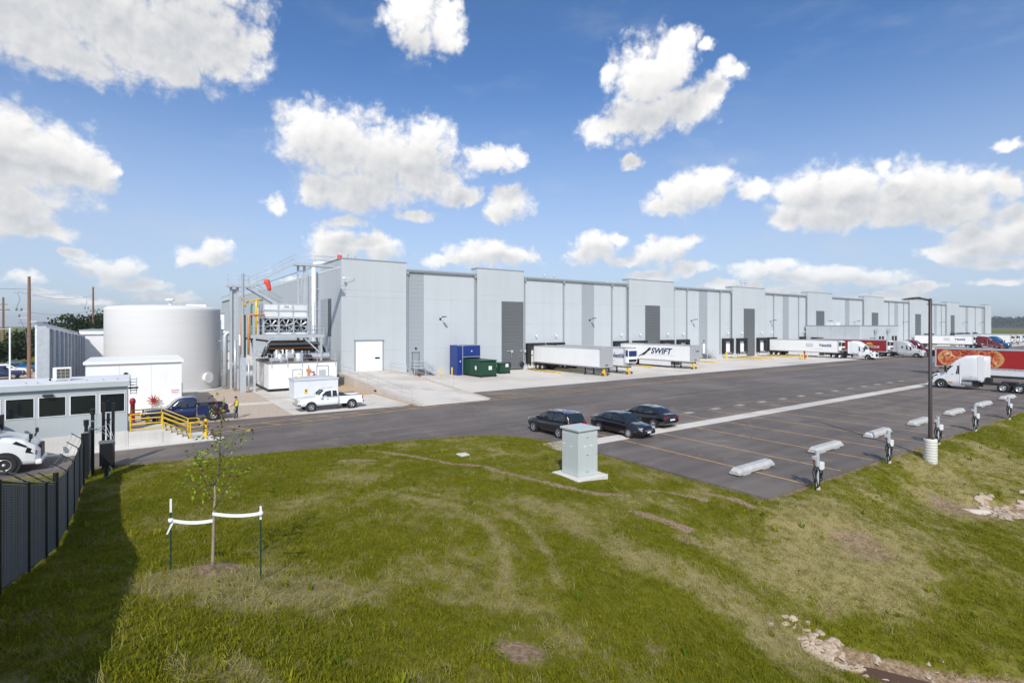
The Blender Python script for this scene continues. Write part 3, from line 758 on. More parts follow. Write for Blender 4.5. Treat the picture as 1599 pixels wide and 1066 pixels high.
# ---------------------------------------------------------------- warehouse
def build_warehouse():
    H, HT = 15.75, 16.68
    wh = thing('warehouse', 'long light grey metal panel warehouse with taller bays and loading docks', 'warehouse', (0,0,0))
    # solid core behind the panels; every panel sits proud of it
    core = MB().box(.3, 296, .28, 128, -.3, H - .35).build('wall_core', M_JOINT, wh)
    roof = MB().box(-.05, 296.3, -.05, 128.3, H - .34, H - .08).build('roof', M_GUARDR, wh)
    tow = [(-.02,9.57),(21.8,31.1),(57.1,70.9),(92.6,106.6),(128.3,142.4),(164.0,178.6),(200.9,217.0),(238.5,252.6),(287.8,296.4)]
    wall = MB().box(.3, 296.2, .2, .29, -.2, .5).build('front_wall', M_PANEL, wh)
    for k in range(len(tow)):
        a, b = tow[k]
        MB().box(a + .05, b - .05, -.28, 1.4, H - .5, HT - .02).build('parapet', M_PANEL2, wh)
        MB().box(a - .06, b + .06, -.56, -.20, HT - .02, HT + .12).box(a - .06, a + .2, -.2, 1.5, HT - .02, HT + .12).box(b - .2, b + .06, -.2, 1.5, HT - .02, HT + .12).build('coping', M_TRIM, wh)
    # rows of panels
    rows_t = [(-.2,3.955),(3.965,7.755),(7.765,11.455),(11.465,12.4),(12.41,HT)]
    rows_b = [(-.2,3.955),(3.965,7.755),(7.765,11.455),(11.465,H)]
    unit = {}
    def panel(x0, x1, z0, z1, y, m, name='wall_panel', par=wall):
        key = m.name + name
        if key not in unit: unit[key] = B(0,1,0,1,0,1).build(name, m, par); o = unit[key]
        else: o = share(unit[key], par, (0,0,0))
        o.location = (x0, y, z0); o.scale = (x1 - x0, .24, z1 - z0); return o
    darks = [(26.5,31.0,11.5),(61.8,66.4,11.6),(97.2,102.0,11.6),(133.0,137.8,11.6),(169.3,174.2,11.6),(205.6,211.1,11.6),(242.6,247.2,11.6)]
    stripes = [(9.95,12.6),(44.85,48.0),(80.3,83.4),(116.1,119.1),(151.8,154.8),(188.5,191.8),(225.8,228.8),(262.4,266.0),(284.2,287.6)]
    def split(a, b, w):
        n = max(1, round((b - a) / w)); return [(a + (b - a) * i / n, a + (b - a) * (i + 1) / n) for i in range(n)]
    def run(a, b, rows, y, m):
        cut = sorted([(p, q) for p, q in stripes + [(d[0], d[1]) for d in darks] if p < b and q > a])
        x = a; free = []
        for p, q in cut:
            if p > x: free.append((x, p))
            x = max(x, q)
        if x < b - .05: free.append((x, b))
        for p, q in free:
            for (u, v) in split(p, q, 4.4 if p < 60 else 7.5 if p < 150 else 16):
                for (z0, z1) in rows: panel(u + .0035, v - .0035, z0, z1, y, m)
    prev = None
    for k, (a, b) in enumerate(tow):
        run(a, b, rows_t, -.5, M_PANEL2)
        if k + 1 < len(tow): run(b, tow[k+1][0], rows_b, 0.0, M_PANEL)
    for k, (p, q, top) in enumerate(darks):       # tower wall above the dark field
        panel(p, q, top, HT, -.5, M_PANEL2)
        n = 20 if k < 4 else 8
        h = (top - .25) / n
        d = MB().box(p, q, -.42, -.27, .2, top).build('dark_field', M_JOINT, wh)
        key = None
        for i in range(n):
            if key is None: key = B(0,1,0,1,0,1).build('plank', M_DARK, d); o = key
            else: o = share(key, d, (0,0,0))
            o.location = (p + .02, -.515, .25 + i * h); o.scale = (q - p - .04, .1, h - .02)
    for k, (p, q) in enumerate(stripes):
        n = 24 if k < 5 else 8
        h = (H - .5) / n
        d = MB().box(p, q, .04, .26, .2, H - .1).build('grey_field', M_JOINT, wh)
        key = None
        for i in range(n):
            if key is None: key = B(0,1,0,1,0,1).build('plank', M_STRIPE, d); o = key
            else: o = share(key, d, (0,0,0))
            o.location = (p + .02, -.012, .25 + i * h); o.scale = (q - p - .04, .1, h - .016)
    # gutters and downpipes
    for k in range(len(tow) - 1):
        a, b = tow[k][1], tow[k+1][0]
        MB().prism([(-.34,H-.28),(.0,H-.30),(.0,H+.10),(-.36,H+.10),(-.40,H-.05)], 'x', a + .02, b - .02).build('gutter', M_TRIM, wh)
    for x in (9.85,21.6,31.5,40.3,52.6,56.8,71.3,75.8,88.1,92.3,107.0,111.4,124.1,128.0,142.8,163.7,179.0,183.8,196.3,200.6,217.3,221.9,233.5,238.2,253.0,275.1,287.4):
        MB().box(x - .13, x + .13, -.23, -.02, .9, H - .3).box(x - .2, x + .2, -.42, -.03, H - .7, H - .28).build('downpipe', M_TRIM, wh, bevel=.02)
    # end wall (facing -x), with its stripe and louvre
    ew = MB().box(.22, .29, .3, 127.5, -.2, .4).build('end_wall', M_PANEL, wh)
    def epanel(y0, y1, z0, z1, m=M_PANEL2):
        key = 'e' + m.name
        if key not in unit: unit[key] = B(0,1,0,1,0,1).build('wall_panel', m, ew); o = unit[key]
        else: o = share(unit[key], ew, (0,0,0))
        o.location = (-.02, y0, z0); o.scale = (.24, y1 - y0, z1 - z0)
    for (a, b) in [(-.24,4.1),(5.9,6.3),(9.6,14),(14,20),(20,26),(26,32),(32,38),(38,50),(50,62),(62,74),(74,90),(90,108),(108,127)]:
        for (z0, z1) in rows_b if a > 9 else rows_t: epanel(a + .008, b - .008, z0, min(z1, HT - max(0, a) * .018))
    for (z0, z1) in [(-.2,3.95),(3.97,5.9),(11.4,HT)]: epanel(4.1, 5.9, z0, z1); 
    epanel(6.3, 9.6, -.2, 3.95); epanel(6.3, 9.6, 11.4, HT)
    for i in range(13): epanel(6.32, 9.58, 3.97 + i * .571, 3.97 + (i + 1) * .571 - .016, M_STRIPE)
    lv = MB().box(.02, .1, 4.1, 5.9, 5.9, 11.4).build('louvre', M_DARK, wh)
    for i in range(18): MB().box(-.05, .03, 4.15, 5.85, 5.95 + i * .3, 5.95 + i * .3 + .2).build('slat', M_DARK, lv)
    MB().box(-.12, .02, -.3, 127.6, HT + .0, HT + .12).build('coping', M_TRIM, wh)
    # drive-in door at the ramp
    dr = MB().box(1.95, 5.85, -.55, -.46, 1.06, 5.3).build('overhead_door', M_WHITE2, wh)
    for i in range(7): MB().box(2.0, 5.8, -.575, -.55, 1.1 + i * .597, 1.1 + i * .597 + .575).build('door_section', M_WHITE2, dr)
    MB().box(4.75, 5.45, -.59, -.57, 2.75, 3.0).build('door_window', M_GLASS, dr)
    MB().box(1.8, 1.95, -.6, -.46, 1.05, 5.3).box(5.85, 6.0, -.6, -.46, 1.05, 5.3).box(1.75, 6.05, -.66, -.46, 5.3, 5.5).build('door_frame', M_TRIM, dr)
    # man doors with a lamp above
    for (x, zb) in ((11.25,1.25),(82.0,1.25)):
        d = MB().box(x - .5, x + .5, -.07, -.02, zb, zb + 2.15).build('door', M_TRIM if x < 20 else M_WHITE2, wh)
        MB().box(x - .6, x - .5, -.1, -.02, zb, zb + 2.25).box(x + .5, x + .6, -.1, -.02, zb, zb + 2.25).box(x - .6, x + .6, -.1, -.02, zb + 2.15, zb + 2.28).build('door_frame', M_TRIMD, d)
        MB().box(x + .34, x + .42, -.13, -.07, zb + 1.0, zb + 1.1).build('handle', M_STEEL, d)
        MB().box(x - .12, x + .12, -.22, -.02, zb + 2.75, zb + 2.95).build('door_lamp', M_BLK, wh)
    # dock openings
    docks = [31.7+.1,36.3,53.0,57.9,66.4,72.3,88.9,93.9,102.6,108.2,124.6,129.6,138.7,143.8,166,186,214,219.5,242,249,255,262,272]
    for i, x in enumerate(docks):
        yw = -.5 if any(a - .1 <= x <= b for a, b in tow) else 0.0
        w = 3.9
        dk = MB().box(x + .75, x + w - .75, yw - .12, yw - .02, 1.25, 3.8).build('dock_door', M_WHITE2, wh)
        MB().box(x + 1.1, x + 1.55, yw - .14, yw - .115, 2.25, 2.4).build('door_window', M_GLASS, dk)
        MB().box(x, x + .74, yw - .7, yw - .02, .95, 4.45).box(x + w - .74, x + w, yw - .7, yw - .02, .95, 4.45).box(x + .74, x + w - .74, yw - .7, yw - .02, 3.75, 4.45).build('dock_seal', M_BLACK, wh, bevel=.03)
        MB().box(x + .3, x + w - .3, yw - .52, yw - .02, .15, 1.2).build('dock_sill', M_CONCL, wh)
        for q in (x + .45, x + w - .75): MB().box(q, q + .3, yw - .68, yw - .5, .7, 1.15).build('bumper', M_BLACK, wh)
        MB().box(x + 1.0, x + w - 1.0, yw - 1.0, yw - .5, 1.05, 1.16).build('dock_leveller', M_TRIMD, wh)
        if i < 14: MB().cyl((x + 2, yw - .05, 5.9), (x + 2, yw - .5, 5.82), .05, 6).cyl((x + 2, yw - .5, 5.85), (x + 2, yw - .5, 5.65), .09, 8, .16).build('dock_lamp', M_WHITE2, wh)
    # wall lamps on short arms
    for x in (15.4, 46.8, 77.5, 110, 140.2, 158, 196, 232, 259, 281):
        l = MB().tube([(x, .0, 8.45), (x + .0, -.5, 8.72), (x, -1.1, 8.80)], .045, 6).build('wall_lamp', M_BLK, wh)
        MB().box(x - .2, x + .2, -1.65, -.9, 8.76, 8.90).build('lamp_head', M_BLK, l, bevel=.03)
        MB().box(x - .15, x + .15, -.02, .0, 8.3, 8.65).build('lamp_plate', M_BLK, l)
    # camera on a bracket near the corner
    c = MB().tube([(1.9,-.5,13.9),(1.2,-.9,14.0),(.2,-1.2,14.05)], .03, 6).build('camera_bracket', M_WHITE2, wh)
    MB().lathe([(.0,.22),(.16,.2),(.19,.05),(.13,-.1),(.0,-.16)], (.1,-1.2,13.85), 10).build('camera_dome', M_WHITE2, c)
    # roof equipment seen over the parapet
    for x, y in ((2.0,4),(3.4,5)): MB().tube([(x,y,H),(x + .4,y,HT + 1.25),(x + .9,y,HT + .6)], .04, 5).build('roof_vent', M_GALV, wh)
    for x, y in ((60,30),(63,30),(88,36),(90.5,36),(120,14),(122,14)): MB().cyl((x,y,H - .1),(x,y,H + 4.2),.12,6).lathe([(.0,.5),(.35,.4),(.35,0),(.0,-.05)], (x,y,H + 4.0), 8).build('roof_vent', M_GALV, wh)
    for x, y in ((171,1),(172.5,1)): MB().cyl((x,y,H),(x,y,19.4),.09,6).build('roof_pipe', M_GALV, wh)
    # tall white pipe at the corner of the end wall
    MB().tube([(-.75,10.6,2),(-.75,10.6,8),(-.75,10.6,15.9),(-.72,10.6,16.5),(-.55,10.6,16.9),(-.1,10.6,17.05),(1.5,10.6,17.05)], .36, 12).build('white_pipe', M_WHITE, wh)
    for z in (4,7,10,13): MB().box(-1.2,.0,10.45,10.75,z,z + .12).build('pipe_bracket', M_GALV, wh)
    MB().cyl((-.4,16,2),(-.4,16,16.4),.1,6).cyl((-.4,22,2),(-.4,22,16.2),.1,6).build('conduit', M_GALV, wh)
    # service pipes by the dark field
    for x in (27.5, 30.2):
        MB().tube([(x,-.58,3.2),(x + .9,-.62,3.25),(x + .9,-.62,2.0)], .06, 6).box(x + .75,x + 1.15,-.75,-.55,2.95,3.35).build('service_pipe', M_GALV, wh)
        MB().lathe([(.0,-.12),(.38,-.12),(.45,0),(.38,.12),(.0,.12)], (0,0,0), 14).xf(Matrix.Translation((x + .3,-.78,.95)) @ Matrix.Rotation(R(90),4,'X')).build('hose_reel', M_BLACK, wh)
    return wh
build_warehouse()

def annex():
    t = thing('annex', 'low light grey annex projecting from the dock wall halfway along', 'building', (127,0,0))
    MB().box(0,24.5,-13.9,-.6,0,7.35).build('wall', M_PANEL2, t)
    MB().box(-.08,24.6,-14.0,-.58,7.35,7.5).build('coping', M_TRIM, t)
    for i in range(1,4): MB().box(-.03,0,-13.9 + i*3.4 - .02,-13.9 + i*3.4 + .02,.1,7.3).build('panel_joint', M_TRIM, t)
    MB().box(-.12,-.01,-5.2,-2.0,3.9,4.3).build('dock_canopy', M_BLACK, t)
    MB().box(6,9,-14.05,-13.92,1.0,4.4).build('louvre', M_TRIM, t)
    for x in (11.5,13.4,20,22): MB().box(x,x + 1.1,-14.03,-13.9,3.0,4.6).build('window', M_GLASS, t)
    for x in (8.5,16.5):
        m = MB().cyl((x,-14.5,0),(x,-14.5,7.0),.12,8); m.box(x - .35,x + .35,-14.8,-14.2,5.8,6.6); m.build('vent_stack', M_GALV, t)
    MB().box(3,5.5,-7,-4.5,7.5,8.4).build('roof_unit', M_GUARDR, t)
annex()
# ---------------------------------------------------------------- ramp to the drive-in door
def ramp():
    t = thing('ramp', 'sloping concrete ramp with steel pipe railings up to the white overhead door', 'ramp', (0,0,0))
    MB().prism([(-28.4,.012),(-8.0,1.05),(-.55,1.05),(-.55,-.1),(-28.4,-.1)], 'x', -1.2, 6.1).build('ramp_slope', M_CONC, t)
    for (a, b) in ((-1.52,-1.2),(6.1,6.42)):
        MB().prism([(-28.2,.14),(-8.0,1.22),(-.6,1.22),(-.6,-.1),(-28.2,-.1)], 'x', a, b).build('kerb_wall', M_CONCT, t)
    def rail(x):
        rl = MB()
        zf = lambda y: .14 + (min(-8.0, y) + 28.2) / 20.2 * 1.08
        ys = [-.9,-4.4,-8.0,-11.2,-14.4,-17.6,-20.8,-24.0,-26.4] if x < 0 else [-2.5,-5.5,-8.0,-11.2,-14.4,-17.6,-20.8]
        for h in (.55, 1.05): rl.tube([(x,y,zf(y) + h) for y in ys], .024, 6)
        o = rl.build('railing', M_GALV, t)
        for y in ys: MB().cyl((x,y,zf(y)),(x,y,zf(y) + 1.06),.024,6).build('post', M_GALV, o)
    rail(-1.36); rail(6.26)
    MB().box(-1.56,-1.51,-17.6,-16.9,.25,.42).build('scupper', M_BLACK, t)
ramp()

# ---------------------------------------------------------------- tank and pump house
def tank():
    R0, H0, n = 5.75, 9.35, 96
    t = thing('storage_tank', 'big round white water tank behind the pump house', 'tank', (-20.24, 1.2, 0))
    prof = [(R0, -.1), (R0, H0)]
    sh = MB()
    zs = np.linspace(-.1, H0, 40)
    rg = random.Random(3)
    prof = []
    for i, z in enumerate(zs):                      # sprayed cover coat: courses that swell a few millimetres
        prof.append((R0 + .004 * math.sin(i * 2.4) + rg.uniform(-.003, .003), z))
    prof += [(R0 - .05, H0 + .12), (R0 - .28, H0 + .26), (R0 * .7, H0 + .42), (R0 * .35, H0 + .55), (.01, H0 + .60)]
    sh.lathe(prof, (0,0,0), n).build('shell', M_TANK, t)
    v = MB().cyl((.4,-2.6,H0 + .35),(.4,-2.6,H0 + 1.0),.14,8).lathe([(.0,.3),(.42,.22),(.5,.0),(.0,-.02)], (.4,-2.6,H0 + .95), 12).build('roof_vent', M_WHITE, t)
    MB().box(2.0,4.0,-2.4,-1.6,H0 + .2,H0 + .62).build('roof_hatch', M_WHITE, t)
    a = R(-48); c, s = math.cos(a), math.sin(a)
    MB().cyl((c*R0*.98, s*R0*.98, 1.5),(c*(R0 + .35), s*(R0 + .35), 1.5),.52,18).cyl((c*(R0 + .33), s*(R0 + .33), 1.5),(c*(R0 + .42), s*(R0 + .42), 1.5),.62,18).build('manway', M_WHITE, t)
    MB().lathe([(R0 + .02,-.1),(R0 + .75,-.1),(R0 + .75,.10),(R0 + .02,.12)], (0,0,0), 64).build('ring_footing', M_CONCL, t)
tank()
def pump_house():
    t = thing('pump_house', 'white low pump house with a red lettered sign in front of the tank', 'building', (-26.4,-17.6,0))
    MB().box(0,6.75,0,8.5,-.1,4.25).build('wall', M_WHITE, t)
    MB().box(-.15,6.9,-.18,8.6,4.25,4.47).build('roof', M_WHITE2, t)
    for x in (2.25,4.5): MB().box(x - .012,x + .012,-.008,.004,0,4.2).build('panel_joint', M_TXTG, t)
    d = MB().box(6.75,6.80,.3,1.35,.05,2.2).build('door', M_STRIPE, t)
    MB().box(6.75,6.82,.2,.3,.05,2.3).box(6.75,6.82,1.35,1.45,.05,2.3).box(6.75,6.82,.2,1.45,2.2,2.3).build('door_frame', M_TRIMD, d)
    MB().box(6.8,6.86,.42,.5,1.05,1.12).build('handle', M_STEEL, d)
    MB().lathe([(.0,-.1),(.16,-.1),(.16,.08),(.12,.1),(.0,.1)], (0,0,0), 14).xf(Matrix.Translation((2.7,-.1,3.35)) @ Matrix.Rotation(R(90),4,'X')).build('vent', M_BLACK, t)
    sg = MB().box(5.92,6.58,-.03,-.002,1.4,1.9).build('sign', M_WHITE2, t)
    text('FIRE PUMP', .125, M_TXTR, sg, (6.25,-.036,1.74), FACE_NY, bold=.004)
    text('ROOM #1', .125, M_TXTR, sg, (6.25,-.036,1.56), FACE_NY, bold=.004)
pump_house()
def test_header():
    t = thing('test_header', 'cluster of red hose valves fanning out on the pump house wall', 'fire valve', (-21.75,-17.62,0)); t.scale = (.8,.8,.8)
    MB().cyl((0,0,1.25),(0,-.28,1.25),.11,10).build('pipe', M_RED, t)
    MB().cyl((0,-.28,1.25),(0,-.45,1.25),.24,12).build('body', M_RED, t)
    for k in range(10):
        a = 2*math.pi*k/10; c, s = math.cos(a), math.sin(a)
        o = MB().cyl((c*.22,-.38,1.25 + s*.22),(c*.48,-.44,1.25 + s*.48),.055,8).build('valve', M_RED, t)
        MB().cyl((c*.46,-.44,1.25 + s*.46),(c*.60,-.47,1.25 + s*.60),.065,8,.05).build('cap', M_GOLD, o)
test_header()
def hydrant_post(x, y, label):
    t = thing('fire_hydrant', label, 'hydrant', (x,y,0))
    MB().lathe([(.0,0),(.2,0),(.2,.08),(.15,.1),(.15,1.45),(.19,1.47),(.19,1.55),(.15,1.6)], (0,0,0), 14).build('barrel', M_RED, t)
    MB().lathe([(.16,1.5),(.2,1.56),(.2,1.7),(.15,1.84),(.05,1.9),(.0,1.9)], (0,0,0), 14).build('bonnet', M_RED, t)
    for s in (-1,1): MB().cyl((.12*s,0,.62),(.42*s,0,.62),.10,10).cyl((.36*s,0,.62),(.46*s,0,.62),.13,8).build('nozzle', M_RED, t)
    MB().cyl((0,-.1,.55),(0,-.36,.55),.13,10).build('pumper_nozzle', M_RED, t)
hydrant_post(-23.2,-23.2,'tall dark red fire hydrant between the guard house and the pump house')

# ---------------------------------------------------------------- guard house
def guard_house():
    x1, x0, yf, yb = -23.4, -41.0, -33.6, -29.4
    t = thing('guard_house', 'grey guard house on a concrete base with a row of dark windows', 'building', (0,0,0))
    MB().box(x0 - .05, x1 + .05, yf - .06, yb, -.1, 1.06).build('plinth', M_CONCL, t)
    wl = MB()
    wins = []
    xe = -23.54
    for k in range(12):
        wins.append((xe - 1.17, xe)); xe -= 1.38
    z0, z1 = 2.30, 3.38
    wl.box(x0, x1, yf, yf + .15, 1.06, z0 - .04); wl.box(x0, x1, yf, yf + .15, z1 + .04, 3.8)
    xs = [x1] + [q for w in wins for q in (w[1], w[0])] + [x0]
    for i in range(0, len(xs), 2): wl.box(xs[i+1], xs[i], yf, yf + .15, z0 - .04, z1 + .04)
    wl.build('front_wall', M_GUARD, t)
    MB().box(x1 - .15, x1, yf + .151, yb, 1.06, 3.8).build('side_wall', M_GUARD, t)
    MB().box(x0, x1 - .16, yb - .15, yb, 1.06, 3.8).build('rear_wall', M_GUARD, t)
    MB().box(x0, x1 - .16, yf + .16, yb - .16, 1.0, 1.1).build('floor', M_CONC, t)
    for (a, b) in wins:
        w = MB().box(a - .03, a + .01, yf - .03, yf + .1, z0 - .03, z1 + .03).box(b - .01, b + .03, yf - .03, yf + .1, z0 - .03, z1 + .03).box(a + .01, b - .01, yf - .03, yf + .1, z1, z1 + .03).box(a + .01, b - .01, yf - .04, yf + .1, z0 - .03, z0).build('window', M_WHITE2, t)
        MB().box(a + .01, b - .01, yf + .02, yf + .035, z0, z1).build('pane', M_GLASS, w)
    for k in range(5): MB().box(x1 - 1.48 - k*2.72 - .01, x1 - 1.48 - k*2.72 + .01, yf - .006, yf + .002, 1.08, 2.24).build('panel_joint', M_TRIM, t)
    rf = MB().box(x0 - .2, x1 + .12, yf - .22, yb + .2, 3.82, 4.14).build('roof', M_GUARD, t)
    MB().box(x0 - .2, x1 + .10, yf - .19, yb + .18, 4.14, 4.18).build('roof_membrane', M_GUARDR, rf)
    for x in (-23.9,-24.6,-25.4,-27.6,-28.1): MB().cyl((x,yf + .5,4.18),(x,yf + .5,4.27),.05,8).build('roof_vent', M_GALV, rf)
    l = MB().box(-27.3,-26.85,yf - .3,yf + .0,3.45,3.58).build('wall_lamp', M_TXTK, t, bevel=.03)
    br = MB()
    for i in range(6): br.box(x1 + .12, x1 + .5, yf + .2, yf + .24, 3.3 + i*.17, 3.36 + i*.17)
    br.box(x1 + .14, x1 + .18, yf + .19, yf + .25, 3.25, 4.3); br.box(x1 + .44, x1 + .48, yf + .19, yf + .25, 3.25, 4.3)
    br.build('roof_ladder', M_GALV, t)
    MB().box(x1 + .05, x1 + .55, yf + .0, yf + .18, 3.62, 3.72).build('flood_lamp', M_BLK, t)
guard_house()
def ac_unit():
    t = thing('air_conditioner', 'boxy white air conditioning condenser standing on the guard house roof', 'air conditioner', (-26.6,-31.9,4.18))
    MB().box(-.42,.42,-.2,.2,.06,.80).build('casing', M_WHITE2, t, bevel=.02)
    MB().box(-.24,.36,-.215,-.2,.14,.72).build('coil', mat('coil_brown',(0.085,0.07,0.05),.7), t)
    for k in range(4): MB().box(-.24 + k*.2 - .008,-.24 + k*.2 + .008,-.235,-.215,.13,.73).build('grille_bar', M_GALV, t)
    for k in range(4): MB().box(-.25,.37,-.245,-.235,.14 + k*.19,.155 + k*.19).build('grille_bar', M_GALV, t)
    for x in (-.32,.32): MB().box(x - .04,x + .04,-.25,.25,0,.06).build('foot', M_GALV, t)
    MB().tube([(-.42,.05,.2),(-.55,.05,.2),(-.58,.05,.05),(-.58,.4,.03)], .04, 6).build('refrigerant_line', M_BLACK, t)
ac_unit()
def entrance_stairs():
    t = thing('entrance_stairs', 'concrete landing and steps with yellow pipe railings beside the guard house', 'stairs', (-23.34,-33.6,0))
    MB().box(0,1.9,-.05,2.2,-.1,1.0).build('landing', M_CONCL, t)
    for k in range(5): MB().box(1.9 + k*.3, 2.2 + k*.3, -.05, 2.2, -.1, .84 - k*.165).build('step', M_CONCL, t)
    MB().box(3.42,4.55,-.05,2.4,-.1,.16).build('lower_slab', M_CONCL, t)
    MB().box(.06,1.75,-.085,-.05,.12,.86).build('cover_plate', M_CONCL, t)
    for y in (.06, 2.1):
        rl = MB()
        for h in (.10,.42,.74,1.02):
            rl.tube([(.1,y,1.0 + h),(1.75,y,1.0 + h),(3.25,y,.16 + h),(3.75 if h > .5 else 3.25,y,.16 + h)], .032, 8)
        rl.tube([(3.75,y,.90),(3.92,y,.98),(3.95,y,1.08),(3.75,y,1.18)], .032, 8)
        o = rl.build('railing', M_YEL, t)
        for (x, zb) in ((.1,1.0),(1.75,1.0),(3.25,.16)): MB().cyl((x,y,zb),(x,y,zb + 1.04),.042,8).build('post', M_YEL, o)
entrance_stairs()
def kerb():
    o = MB().box(-41,-18.2,-34.05,-33.69,-.05,.12).build('kerb', M_CONCL, None, bevel=.02); tag(o, kind='structure')
kerb()
BOL = None
def bollard(x, y, label, h=1.15, r=.1):
    t = thing('bollard', label, 'bollard', (x,y,0), group='yellow bollards')
    MB().lathe([(r,-.05),(r,h - .08),(r*.8,h - .02),(r*.4,h),(.0,h + .005)], (0,0,0), 14).build('post', M_YEL, t)
    MB().lathe([(r + .05,0),(r + .05,.02),(r,.03)], (0,0,0), 14).build('collar', M_CONCL, t)
bollard(-19.2,-33.25,'yellow bollard standing alone at the foot of the entrance steps',1.32,.115)
bollard(-22.35,-31.2,'yellow bollard behind the railing of the guard house landing',1.55,.11)

# ---------------------------------------------------------------- screen wall, low white building
def screen_wall():
    t = thing('screen_wall', 'tall galvanised screen wall with steel fins left of the tank', 'screen wall', (-29.4,-18.5,0))
    L = 35.0
    zt = lambda y: 7.75 - 1.2 * y / L
    sk = MB()
    n = 10
    for k in range(n):
        y0, y1 = k*L/n, (k + 1)*L/n
        pn = MB().add([(.1,y0 + .03,0),(.1,y1 - .03,0),(.1,y1 - .03,zt(y1)),(.1,y0 + .03,zt(y0)),(-.02,y0 + .03,0),(-.02,y1 - .03,0),(-.02,y1 - .03,zt(y1)),(-.02,y0 + .03,zt(y0))],
            [(0,1,2,3),(7,6,5,4),(0,3,7,4),(1,5,6,2),(3,2,6,7),(0,4,5,1)]).build('sheet_panel', M_GALVD, t)
    for k in range(n + 1):
        y = k*L/n
        MB().box(.1,.85,y - .06,y + .06,0,zt(y) - .45).box(.72,.85,y - .22,y - .061,0,zt(y) - .45).build('fin', M_GALV, t)
    for z in (2.2,): MB().bar((.3,0,z),(.3,L,z),.06,.12).build('rail', M_GALV, t)
    MB().bar((.35,0,zt(0) - .38),(.35,L,zt(L) - .38),.6,.14).build('top_beam', M_GALV, t)
    MB().bar((-.05,-.2,zt(0) + .05),(-.05,L + .2,zt(L) + .05),.4,.06).build('coping', M_GUARDR, t)
screen_wall()
def low_building():
    t = thing('low_building', 'low white flat roofed building behind the tank', 'building', (-29.0,17.0,0))
    MB().box(0,16.8,0,22,-.1,6.3).build('wall', M_WHITE, t)
    MB().box(-.2,17.0,-.2,22.2,6.3,6.8).build('parapet', M_WHITE2, t)
    MB().box(-.24,17.04,-.24,22.24,6.8,6.92).build('coping', M_TRIM, t)
    MB().box(0,16.8,-.05,0,2.1,2.2).build('ledge', M_TRIM, t)
    MB().box(12.0,17,1.5,10,6.9,9.3).build('penthouse', M_WHITE, t)
    w = MB().box(14.7,16.2,1.44,1.5,7.3,8.5).build('window', M_GLASS, t)
    MB().box(14.6,16.3,1.42,1.44,7.86,7.92).build('mullion', M_WHITE2, w)
    MB().box(11.9,17.1,1.4,10.1,9.3,9.45).build('coping', M_TRIM, t)
    for x in (15.2,16.2): MB().cyl((x,-.6,0),(x,-.6,8.3),.16,8).build('vent_pipe', M_GALV, t)
low_building()
def side_shed():
    t = thing('side_box', 'narrow white enclosure with a blue mark standing right of the tank', 'enclosure', (-14.3,-.5,0))
    MB().box(0,1.1,0,1.6,0,4.3).build('body', M_WHITE, t); MB().box(-.05,1.15,-.05,1.65,4.3,4.4).build('lid', M_TRIM, t)
    MB().cyl((.4,-.012,3.2),(.4,.0,3.2),.13,12).build('emblem', M_TXTB, t)
    MB().box(-.3,1.5,-.9,-.86,0,2.2).build('gate_screen', mat('fence_mesh_grey',(0.30,0.32,0.34),.7), t)
side_shed()

# ---------------------------------------------------------------- far left: poles, trees, fields
def utility_pole(x, y, h, label, rz=0.0, arms=True, lean=0.0):
    t = thing('utility_pole', label, 'utility pole', (x,y,-.3), rz, 'wooden utility poles')
    MB().cyl((0,0,0),(lean,0,h),.24,10,.17).build('pole', M_WOODP, t)
    if arms:
        MB().box(-1.9,-.1,-.08,.08,h - 5.0,h - 4.85).build('crossarm', M_GALV, t)
        MB().box(-1.5,-.1,-.08,.08,h - 5.9,h - 5.75).build('crossarm', M_GALV, t)
        for (xx, z) in ((-1.8,h - 4.85),(-1.1,h - 4.85),(-1.4,h - 5.75)): MB().lathe([(.0,0),(.1,0),(.14,.1),(.1,.2),(.14,.3),(.08,.42),(.0,.42)], (xx,0,z), 8).build('insulator', M_TRIMD, t)
        MB().tube([(-1.8,0,h - 4.5),(-1.3,0,h - 3.2),(-1.6,0,h - 2.4),(-2.2,0,h - 2.2)], .03, 5).build('jumper_wire', M_TRIMD, t)
        MB().tube([(-1.4,0,h - 5.8),(-.9,.1,h - 7.0),(-.5,.1,h - 8.2),(-.25,0,h - 10)], .04, 5).build('riser_cable', M_TRIMD, t)
        MB().cyl((.25,0,h - 2.6),(.75,0,h - 2.6),.05,6).build('bracket', M_GALV, t)
    else:
        MB().box(-1.2,1.2,-.06,.06,h - 2.6,h - 2.4).build('crossarm', M_WOODP, t); MB().box(-.7,.7,-.06,.06,h - 1.5,h - 1.35).build('crossarm', M_WOODP, t)
utility_pole(-35.4,27.0,14.7,'thick brown utility pole rising behind the near end of the screen wall', -.62, True)
utility_pole(-30.8,74.0,16.2,'brown utility pole above the low building left of the tank', -.62, True)
utility_pole(-44.7,71,13.4,'thin utility pole with crossarm at the left edge of the picture', -.5, False)
def wires():
    A, Bp = Vector((-35.4,27.0,0)), Vector((-30.8,74.0,0))
    for k, (z0, z1) in enumerate(((12.2,14.0),(9.6,11.0),(7.9,9.0))):
        pts = []
        for i in range(13):
            f = i/12; p = A.lerp(Bp, f); pts.append((p.x - 1.2*(1 - f),p.y,z0 + (z1 - z0)*f - .9*math.sin(math.pi*f)))
        tag(MB().tube(pts, .022, 4).build('power_line', M_TRIMD), ['upper','middle','lower'][k] + ' overhead wire between the two thick utility poles', 'wire', 'overhead wires')
    pts = [(-90 + 55.*i/8, 10 + 17.*i/8, 12.6 - .5*math.sin(math.pi*i/8)) for i in range(9)]
    tag(MB().tube(pts, .022, 4).build('power_line', M_TRIMD), 'overhead wire running left from the nearer thick utility pole', 'wire', 'overhead wires')
wires()
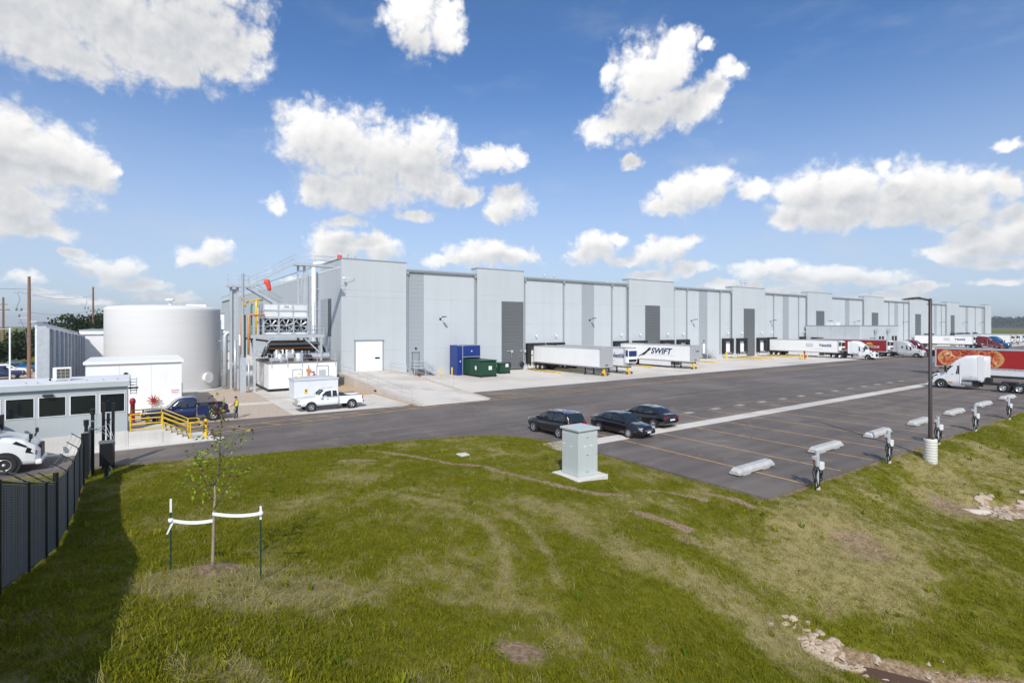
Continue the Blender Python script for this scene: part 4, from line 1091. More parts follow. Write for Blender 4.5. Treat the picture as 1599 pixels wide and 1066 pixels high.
def leaf_material(name, c0, c1):
    m = bpy.data.materials.new(name); m.use_nodes = True
    nt = m.node_tree; N = nt.nodes; b = N['Principled BSDF']; b.inputs['Roughness'].default_value = .7; b.inputs['Specular IOR Level'].default_value = .2
    g = N.new('ShaderNodeNewGeometry'); r = N.new('ShaderNodeMix'); r.data_type = 'RGBA'; r.inputs[6].default_value = (*c0,1); r.inputs[7].default_value = (*c1,1)
    nt.links.new(g.outputs['Random Per Island'], r.inputs[0]); nt.links.new(r.outputs[2], b.inputs['Base Color'])
    tr = N.new('ShaderNodeBsdfTranslucent'); nt.links.new(r.outputs[2], tr.inputs[0])
    ms = N.new('ShaderNodeMixShader'); ms.inputs[0].default_value = .25
    nt.links.new(b.outputs[0], ms.inputs[1]); nt.links.new(tr.outputs[0], ms.inputs[2]); nt.links.new(ms.outputs[0], N['Material Output'].inputs[0])
    return m
M_LEAFD = leaf_material('leaf_dark', (0.014,0.030,0.008), (0.040,0.070,0.020))
M_LEAFM = leaf_material('leaf_mid', (0.03,0.055,0.012), (0.075,0.10,0.025))
M_LEAFA = leaf_material('leaf_autumn', (0.05,0.04,0.015), (0.12,0.07,0.02))
M_BARK = mat('bark', (0.12,0.09,0.07), .9, 0, .2, 5)
def leaf_cloud(blobs, n, size, seed):
    r = np.random.default_rng(seed); V = []; Fc = []
    w = np.array([b[3]*b[4]*b[5] for b in blobs]) ** .7; w /= w.sum()
    which = r.choice(len(blobs), n, p=w)
    for i in range(n):
        b = blobs[which[i]]
        d = r.normal(0,1,3); d /= np.linalg.norm(d); q = r.random() ** .45
        c = np.array(b[:3]) + d*q*np.array(b[3:6])
        u = r.normal(0,1,3); u /= np.linalg.norm(u); v = np.cross(u, r.normal(0,1,3)); v /= np.linalg.norm(v) + 1e-9
        s = size*r.uniform(.6,1.4); k = len(V)
        V += [tuple(c - u*s - v*s*.5), tuple(c + u*s*.2 - v*s*.7), tuple(c + u*s + v*s*.3), tuple(c - u*s*.2 + v*s*.7)]; Fc.append((k,k+1,k+2,k+3))
    m = MB(); m.v = V; m.f = Fc; m.sm = [False]*len(Fc); return m
def far_tree(x, y, h, w, label, m, seed, n=2200):
    t = thing('tree', label, 'tree', (x,y,-.3), 0, 'trees on the far side of the field')
    r = random.Random(seed)
    MB().tube([(0,0,0),(.1,0,h*.25),(0,.1,h*.6)], [.3,.22,.08], 7).build('trunk', M_BARK, t)
    bl = [(r.uniform(-.5,.5)*w, r.uniform(-.5,.5)*w, h*r.uniform(.28,.85), w*r.uniform(.2,.34), w*r.uniform(.2,.34), h*r.uniform(.10,.17)) for _ in range(18)] + [(0,0,h*.55,w*.4,w*.4,h*.35)]
    leaf_cloud(bl, n, .28, seed).build('crown', m, t, fix=False)
FT = [(-33.0,62,10.0,8,'rounded dark tree just left of the thick utility pole',M_LEAFD),(-38.8,64,7.6,7,'lower dark tree between the two left utility poles',M_LEAFD),(-36.0,70,8.8,8,'mid green tree behind the gap in the left tree row',M_LEAFM),
      (-43.8,66,5.4,6,'small dark tree right of the thin utility pole',M_LEAFD),(-50.0,76,8.2,6,'brownish tree at the left edge of the picture',M_LEAFA),(-28.4,92,12.0,7,'treetop showing above the low building beside the utility pole',M_LEAFD),(-33.5,100,11.2,7,'treetop showing above the right end of the screen wall',M_LEAFD)]
for i, a in enumerate(FT): far_tree(*a[:5], a[5], 40 + i)
def field_fence():
    t = thing('field_fence', 'dark post and rail fence along the far field at left', 'fence', (-60,52,-.12))
    L = 36
    for z in (.5,.95): MB().bar((0,0,z),(L,-7.0,z),.04,.08).build('rail', M_BROWN, t)
    for k in range(15): MB().box(L*k/14 - .06,L*k/14 + .06,-7.0*k/14 - .06,-7.0*k/14 + .06,0,1.2).build('post', M_BROWN, t)
field_fence()
def flag_pole():
    t = thing('gate_mast', 'slender white mast with a level boom behind the guard house roof', 'mast', (-35.6,14.5,0))
    MB().cyl((0,0,0),(0,0,7.2),.09,8).build('mast', M_WHITE2, t); MB().bar((.2,0,7.1),(-3.6,0,6.95),.07,.09).build('boom', M_GALV, t)
flag_pole()
slab('parking_lot', [(-70,22),(-29.6,20),(-29.6,44),(-70,48)], -.005, .3, M_GRAVEL)

# ---------------------------------------------------------------- hills and woods on the right horizon
def far_hills():
    m = MB(); n = 60; rows = []
    rg = random.Random(12)
    pr = [(1000 + 1500*i/n, -520 + 1500*i/n) for i in range(n + 1)]
    top = []
    for i, (x, y) in enumerate(pr): top.append(17 + 6*math.sin(i*.21 + .6) + 3*math.sin(i*.63))
    r0 = [(x - 140,y - 60,-1) for x, y in pr]; r1 = [(x - 40,y - 20,h*.55) for (x,y),h in zip(pr,top)]; r2 = [(x,y,h) for (x,y),h in zip(pr,top)]; r3 = [(x + 160,y + 60,-1) for x,y in pr]
    m.loft([[Vector(q) for q in r] for r in (r0,r1,r2,r3)], closed=False)
    o = m.build('hill', mat('hill_wood_floor', (0.028,0.038,0.017), .95, 0, .25, .03)); tag(o, kind='structure')
    bl = []
    r = np.random.default_rng(5)
    m2 = MB(); V = []; Fc = []
    for k in range(1500):
        i = r.random()*n; a = int(i); f = i - a; b = min(a + 1, n); u = r.random()*1.0
        x = pr[a][0]*(1-f) + pr[b][0]*f; y = pr[a][1]*(1-f) + pr[b][1]*f; h = top[a]*(1-f) + top[b]*f
        px, py, pz = x - 40*u*2.6, y - 20*u*2.6, h*max(.03, 1 - .40*u*2.6)
        s = r.uniform(4.5,8.5)
        for j in range(16):
            d = r.normal(0,1,3); d /= np.linalg.norm(d); c = np.array([px,py,pz + s*.6]) + d*np.array([s*.75,s*.75,s*.7])*r.random()**.4
            uu = r.normal(0,1,3); uu /= np.linalg.norm(uu); vv = np.cross(uu, r.normal(0,1,3)); vv /= np.linalg.norm(vv); q = s*.26; kk = len(V)
            V += [tuple(c - uu*q - vv*q), tuple(c + uu*q - vv*q), tuple(c + uu*q + vv*q), tuple(c - uu*q + vv*q)]; Fc.append((kk,kk+1,kk+2,kk+3))
    m2.v = V; m2.f = Fc; m2.sm = [False]*len(Fc)
    tag(m2.build('woods', M_LEAFM, fix=False), 'dark wooded hillside far off on the right horizon', 'woods', kind='stuff')
far_hills()

# ---------------------------------------------------------------- refrigeration plant
def machine_room():
    t = thing('machine_room', 'white machine room on a dark base with two doors in front', 'building', (-10.8,-8.9,0))
    L, D, H = 7.6, 10.0, 3.15
    MB().box(-.05,L + .05,.1,D,.0,.32).build('base_frame', M_BLK, t)
    MB().box(0,L,0,D,.32,H).build('wall', M_WHITE, t)
    MB().box(-.06,L + .06,-.06,D,H,H + .10).build('roof', mat('roof_brown',(0.20,0.17,0.15),.8,0,.1,1), t)
    def door(x, w, h):
        d = MB().box(x,x + w,-.05,-.005,.36,.36 + h).build('door', M_WHITE2, t)
        MB().box(x - .08,x,-.07,-.005,.34,.36 + h + .08).box(x + w,x + w + .08,-.07,-.005,.34,.36 + h + .08).box(x,x + w,-.07,-.005,.36 + h,.36 + h + .08).build('door_frame', M_TRIM, d)
        MB().box(x + w - .16,x + w - .08,-.1,-.05,1.25,1.35).build('handle', M_STEEL, d)
        return d
    d1 = door(2.6,.95,2.0); d2 = door(5.3,1.25,2.3)
    MB().box(2.75,3.05,-.056,-.05,1.5,1.64).build('warning_sign', M_YEL, d1); MB().box(3.15,3.45,-.056,-.05,1.8,1.94).build('warning_sign', M_YEL, d1)
    MB().box(5.5,6.3,-.06,-.05,1.35,2.25).build('notice_board', mat('board_grey',(0.42,0.45,0.46),.6), d2)
    for z in (.6,1.2,1.8,2.4): pass
    MB().cyl((4.25,-.16,1.15),(4.25,-.16,2.35),.11,10).build('orange_pipe', M_ORANGE, t); MB().box(4.05,4.5,-.3,-.02,2.2,2.42).build('orange_valve', M_ORANGE, t)
    MB().cyl((4.25,-.16,2.4),(4.25,-.16,2.9),.05,8).build('vent_pipe', M_GALV, t)
    MB().box(4.75,5.0,-.06,-.003,1.95,2.1).build('red_sign', M_RED, t); MB().lathe([(.0,0),(.15,0),(.15,.12),(.0,.12)],(0,0,0),12).xf(Matrix.Translation((4.95,-.02,1.7)) @ Matrix.Rotation(R(90),4,'X')).build('alarm_bell', M_RED, t)
    MB().box(4.72,4.85,-.08,-.003,1.45,1.62).build('alarm_box', M_RED, t)
    # rails and rooftop vessels
    rl = MB()
    for z in (.55,1.05): rl.tube([(.3,.15,H + z),(L - .1,.15,H + z)], .025, 6); rl.tube([(.3,.15,H + z),(.3,D - .5,H + z)], .025, 6)
    o = rl.build('railing', M_GALV, t)
    for x in (.3,2.0,3.6,5.3,7.4): MB().box(x - .03,x + .03,-.10,-.06,H - .45,H + 1.05).build('post', M_GALV, o)
    for (x, r, h) in ((1.5,.62,1.0),(3.6,.55,1.0)):
        MB().lathe([(r,H + .1),(r,H + h),(r*.8,H + h + .12),(.0,H + h + .16)], (x,1.6,0), 20).build('insulated_tank', M_ALU, t)
    MB().cyl((5.0,1.9,H + .62),(7.2,1.9,H + .62),.45,18).build('receiver', M_ALU, t)
    MB().cyl((.3,1.0,H + .35),(1.2,1.0,H + .35),.3,14).build('receiver', M_ALU, t)
    for x in (1.0,2.1):
        MB().tube([(x,1.0,H + .2),(x,1.0,H + 1.5),(x + .7,1.0,H + 1.5),(x + .7,1.0,H + .9)], .12, 8).build('white_pipe', M_WHITE2, t)
    for k, (y, z, mm) in enumerate(((2.8,1.9,M_CHASS),(3.4,2.1,M_GALV),(4.0,1.6,M_ORANGE),(4.6,2.2,M_GALV),(5.4,1.3,M_CHASS))):
        MB().tube([(.2,y,H + z*.4),(.6,y,H + z),(L - .9,y,H + z),(L - .5,y,H + z*.5)], .13, 8).build('roof_pipe', mm, t)
    MB().cyl((4.6,1.2,H + .5),(5.0,1.2,H + .5),.32,14).build('motor', M_CHASS, t)
    for x in (1.2,2.6,4.4,6.2): MB().box(x,x + .5,6.0,7.0,H + .1,H + 1.6).build('equipment_skid', mat('skid_grey',(.12,.12,.12),.6), t)
machine_room()
def platform():
    t = thing('steel_platform', 'galvanised steel platform with railings carrying the condenser', 'platform', (-12.4,-7.6,0))
    L, D, z = 8.1, 7.0, 6.05
    for x in (.35, L - .35):
        for y in (0.15, D - .3): MB().box(x - .13,x + .13,y - .13,y + .13,0,z).build('column', M_GALV, t)
    MB().box(0,L,0,.28,z,z + .34).build('edge_beam', M_GALV, t); MB().box(0,L,D - .28,D,z,z + .34).build('edge_beam', M_GALV, t)
    MB().box(0,.28,.28,D - .28,z,z + .34).build('edge_beam', M_GALV, t); MB().box(L - .28,L,.28,D - .28,z,z + .34).build('edge_beam', M_GALV, t)
    MB().box(.05,L - .05,.05,D - .05,z + .345,z + .39).build('grating', M_GALV, t)
    for (a, b) in (((.45,.15,z - 1.9),(2.3,.15,z)),((L - .45,.15,z - 1.9),(L - 2.3,.15,z)),((.35,.3,z - 1.9),(.35,2.2,z)),((L - .35,.3,z - 1.9),(L - .35,2.2,z))):
        MB().bar(a, b, .15, .15).build('brace', M_GALV, t)
    rl = MB()
    for h in (.5,1.0): rl.tube([(.05,D,z + .39 + h),(.05,.05,z + .39 + h),(L - .05,.05,z + .39 + h),(L - .05,D,z + .39 + h)], .025, 6)
    o = rl.build('railing', M_GALV, t)
    for x in np.linspace(.05, L - .05, 7): MB().cyl((x,.05,z + .35),(x,.05,z + 1.4),.025,6).build('post', M_GALV, o)
    for y in (2,4,6): MB().cyl((.05,y,z + .35),(.05,y,z + 1.4),.025,6).build('post', M_GALV, o); MB().cyl((L - .05,y,z + .35),(L - .05,y,z + 1.4),.025,6).build('post', M_GALV, o)
platform()
def condenser():
    t = thing('evaporative_condenser', 'grey evaporative condenser with three big fans on the steel platform', 'condenser', (-10.9,-6.6,6.45))
    L, D, H = 4.95, 3.4, 3.65
    MB().box(-.06,L + .06,.18,D,1.92,H).build('upper_casing', M_GALV, t)
    MB().box(-.12,L + .12,.0,D,1.86,2.0).build('ledge', M_GALV, t); MB().box(-.1,L + .1,.1,D,2.72,2.80).build('ledge', M_GALV, t)
    MB().box(0,L,1.0,D,0,1.86).build('coil_section', M_CHASS, t)
    MB().box(0,L,.06,1.0,0,.24).build('basin', M_GALV, t)
    for k in range(4):
        x = k*L/3; MB().box(x - .07,x + .07,.02,1.0,.0,1.86).build('frame_post', M_GALV, t)
    w = L/3
    for k in range(3):
        cx = (k + .5)*w
        f = MB().lathe([(.76,-.12),(.80,-.14),(.80,.12),(.76,.10)], (0,0,0), 32).xf(Matrix.Translation((cx,.12,1.06)) @ Matrix.Rotation(R(90),4,'X')).build('fan_ring', M_GALV, t)
        MB().cyl((cx,.02,1.06),(cx,.32,1.06),.13,12).build('hub', M_GALV, f)
        for j in range(7):
            a = 2*math.pi*j/7 + .3*k; c, s = math.cos(a), math.sin(a); tx, tz = -s, c
            MB().add([(cx + c*.10 - tx*.035,.10,1.06 + s*.10 - tz*.035),(cx + c*.74 - tx*.075,.06,1.06 + s*.74 - tz*.075),(cx + c*.74 + tx*.075,.16,1.06 + s*.74 + tz*.075),(cx + c*.10 + tx*.035,.18,1.06 + s*.10 + tz*.035)],[(0,1,2,3)]).build('blade', M_GALV, f)
        MB().box(cx - .55,cx + .55,.05,.14,.02,.22).build('basin_panel', M_GUARDR, t)
        for z in (2.06,2.86): MB().box(cx - w/2 + .1,cx + w/2 - .1,.14,.18,z,z + .6).build('access_panel', M_GUARDR, t, bevel=.015)
    pl = MB().box(L/2 - .5,L/2 + .55,.09,.138,3.12,3.44).build('name_plate', M_WHITE2, t)
    text('Frick', .27, M_TXTB, pl, (L/2 + .02,.082,3.28), FACE_NY, bold=.008, shear=.2)
    MB().cyl((L + .5,.6,0),(L + .5,.6,3.4),.10,8).build('side_pipe', M_GALV, t)
    for i in range(9): MB().box(L + .85,L + 1.25,.28,.32,.3 + i*.38,.34 + i*.38).build('ladder_rung', M_GALV, t)
    for x in (L + .83,L + 1.27): MB().box(x - .025,x + .025,.26,.34,0,4.0).build('ladder_stile', M_GALV, t)
    MB().cyl((-.55,.6,0),(-.55,.6,3.3),.22,10).build('header_pipe', M_WHITE2, t)
condenser()
def pipe_run(name, pts, r, m, label, cat='pipe'):
    o = MB().tube(pts, r, 10).build(name, m); tag(o, label, cat, 'coloured refrigeration pipes')
pipe_run('orange_pipe', [(-13.3,-7.0,4.2),(-13.3,-7.0,8.2),(-13.3,-6.9,8.55),(-13.1,-6.6,8.6),(-12.8,-5.2,8.6)], .10, M_ORANGE, 'orange pipe with bent top farthest left of the coloured pipes')
pipe_run('green_pipe', [(-12.95,-7.1,4.0),(-12.95,-7.1,8.7)], .085, M_GREENP, 'slim green pipe between the two left orange pipes')
pipe_run('orange_pipe', [(-12.6,-7.2,4.2),(-12.6,-7.2,8.5),(-12.4,-7.1,8.7),(-11.2,-7.0,8.7),(-10.9,-6.7,8.7)], .12, M_ORANGE, 'thick orange pipe elbowing right into the condenser')
pipe_run('green_pipe', [(-12.25,-6.9,5.6),(-12.25,-6.9,9.7),(-12.1,-6.5,9.9)], .10, M_GREENP, 'taller green pipe right of the thick orange pipe')
pipe_run('yellow_pipe', [(-11.75,-6.9,6.5),(-11.75,-6.9,10.2),(-11.6,-6.7,10.45),(-11.0,-6.4,10.45)], .13, M_YEL, 'thick yellow upright pipe beside the condenser')
pipe_run('yellow_pipe', [(-12.9,-6.8,9.6),(-12.9,-6.8,9.95),(-12.5,-6.8,10.25),(-11.4,-6.8,10.45)], .09, M_YEL, 'thin yellow cross pipe at the top of the pipe group')
pipe_run('brown_pipe', [(-13.0,-6.9,6.0),(-12.6,-5.5,6.0),(-10.0,-5.5,5.6),(-6.0,-5.4,5.6)], .11, mat('pipe_brown',(.16,.06,.04),.5), 'dark brown pipe running under the platform deck')
pipe_run('grey_pipe', [(-14.4,-2.6,0.2),(-14.4,-2.6,6.3),(-14.2,-2.6,6.6),(-13.2,-2.6,6.6)], .28, M_GALV, 'wide grey upright pipe with elbow right of the tank')
pipe_run('steel_pipe', [(-15.6,-1.2,4.6),(-15.6,-1.2,5.4),(-15.4,-1.2,5.6),(-13.6,-1.2,5.6)], .11, M_GALV, 'bent steel pipe entering the plant beside the tank')
pipe_run('steel_pipe', [(-14.0,-4.0,3.0),(-12.4,-4.0,3.0)], .07, M_GALV, 'short level steel pipe low between tank and machine room')
for i, (x, y, h) in enumerate(((-13.7,-5.4,5.8),(-13.1,-4.6,6.4),(-12.7,-8.0,3.6),(-13.5,-1.0,6.2))):
    pipe_run('service_pipe', [(x,y,0),(x,y,h)], (.16,.12,.09,.2)[i], (M_GALV,M_WHITE,M_GALV,M_ALU)[i], ('broad galvanised riser left of the machine room','white riser left of the machine room','thin riser in front of the left platform column','insulated riser nearest the tank')[i])
def catwalk():
    t = thing('catwalk', 'galvanised catwalk with stairs and gantry rising from the plant to the roof', 'catwalk', (0,0,0))
    y = -3.4
    for x in (-13.9,-13.2):
        MB().box(x - .13,x + .13,y - .13,y + .13,0,12.0).build('column', M_GALV, t)
    MB().box(-13.85,-13.3,y + .12,y + .2,4,11.8).build('column_web', M_GALV, t)
    MB().box(-14.3,-12.0,y - .6,y + .6,12.0,12.28).build('landing', M_GALV, t)
    def stringer(a, b, nm='stair_stringer'):
        for dy in (-.5,.5): MB().bar((a[0],y + dy,a[1]),(b[0],y + dy,b[1]),.10,.26).build(nm, M_GALV, t)
        n = 16
        for k in range(1, n): MB().box(a[0] + (b[0]-a[0])*k/n - .12,a[0] + (b[0]-a[0])*k/n + .12,y - .45,y + .45,a[1] + (b[1]-a[1])*k/n - .02,a[1] + (b[1]-a[1])*k/n + .02).build('tread', M_GALV, t)
        rl = MB()
        for dy in (-.5,.5):
            for h in (.6,1.1): rl.tube([(a[0],y + dy,a[1] + h),(b[0],y + dy,b[1] + h)], .022, 5)
        o = rl.build('railing', M_GALV, t)
        for k in range(0, n + 1, 3):
            for dy in (-.5,.5): MB().cyl((a[0] + (b[0]-a[0])*k/n,y + dy,a[1] + (b[1]-a[1])*k/n),(a[0] + (b[0]-a[0])*k/n,y + dy,a[1] + (b[1]-a[1])*k/n + 1.1),.02,5).build('post', M_GALV, o)
    stringer((-12.0,12.1),(-6.9,15.2))
    stringer((-12.1,12.0),(-8.3,9.7))
    MB().box(-6.9,-1.9,y - .6,y + .6,15.0,15.28).build('roof_walkway', M_GALV, t)
    rl = MB()
    for dy in (-.55,.55):
        for h in (.6,1.1): rl.tube([(-6.9,y + dy,15.28 + h),(-1.9,y + dy,15.28 + h)], .022, 5)
    for h in (.6,1.1): rl.tube([(-14.25,y - .55,12.28 + h),(-12.0,y - .55,12.28 + h)], .022, 5); rl.tube([(-14.25,y - .55,12.28 + h),(-14.25,y + .55,12.28 + h)], .022, 5)
    o = rl.build('railing', M_GALV, t)
    for x in (-6.9,-5.6,-4.4,-3.2,-1.9): MB().cyl((x,y - .55,15.2),(x,y - .55,16.4),.022,5).build('post', M_GALV, o)
    for x in (-14.25,-13.1,-12.0): MB().cyl((x,y - .55,12.2),(x,y - .55,13.4),.022,5).build('post', M_GALV, o)
    for x in (-6.3,-5.55): MB().box(x - .13,x + .13,y + .1,y + .36,3.2,15.0).build('support_post', M_GALV, t)
    MB().bar((-6.3,y + .2,10.8),(-5.5,y + .2,14.7),.14,.14).build('brace', M_GALV, t)
catwalk()
def stack():
    t = thing('exhaust_stack', 'thin grey exhaust stack rising above the coloured pipes', 'stack', (-13.25,-7.7,0))
    MB().cyl((0,0,3.9),(0,0,13.3),.14,12).build('pipe', M_STRIPE, t); MB().box(-.16,.16,-.16,.16,10.3,10.5).build('band', M_ORANGE, t); MB().box(-.3,.3,-.2,.2,0,3.9).build('support', M_GALV, t)
stack()
def windsock(x, y, z, label, tilt):
    t = thing('windsock', label, 'windsock', (x,y,z)); t.scale = (.8,.8,.8)
    MB().cyl((0,0,-2.0),(0,0,.1),.05,6).build('mast', M_GALV, t)
    p = [(0,0,.25),(.08*tilt,0,.05),(.25*tilt,0,-.35),(.42*tilt,0,-.85),(.5*tilt,0,-1.25)]
    MB().tube(p, [.36,.44,.36,.27,.2], 10).build('sock', M_WSOCK, t)
    MB().tube([(.4*math.cos(2*math.pi*k/12),.4*math.sin(2*math.pi*k/12),.28) for k in range(13)], .03, 5).build('ring', M_WSOCK, t)
windsock(-10.8,-7.4,12.5,'drooping red windsock above the condenser',1.0)
windsock(.5,2.0,17.2,'red windsock on top of the warehouse corner',.1)
def white_container():
    t = thing('plant_enclosure', 'plain white steel enclosure with shallow gable behind the white pickup', 'enclosure', (-10.0,-17.3,0))
    L, D, H = 4.4, 2.2, 1.9
    mm = mat('enclosure_pale', (0.62,0.65,0.69), .5, 0, .03, 1)
    MB().box(0,L,0,D,.05,H).build('body', mm, t)
    MB().prism([(-.08,H),(L + .08,H),(L + .08,H + .12),(L*.62,H + .30),(-.08,H + .14)], 'y', -.08, D + .08).build('roof', mat('enclosure_roof', (0.52,0.55,0.58), .5), t)
    for x in (L*.33,L*.66): MB().box(x - .01,x + .01,-.01,.0,.1,H - .03).build('panel_joint', M_TXTG, t)
    MB().box(1.0,1.3,-.02,-.002,.55,1.05).build('warning_sign', M_YEL, t); MB().box(1.08,1.22,-.026,-.02,.75,.95).build('sign_mark', M_TXTK, t)
white_container()

# ---------------------------------------------------------------- vehicles
def paint(name, col, rough=.25, coat=.6):
    return mat('paint_' + name, col, rough, 0, coat=coat)
P_BLACK = paint('black', (0.006,0.006,0.008), .18, 1.0)
P_NAVY = paint('navy', (0.008,0.018,0.085), .2, .8)
P_WHITE = paint('white', (0.76,0.77,0.78), .3, .5)
P_MAROON = paint('maroon', (0.14,0.006,0.014), .25, .6)
P_BLUE = paint('blue', (0.008,0.10,0.26), .25, .6)
P_SILVER = paint('silver', (0.50,0.51,0.52), .28, .5)
M_TRAILER = mat('trailer_white', (0.79,0.795,0.79), .4, 0, .025, .4, streak=.05)
M_TRED = mat('trailer_red', (0.24,0.010,0.014), .4)
M_RAIL = mat('trailer_rail', (0.56,0.57,0.58), .35, .5)
M_SKIRT = mat('trailer_skirt', (0.66,0.67,0.68), .45)
WHEEL_CACHE = {}
def add_wheel(parent, x, y, r, w, side, rim=.62, spokes=5, steel=False):
    """a wheel whose outer face looks to +y*side; tyre with a rim as its sub-part"""
    key = (round(r,3), round(w,3), rim, spokes, steel)
    if key not in WHEEL_CACHE:
        ty = MB().lathe([(r*rim,-w/2),(r*.93,-w/2),(r,-w*.36),(r,w*.36),(r*.93,w/2),(r*rim,w/2),(r*rim,-w/2)], (0,0,0), 28)
        ty.xf(Matrix.Rotation(R(-90), 4, 'X'))
        rm = MB().lathe([(r*rim*1.01,w*.30),(r*rim*1.01,w*.50),(r*rim*.90,w*.48),(r*rim*.86,w*.20),(.0,w*.16)], (0,0,0), 24)
        rm.lathe([(r*.16,w*.16),(r*.15,w*.46),(.0,w*.48)], (0,0,0), 12)
        for k in range(spokes):
            a = 2*math.pi*k/spokes; c, s = math.cos(a), math.sin(a)
            if steel: rm.cyl((c*r*rim*.55,s*r*rim*.55,w*.16),(c*r*rim*.55,s*r*rim*.55,w*.24),r*.06,6)
            else: rm.bar((c*r*.1,s*r*.1,w*.38),(c*r*rim*.93,s*r*rim*.93,w*.42),r*.17,w*.12)
        rm.xf(Matrix.Rotation(R(-90), 4, 'X'))
        a = ty.build('tyre', M_TYRE, parent); b = rm.build('rim', M_RIM, a)
        WHEEL_CACHE[key] = (a.data, b.data)
        t = a
    else:
        d0, d1 = WHEEL_CACHE[key]
        t = bpy.data.objects.new('tyre', d0); COL.objects.link(t); t.parent = parent
        b = bpy.data.objects.new('rim', d1); COL.objects.link(b); b.parent = t
    t.location = (x, y, r)
    if side < 0: t.rotation_euler = (0, 0, math.pi)
    return t
def itp(tab, x, k):
    for a, b in zip(tab[:-1], tab[1:]):
        if a[0] <= x <= b[0]: return a[k] + (b[k]-a[k])*(x-a[0])/(b[0]-a[0] + 1e-9)
    return tab[0][k] if x < tab[0][0] else tab[-1][k]
def car_loft(tab, nsub=3, square=False):
    """tab rows: x, half width, z bottom, z shoulder, z top -> smooth closed shell"""
    xs = []
    for a, b in zip(tab[:-1], tab[1:]):
        for i in range(nsub): xs.append(a[0] + (b[0]-a[0])*i/nsub)
    xs.append(tab[-1][0])
    rings = []
    for x in xs:
        hw, zb, zs, zt = (itp(tab, x, k) for k in (1,2,3,4)); h = zs - zb
        half = [(hw*.80,zb),(hw*.95,zb + h*.10),(hw*.995,zb + h*.35),(hw,zb + h*.60),(hw*.975,zb + h*.85),(hw*.92,zs),(hw*.80,zs + (zt-zs)*.55),(hw*.45,zt)]
        if square:
            d = zt - zs
            half = [(hw*.90,zb),(hw*.985,zb + h*.04),(hw,zb + h*.25),(hw,zb + h*.6),(hw*.998,zs - h*.02),(hw*.985,zs + d*.42),(hw*.93,zs + d*.82),(hw*.82,zt - d*.04),(hw*.4,zt)]
        rings.append([Vector((x,-q[0],q[1])) for q in half] + [Vector((x,q[0],q[1])) for q in half[::-1]])
    return MB().loft(rings, True, True, True)
def cabin_loft(tab, nsub=3):
    """rows: x, half width base, half width roof, z base, z roof"""
    xs = []
    for a, b in zip(tab[:-1], tab[1:]):
        for i in range(nsub): xs.append(a[0] + (b[0]-a[0])*i/nsub)
    xs.append(tab[-1][0]); rings = []
    for x in xs:
        hb, hr, zb, zr = (itp(tab, x, k) for k in (1,2,3,4)); h = zr - zb
        half = [(hb,zb),(hb + (hr-hb)*.5,zb + h*.5),(hr + (hb-hr)*.08,zb + h*.90),(hr*.93,zb + h*.98),(hr*.5,zr + .012)]
        rings.append([Vector((x,-q[0],q[1])) for q in half] + [Vector((x,q[0],q[1])) for q in half[::-1]])
    return MB().loft(rings, True, True, True)
def side_glass(parent, tab, poly, name='side_window', off=.014, m=None):
    for s in (-1, 1):
        vs = []
        for (x, z) in poly:
            hb, hr, zb, zr = (itp(tab, x, k) for k in (1,2,3,4)); f = (z-zb)/max(zr-zb, .05)
            y = (hb + (hr-hb)*f*1.0) + off
            vs.append((x, s*y, z))
        MB().add(vs, [tuple(range(len(vs)))]).build(name, m or M_GLASSC, parent)
def end_glass(parent, xb, zb, xt, zt, wb, wt, name, off=.02):
    d = Vector((xt-xb, 0, zt-zb)).normalized(); n = Vector((d.z,0,-d.x))
    if (xb > xt) != (n.x > 0): n = -n
    if n.z < 0: n = -n
    o = n*off
    a = Vector((xb,0,zb)) + o; b = Vector((xt,0,zt)) + o; md = (a + b)/2 + n*.02
    vs = [(a.x - .05,-wb,a.z),(a.x,0,a.z),(a.x - .05,wb,a.z),(md.x - .03,-(wb + wt)/2,md.z),(md.x,0,md.z),(md.x - .03,(wb + wt)/2,md.z),(b.x,-wt,b.z - .02),(b.x,0,b.z),(b.x,wt,b.z - .02)]
    if xb < xt: vs = [(q[0] + (.1 if i in (0,2) else .06 if i in (3,5) else 0),q[1],q[2]) for i,q in enumerate(vs)]
    MB().add(vs, [(0,1,4,3),(1,2,5,4),(3,4,7,6),(4,5,8,7)], True).build(name, M_GLASSC, parent)
def wheel_wells(parent, xs, hw, r):
    for x in xs:
        for s in (-1, 1):
            MB().cyl((x, s*(hw - .30), r), (x, s*(hw + .004), r), r + .055, 24).build('wheel_well', M_BLACK, parent)
def lamps(parent, x, y, z, dx, dy, dz, m, name):
    for s in (-1, 1): MB().box(x - dx/2,x + dx/2,s*y - dy/2,s*y + dy/2,z - dz/2,z + dz/2).build(name, m, parent, bevel=.02)
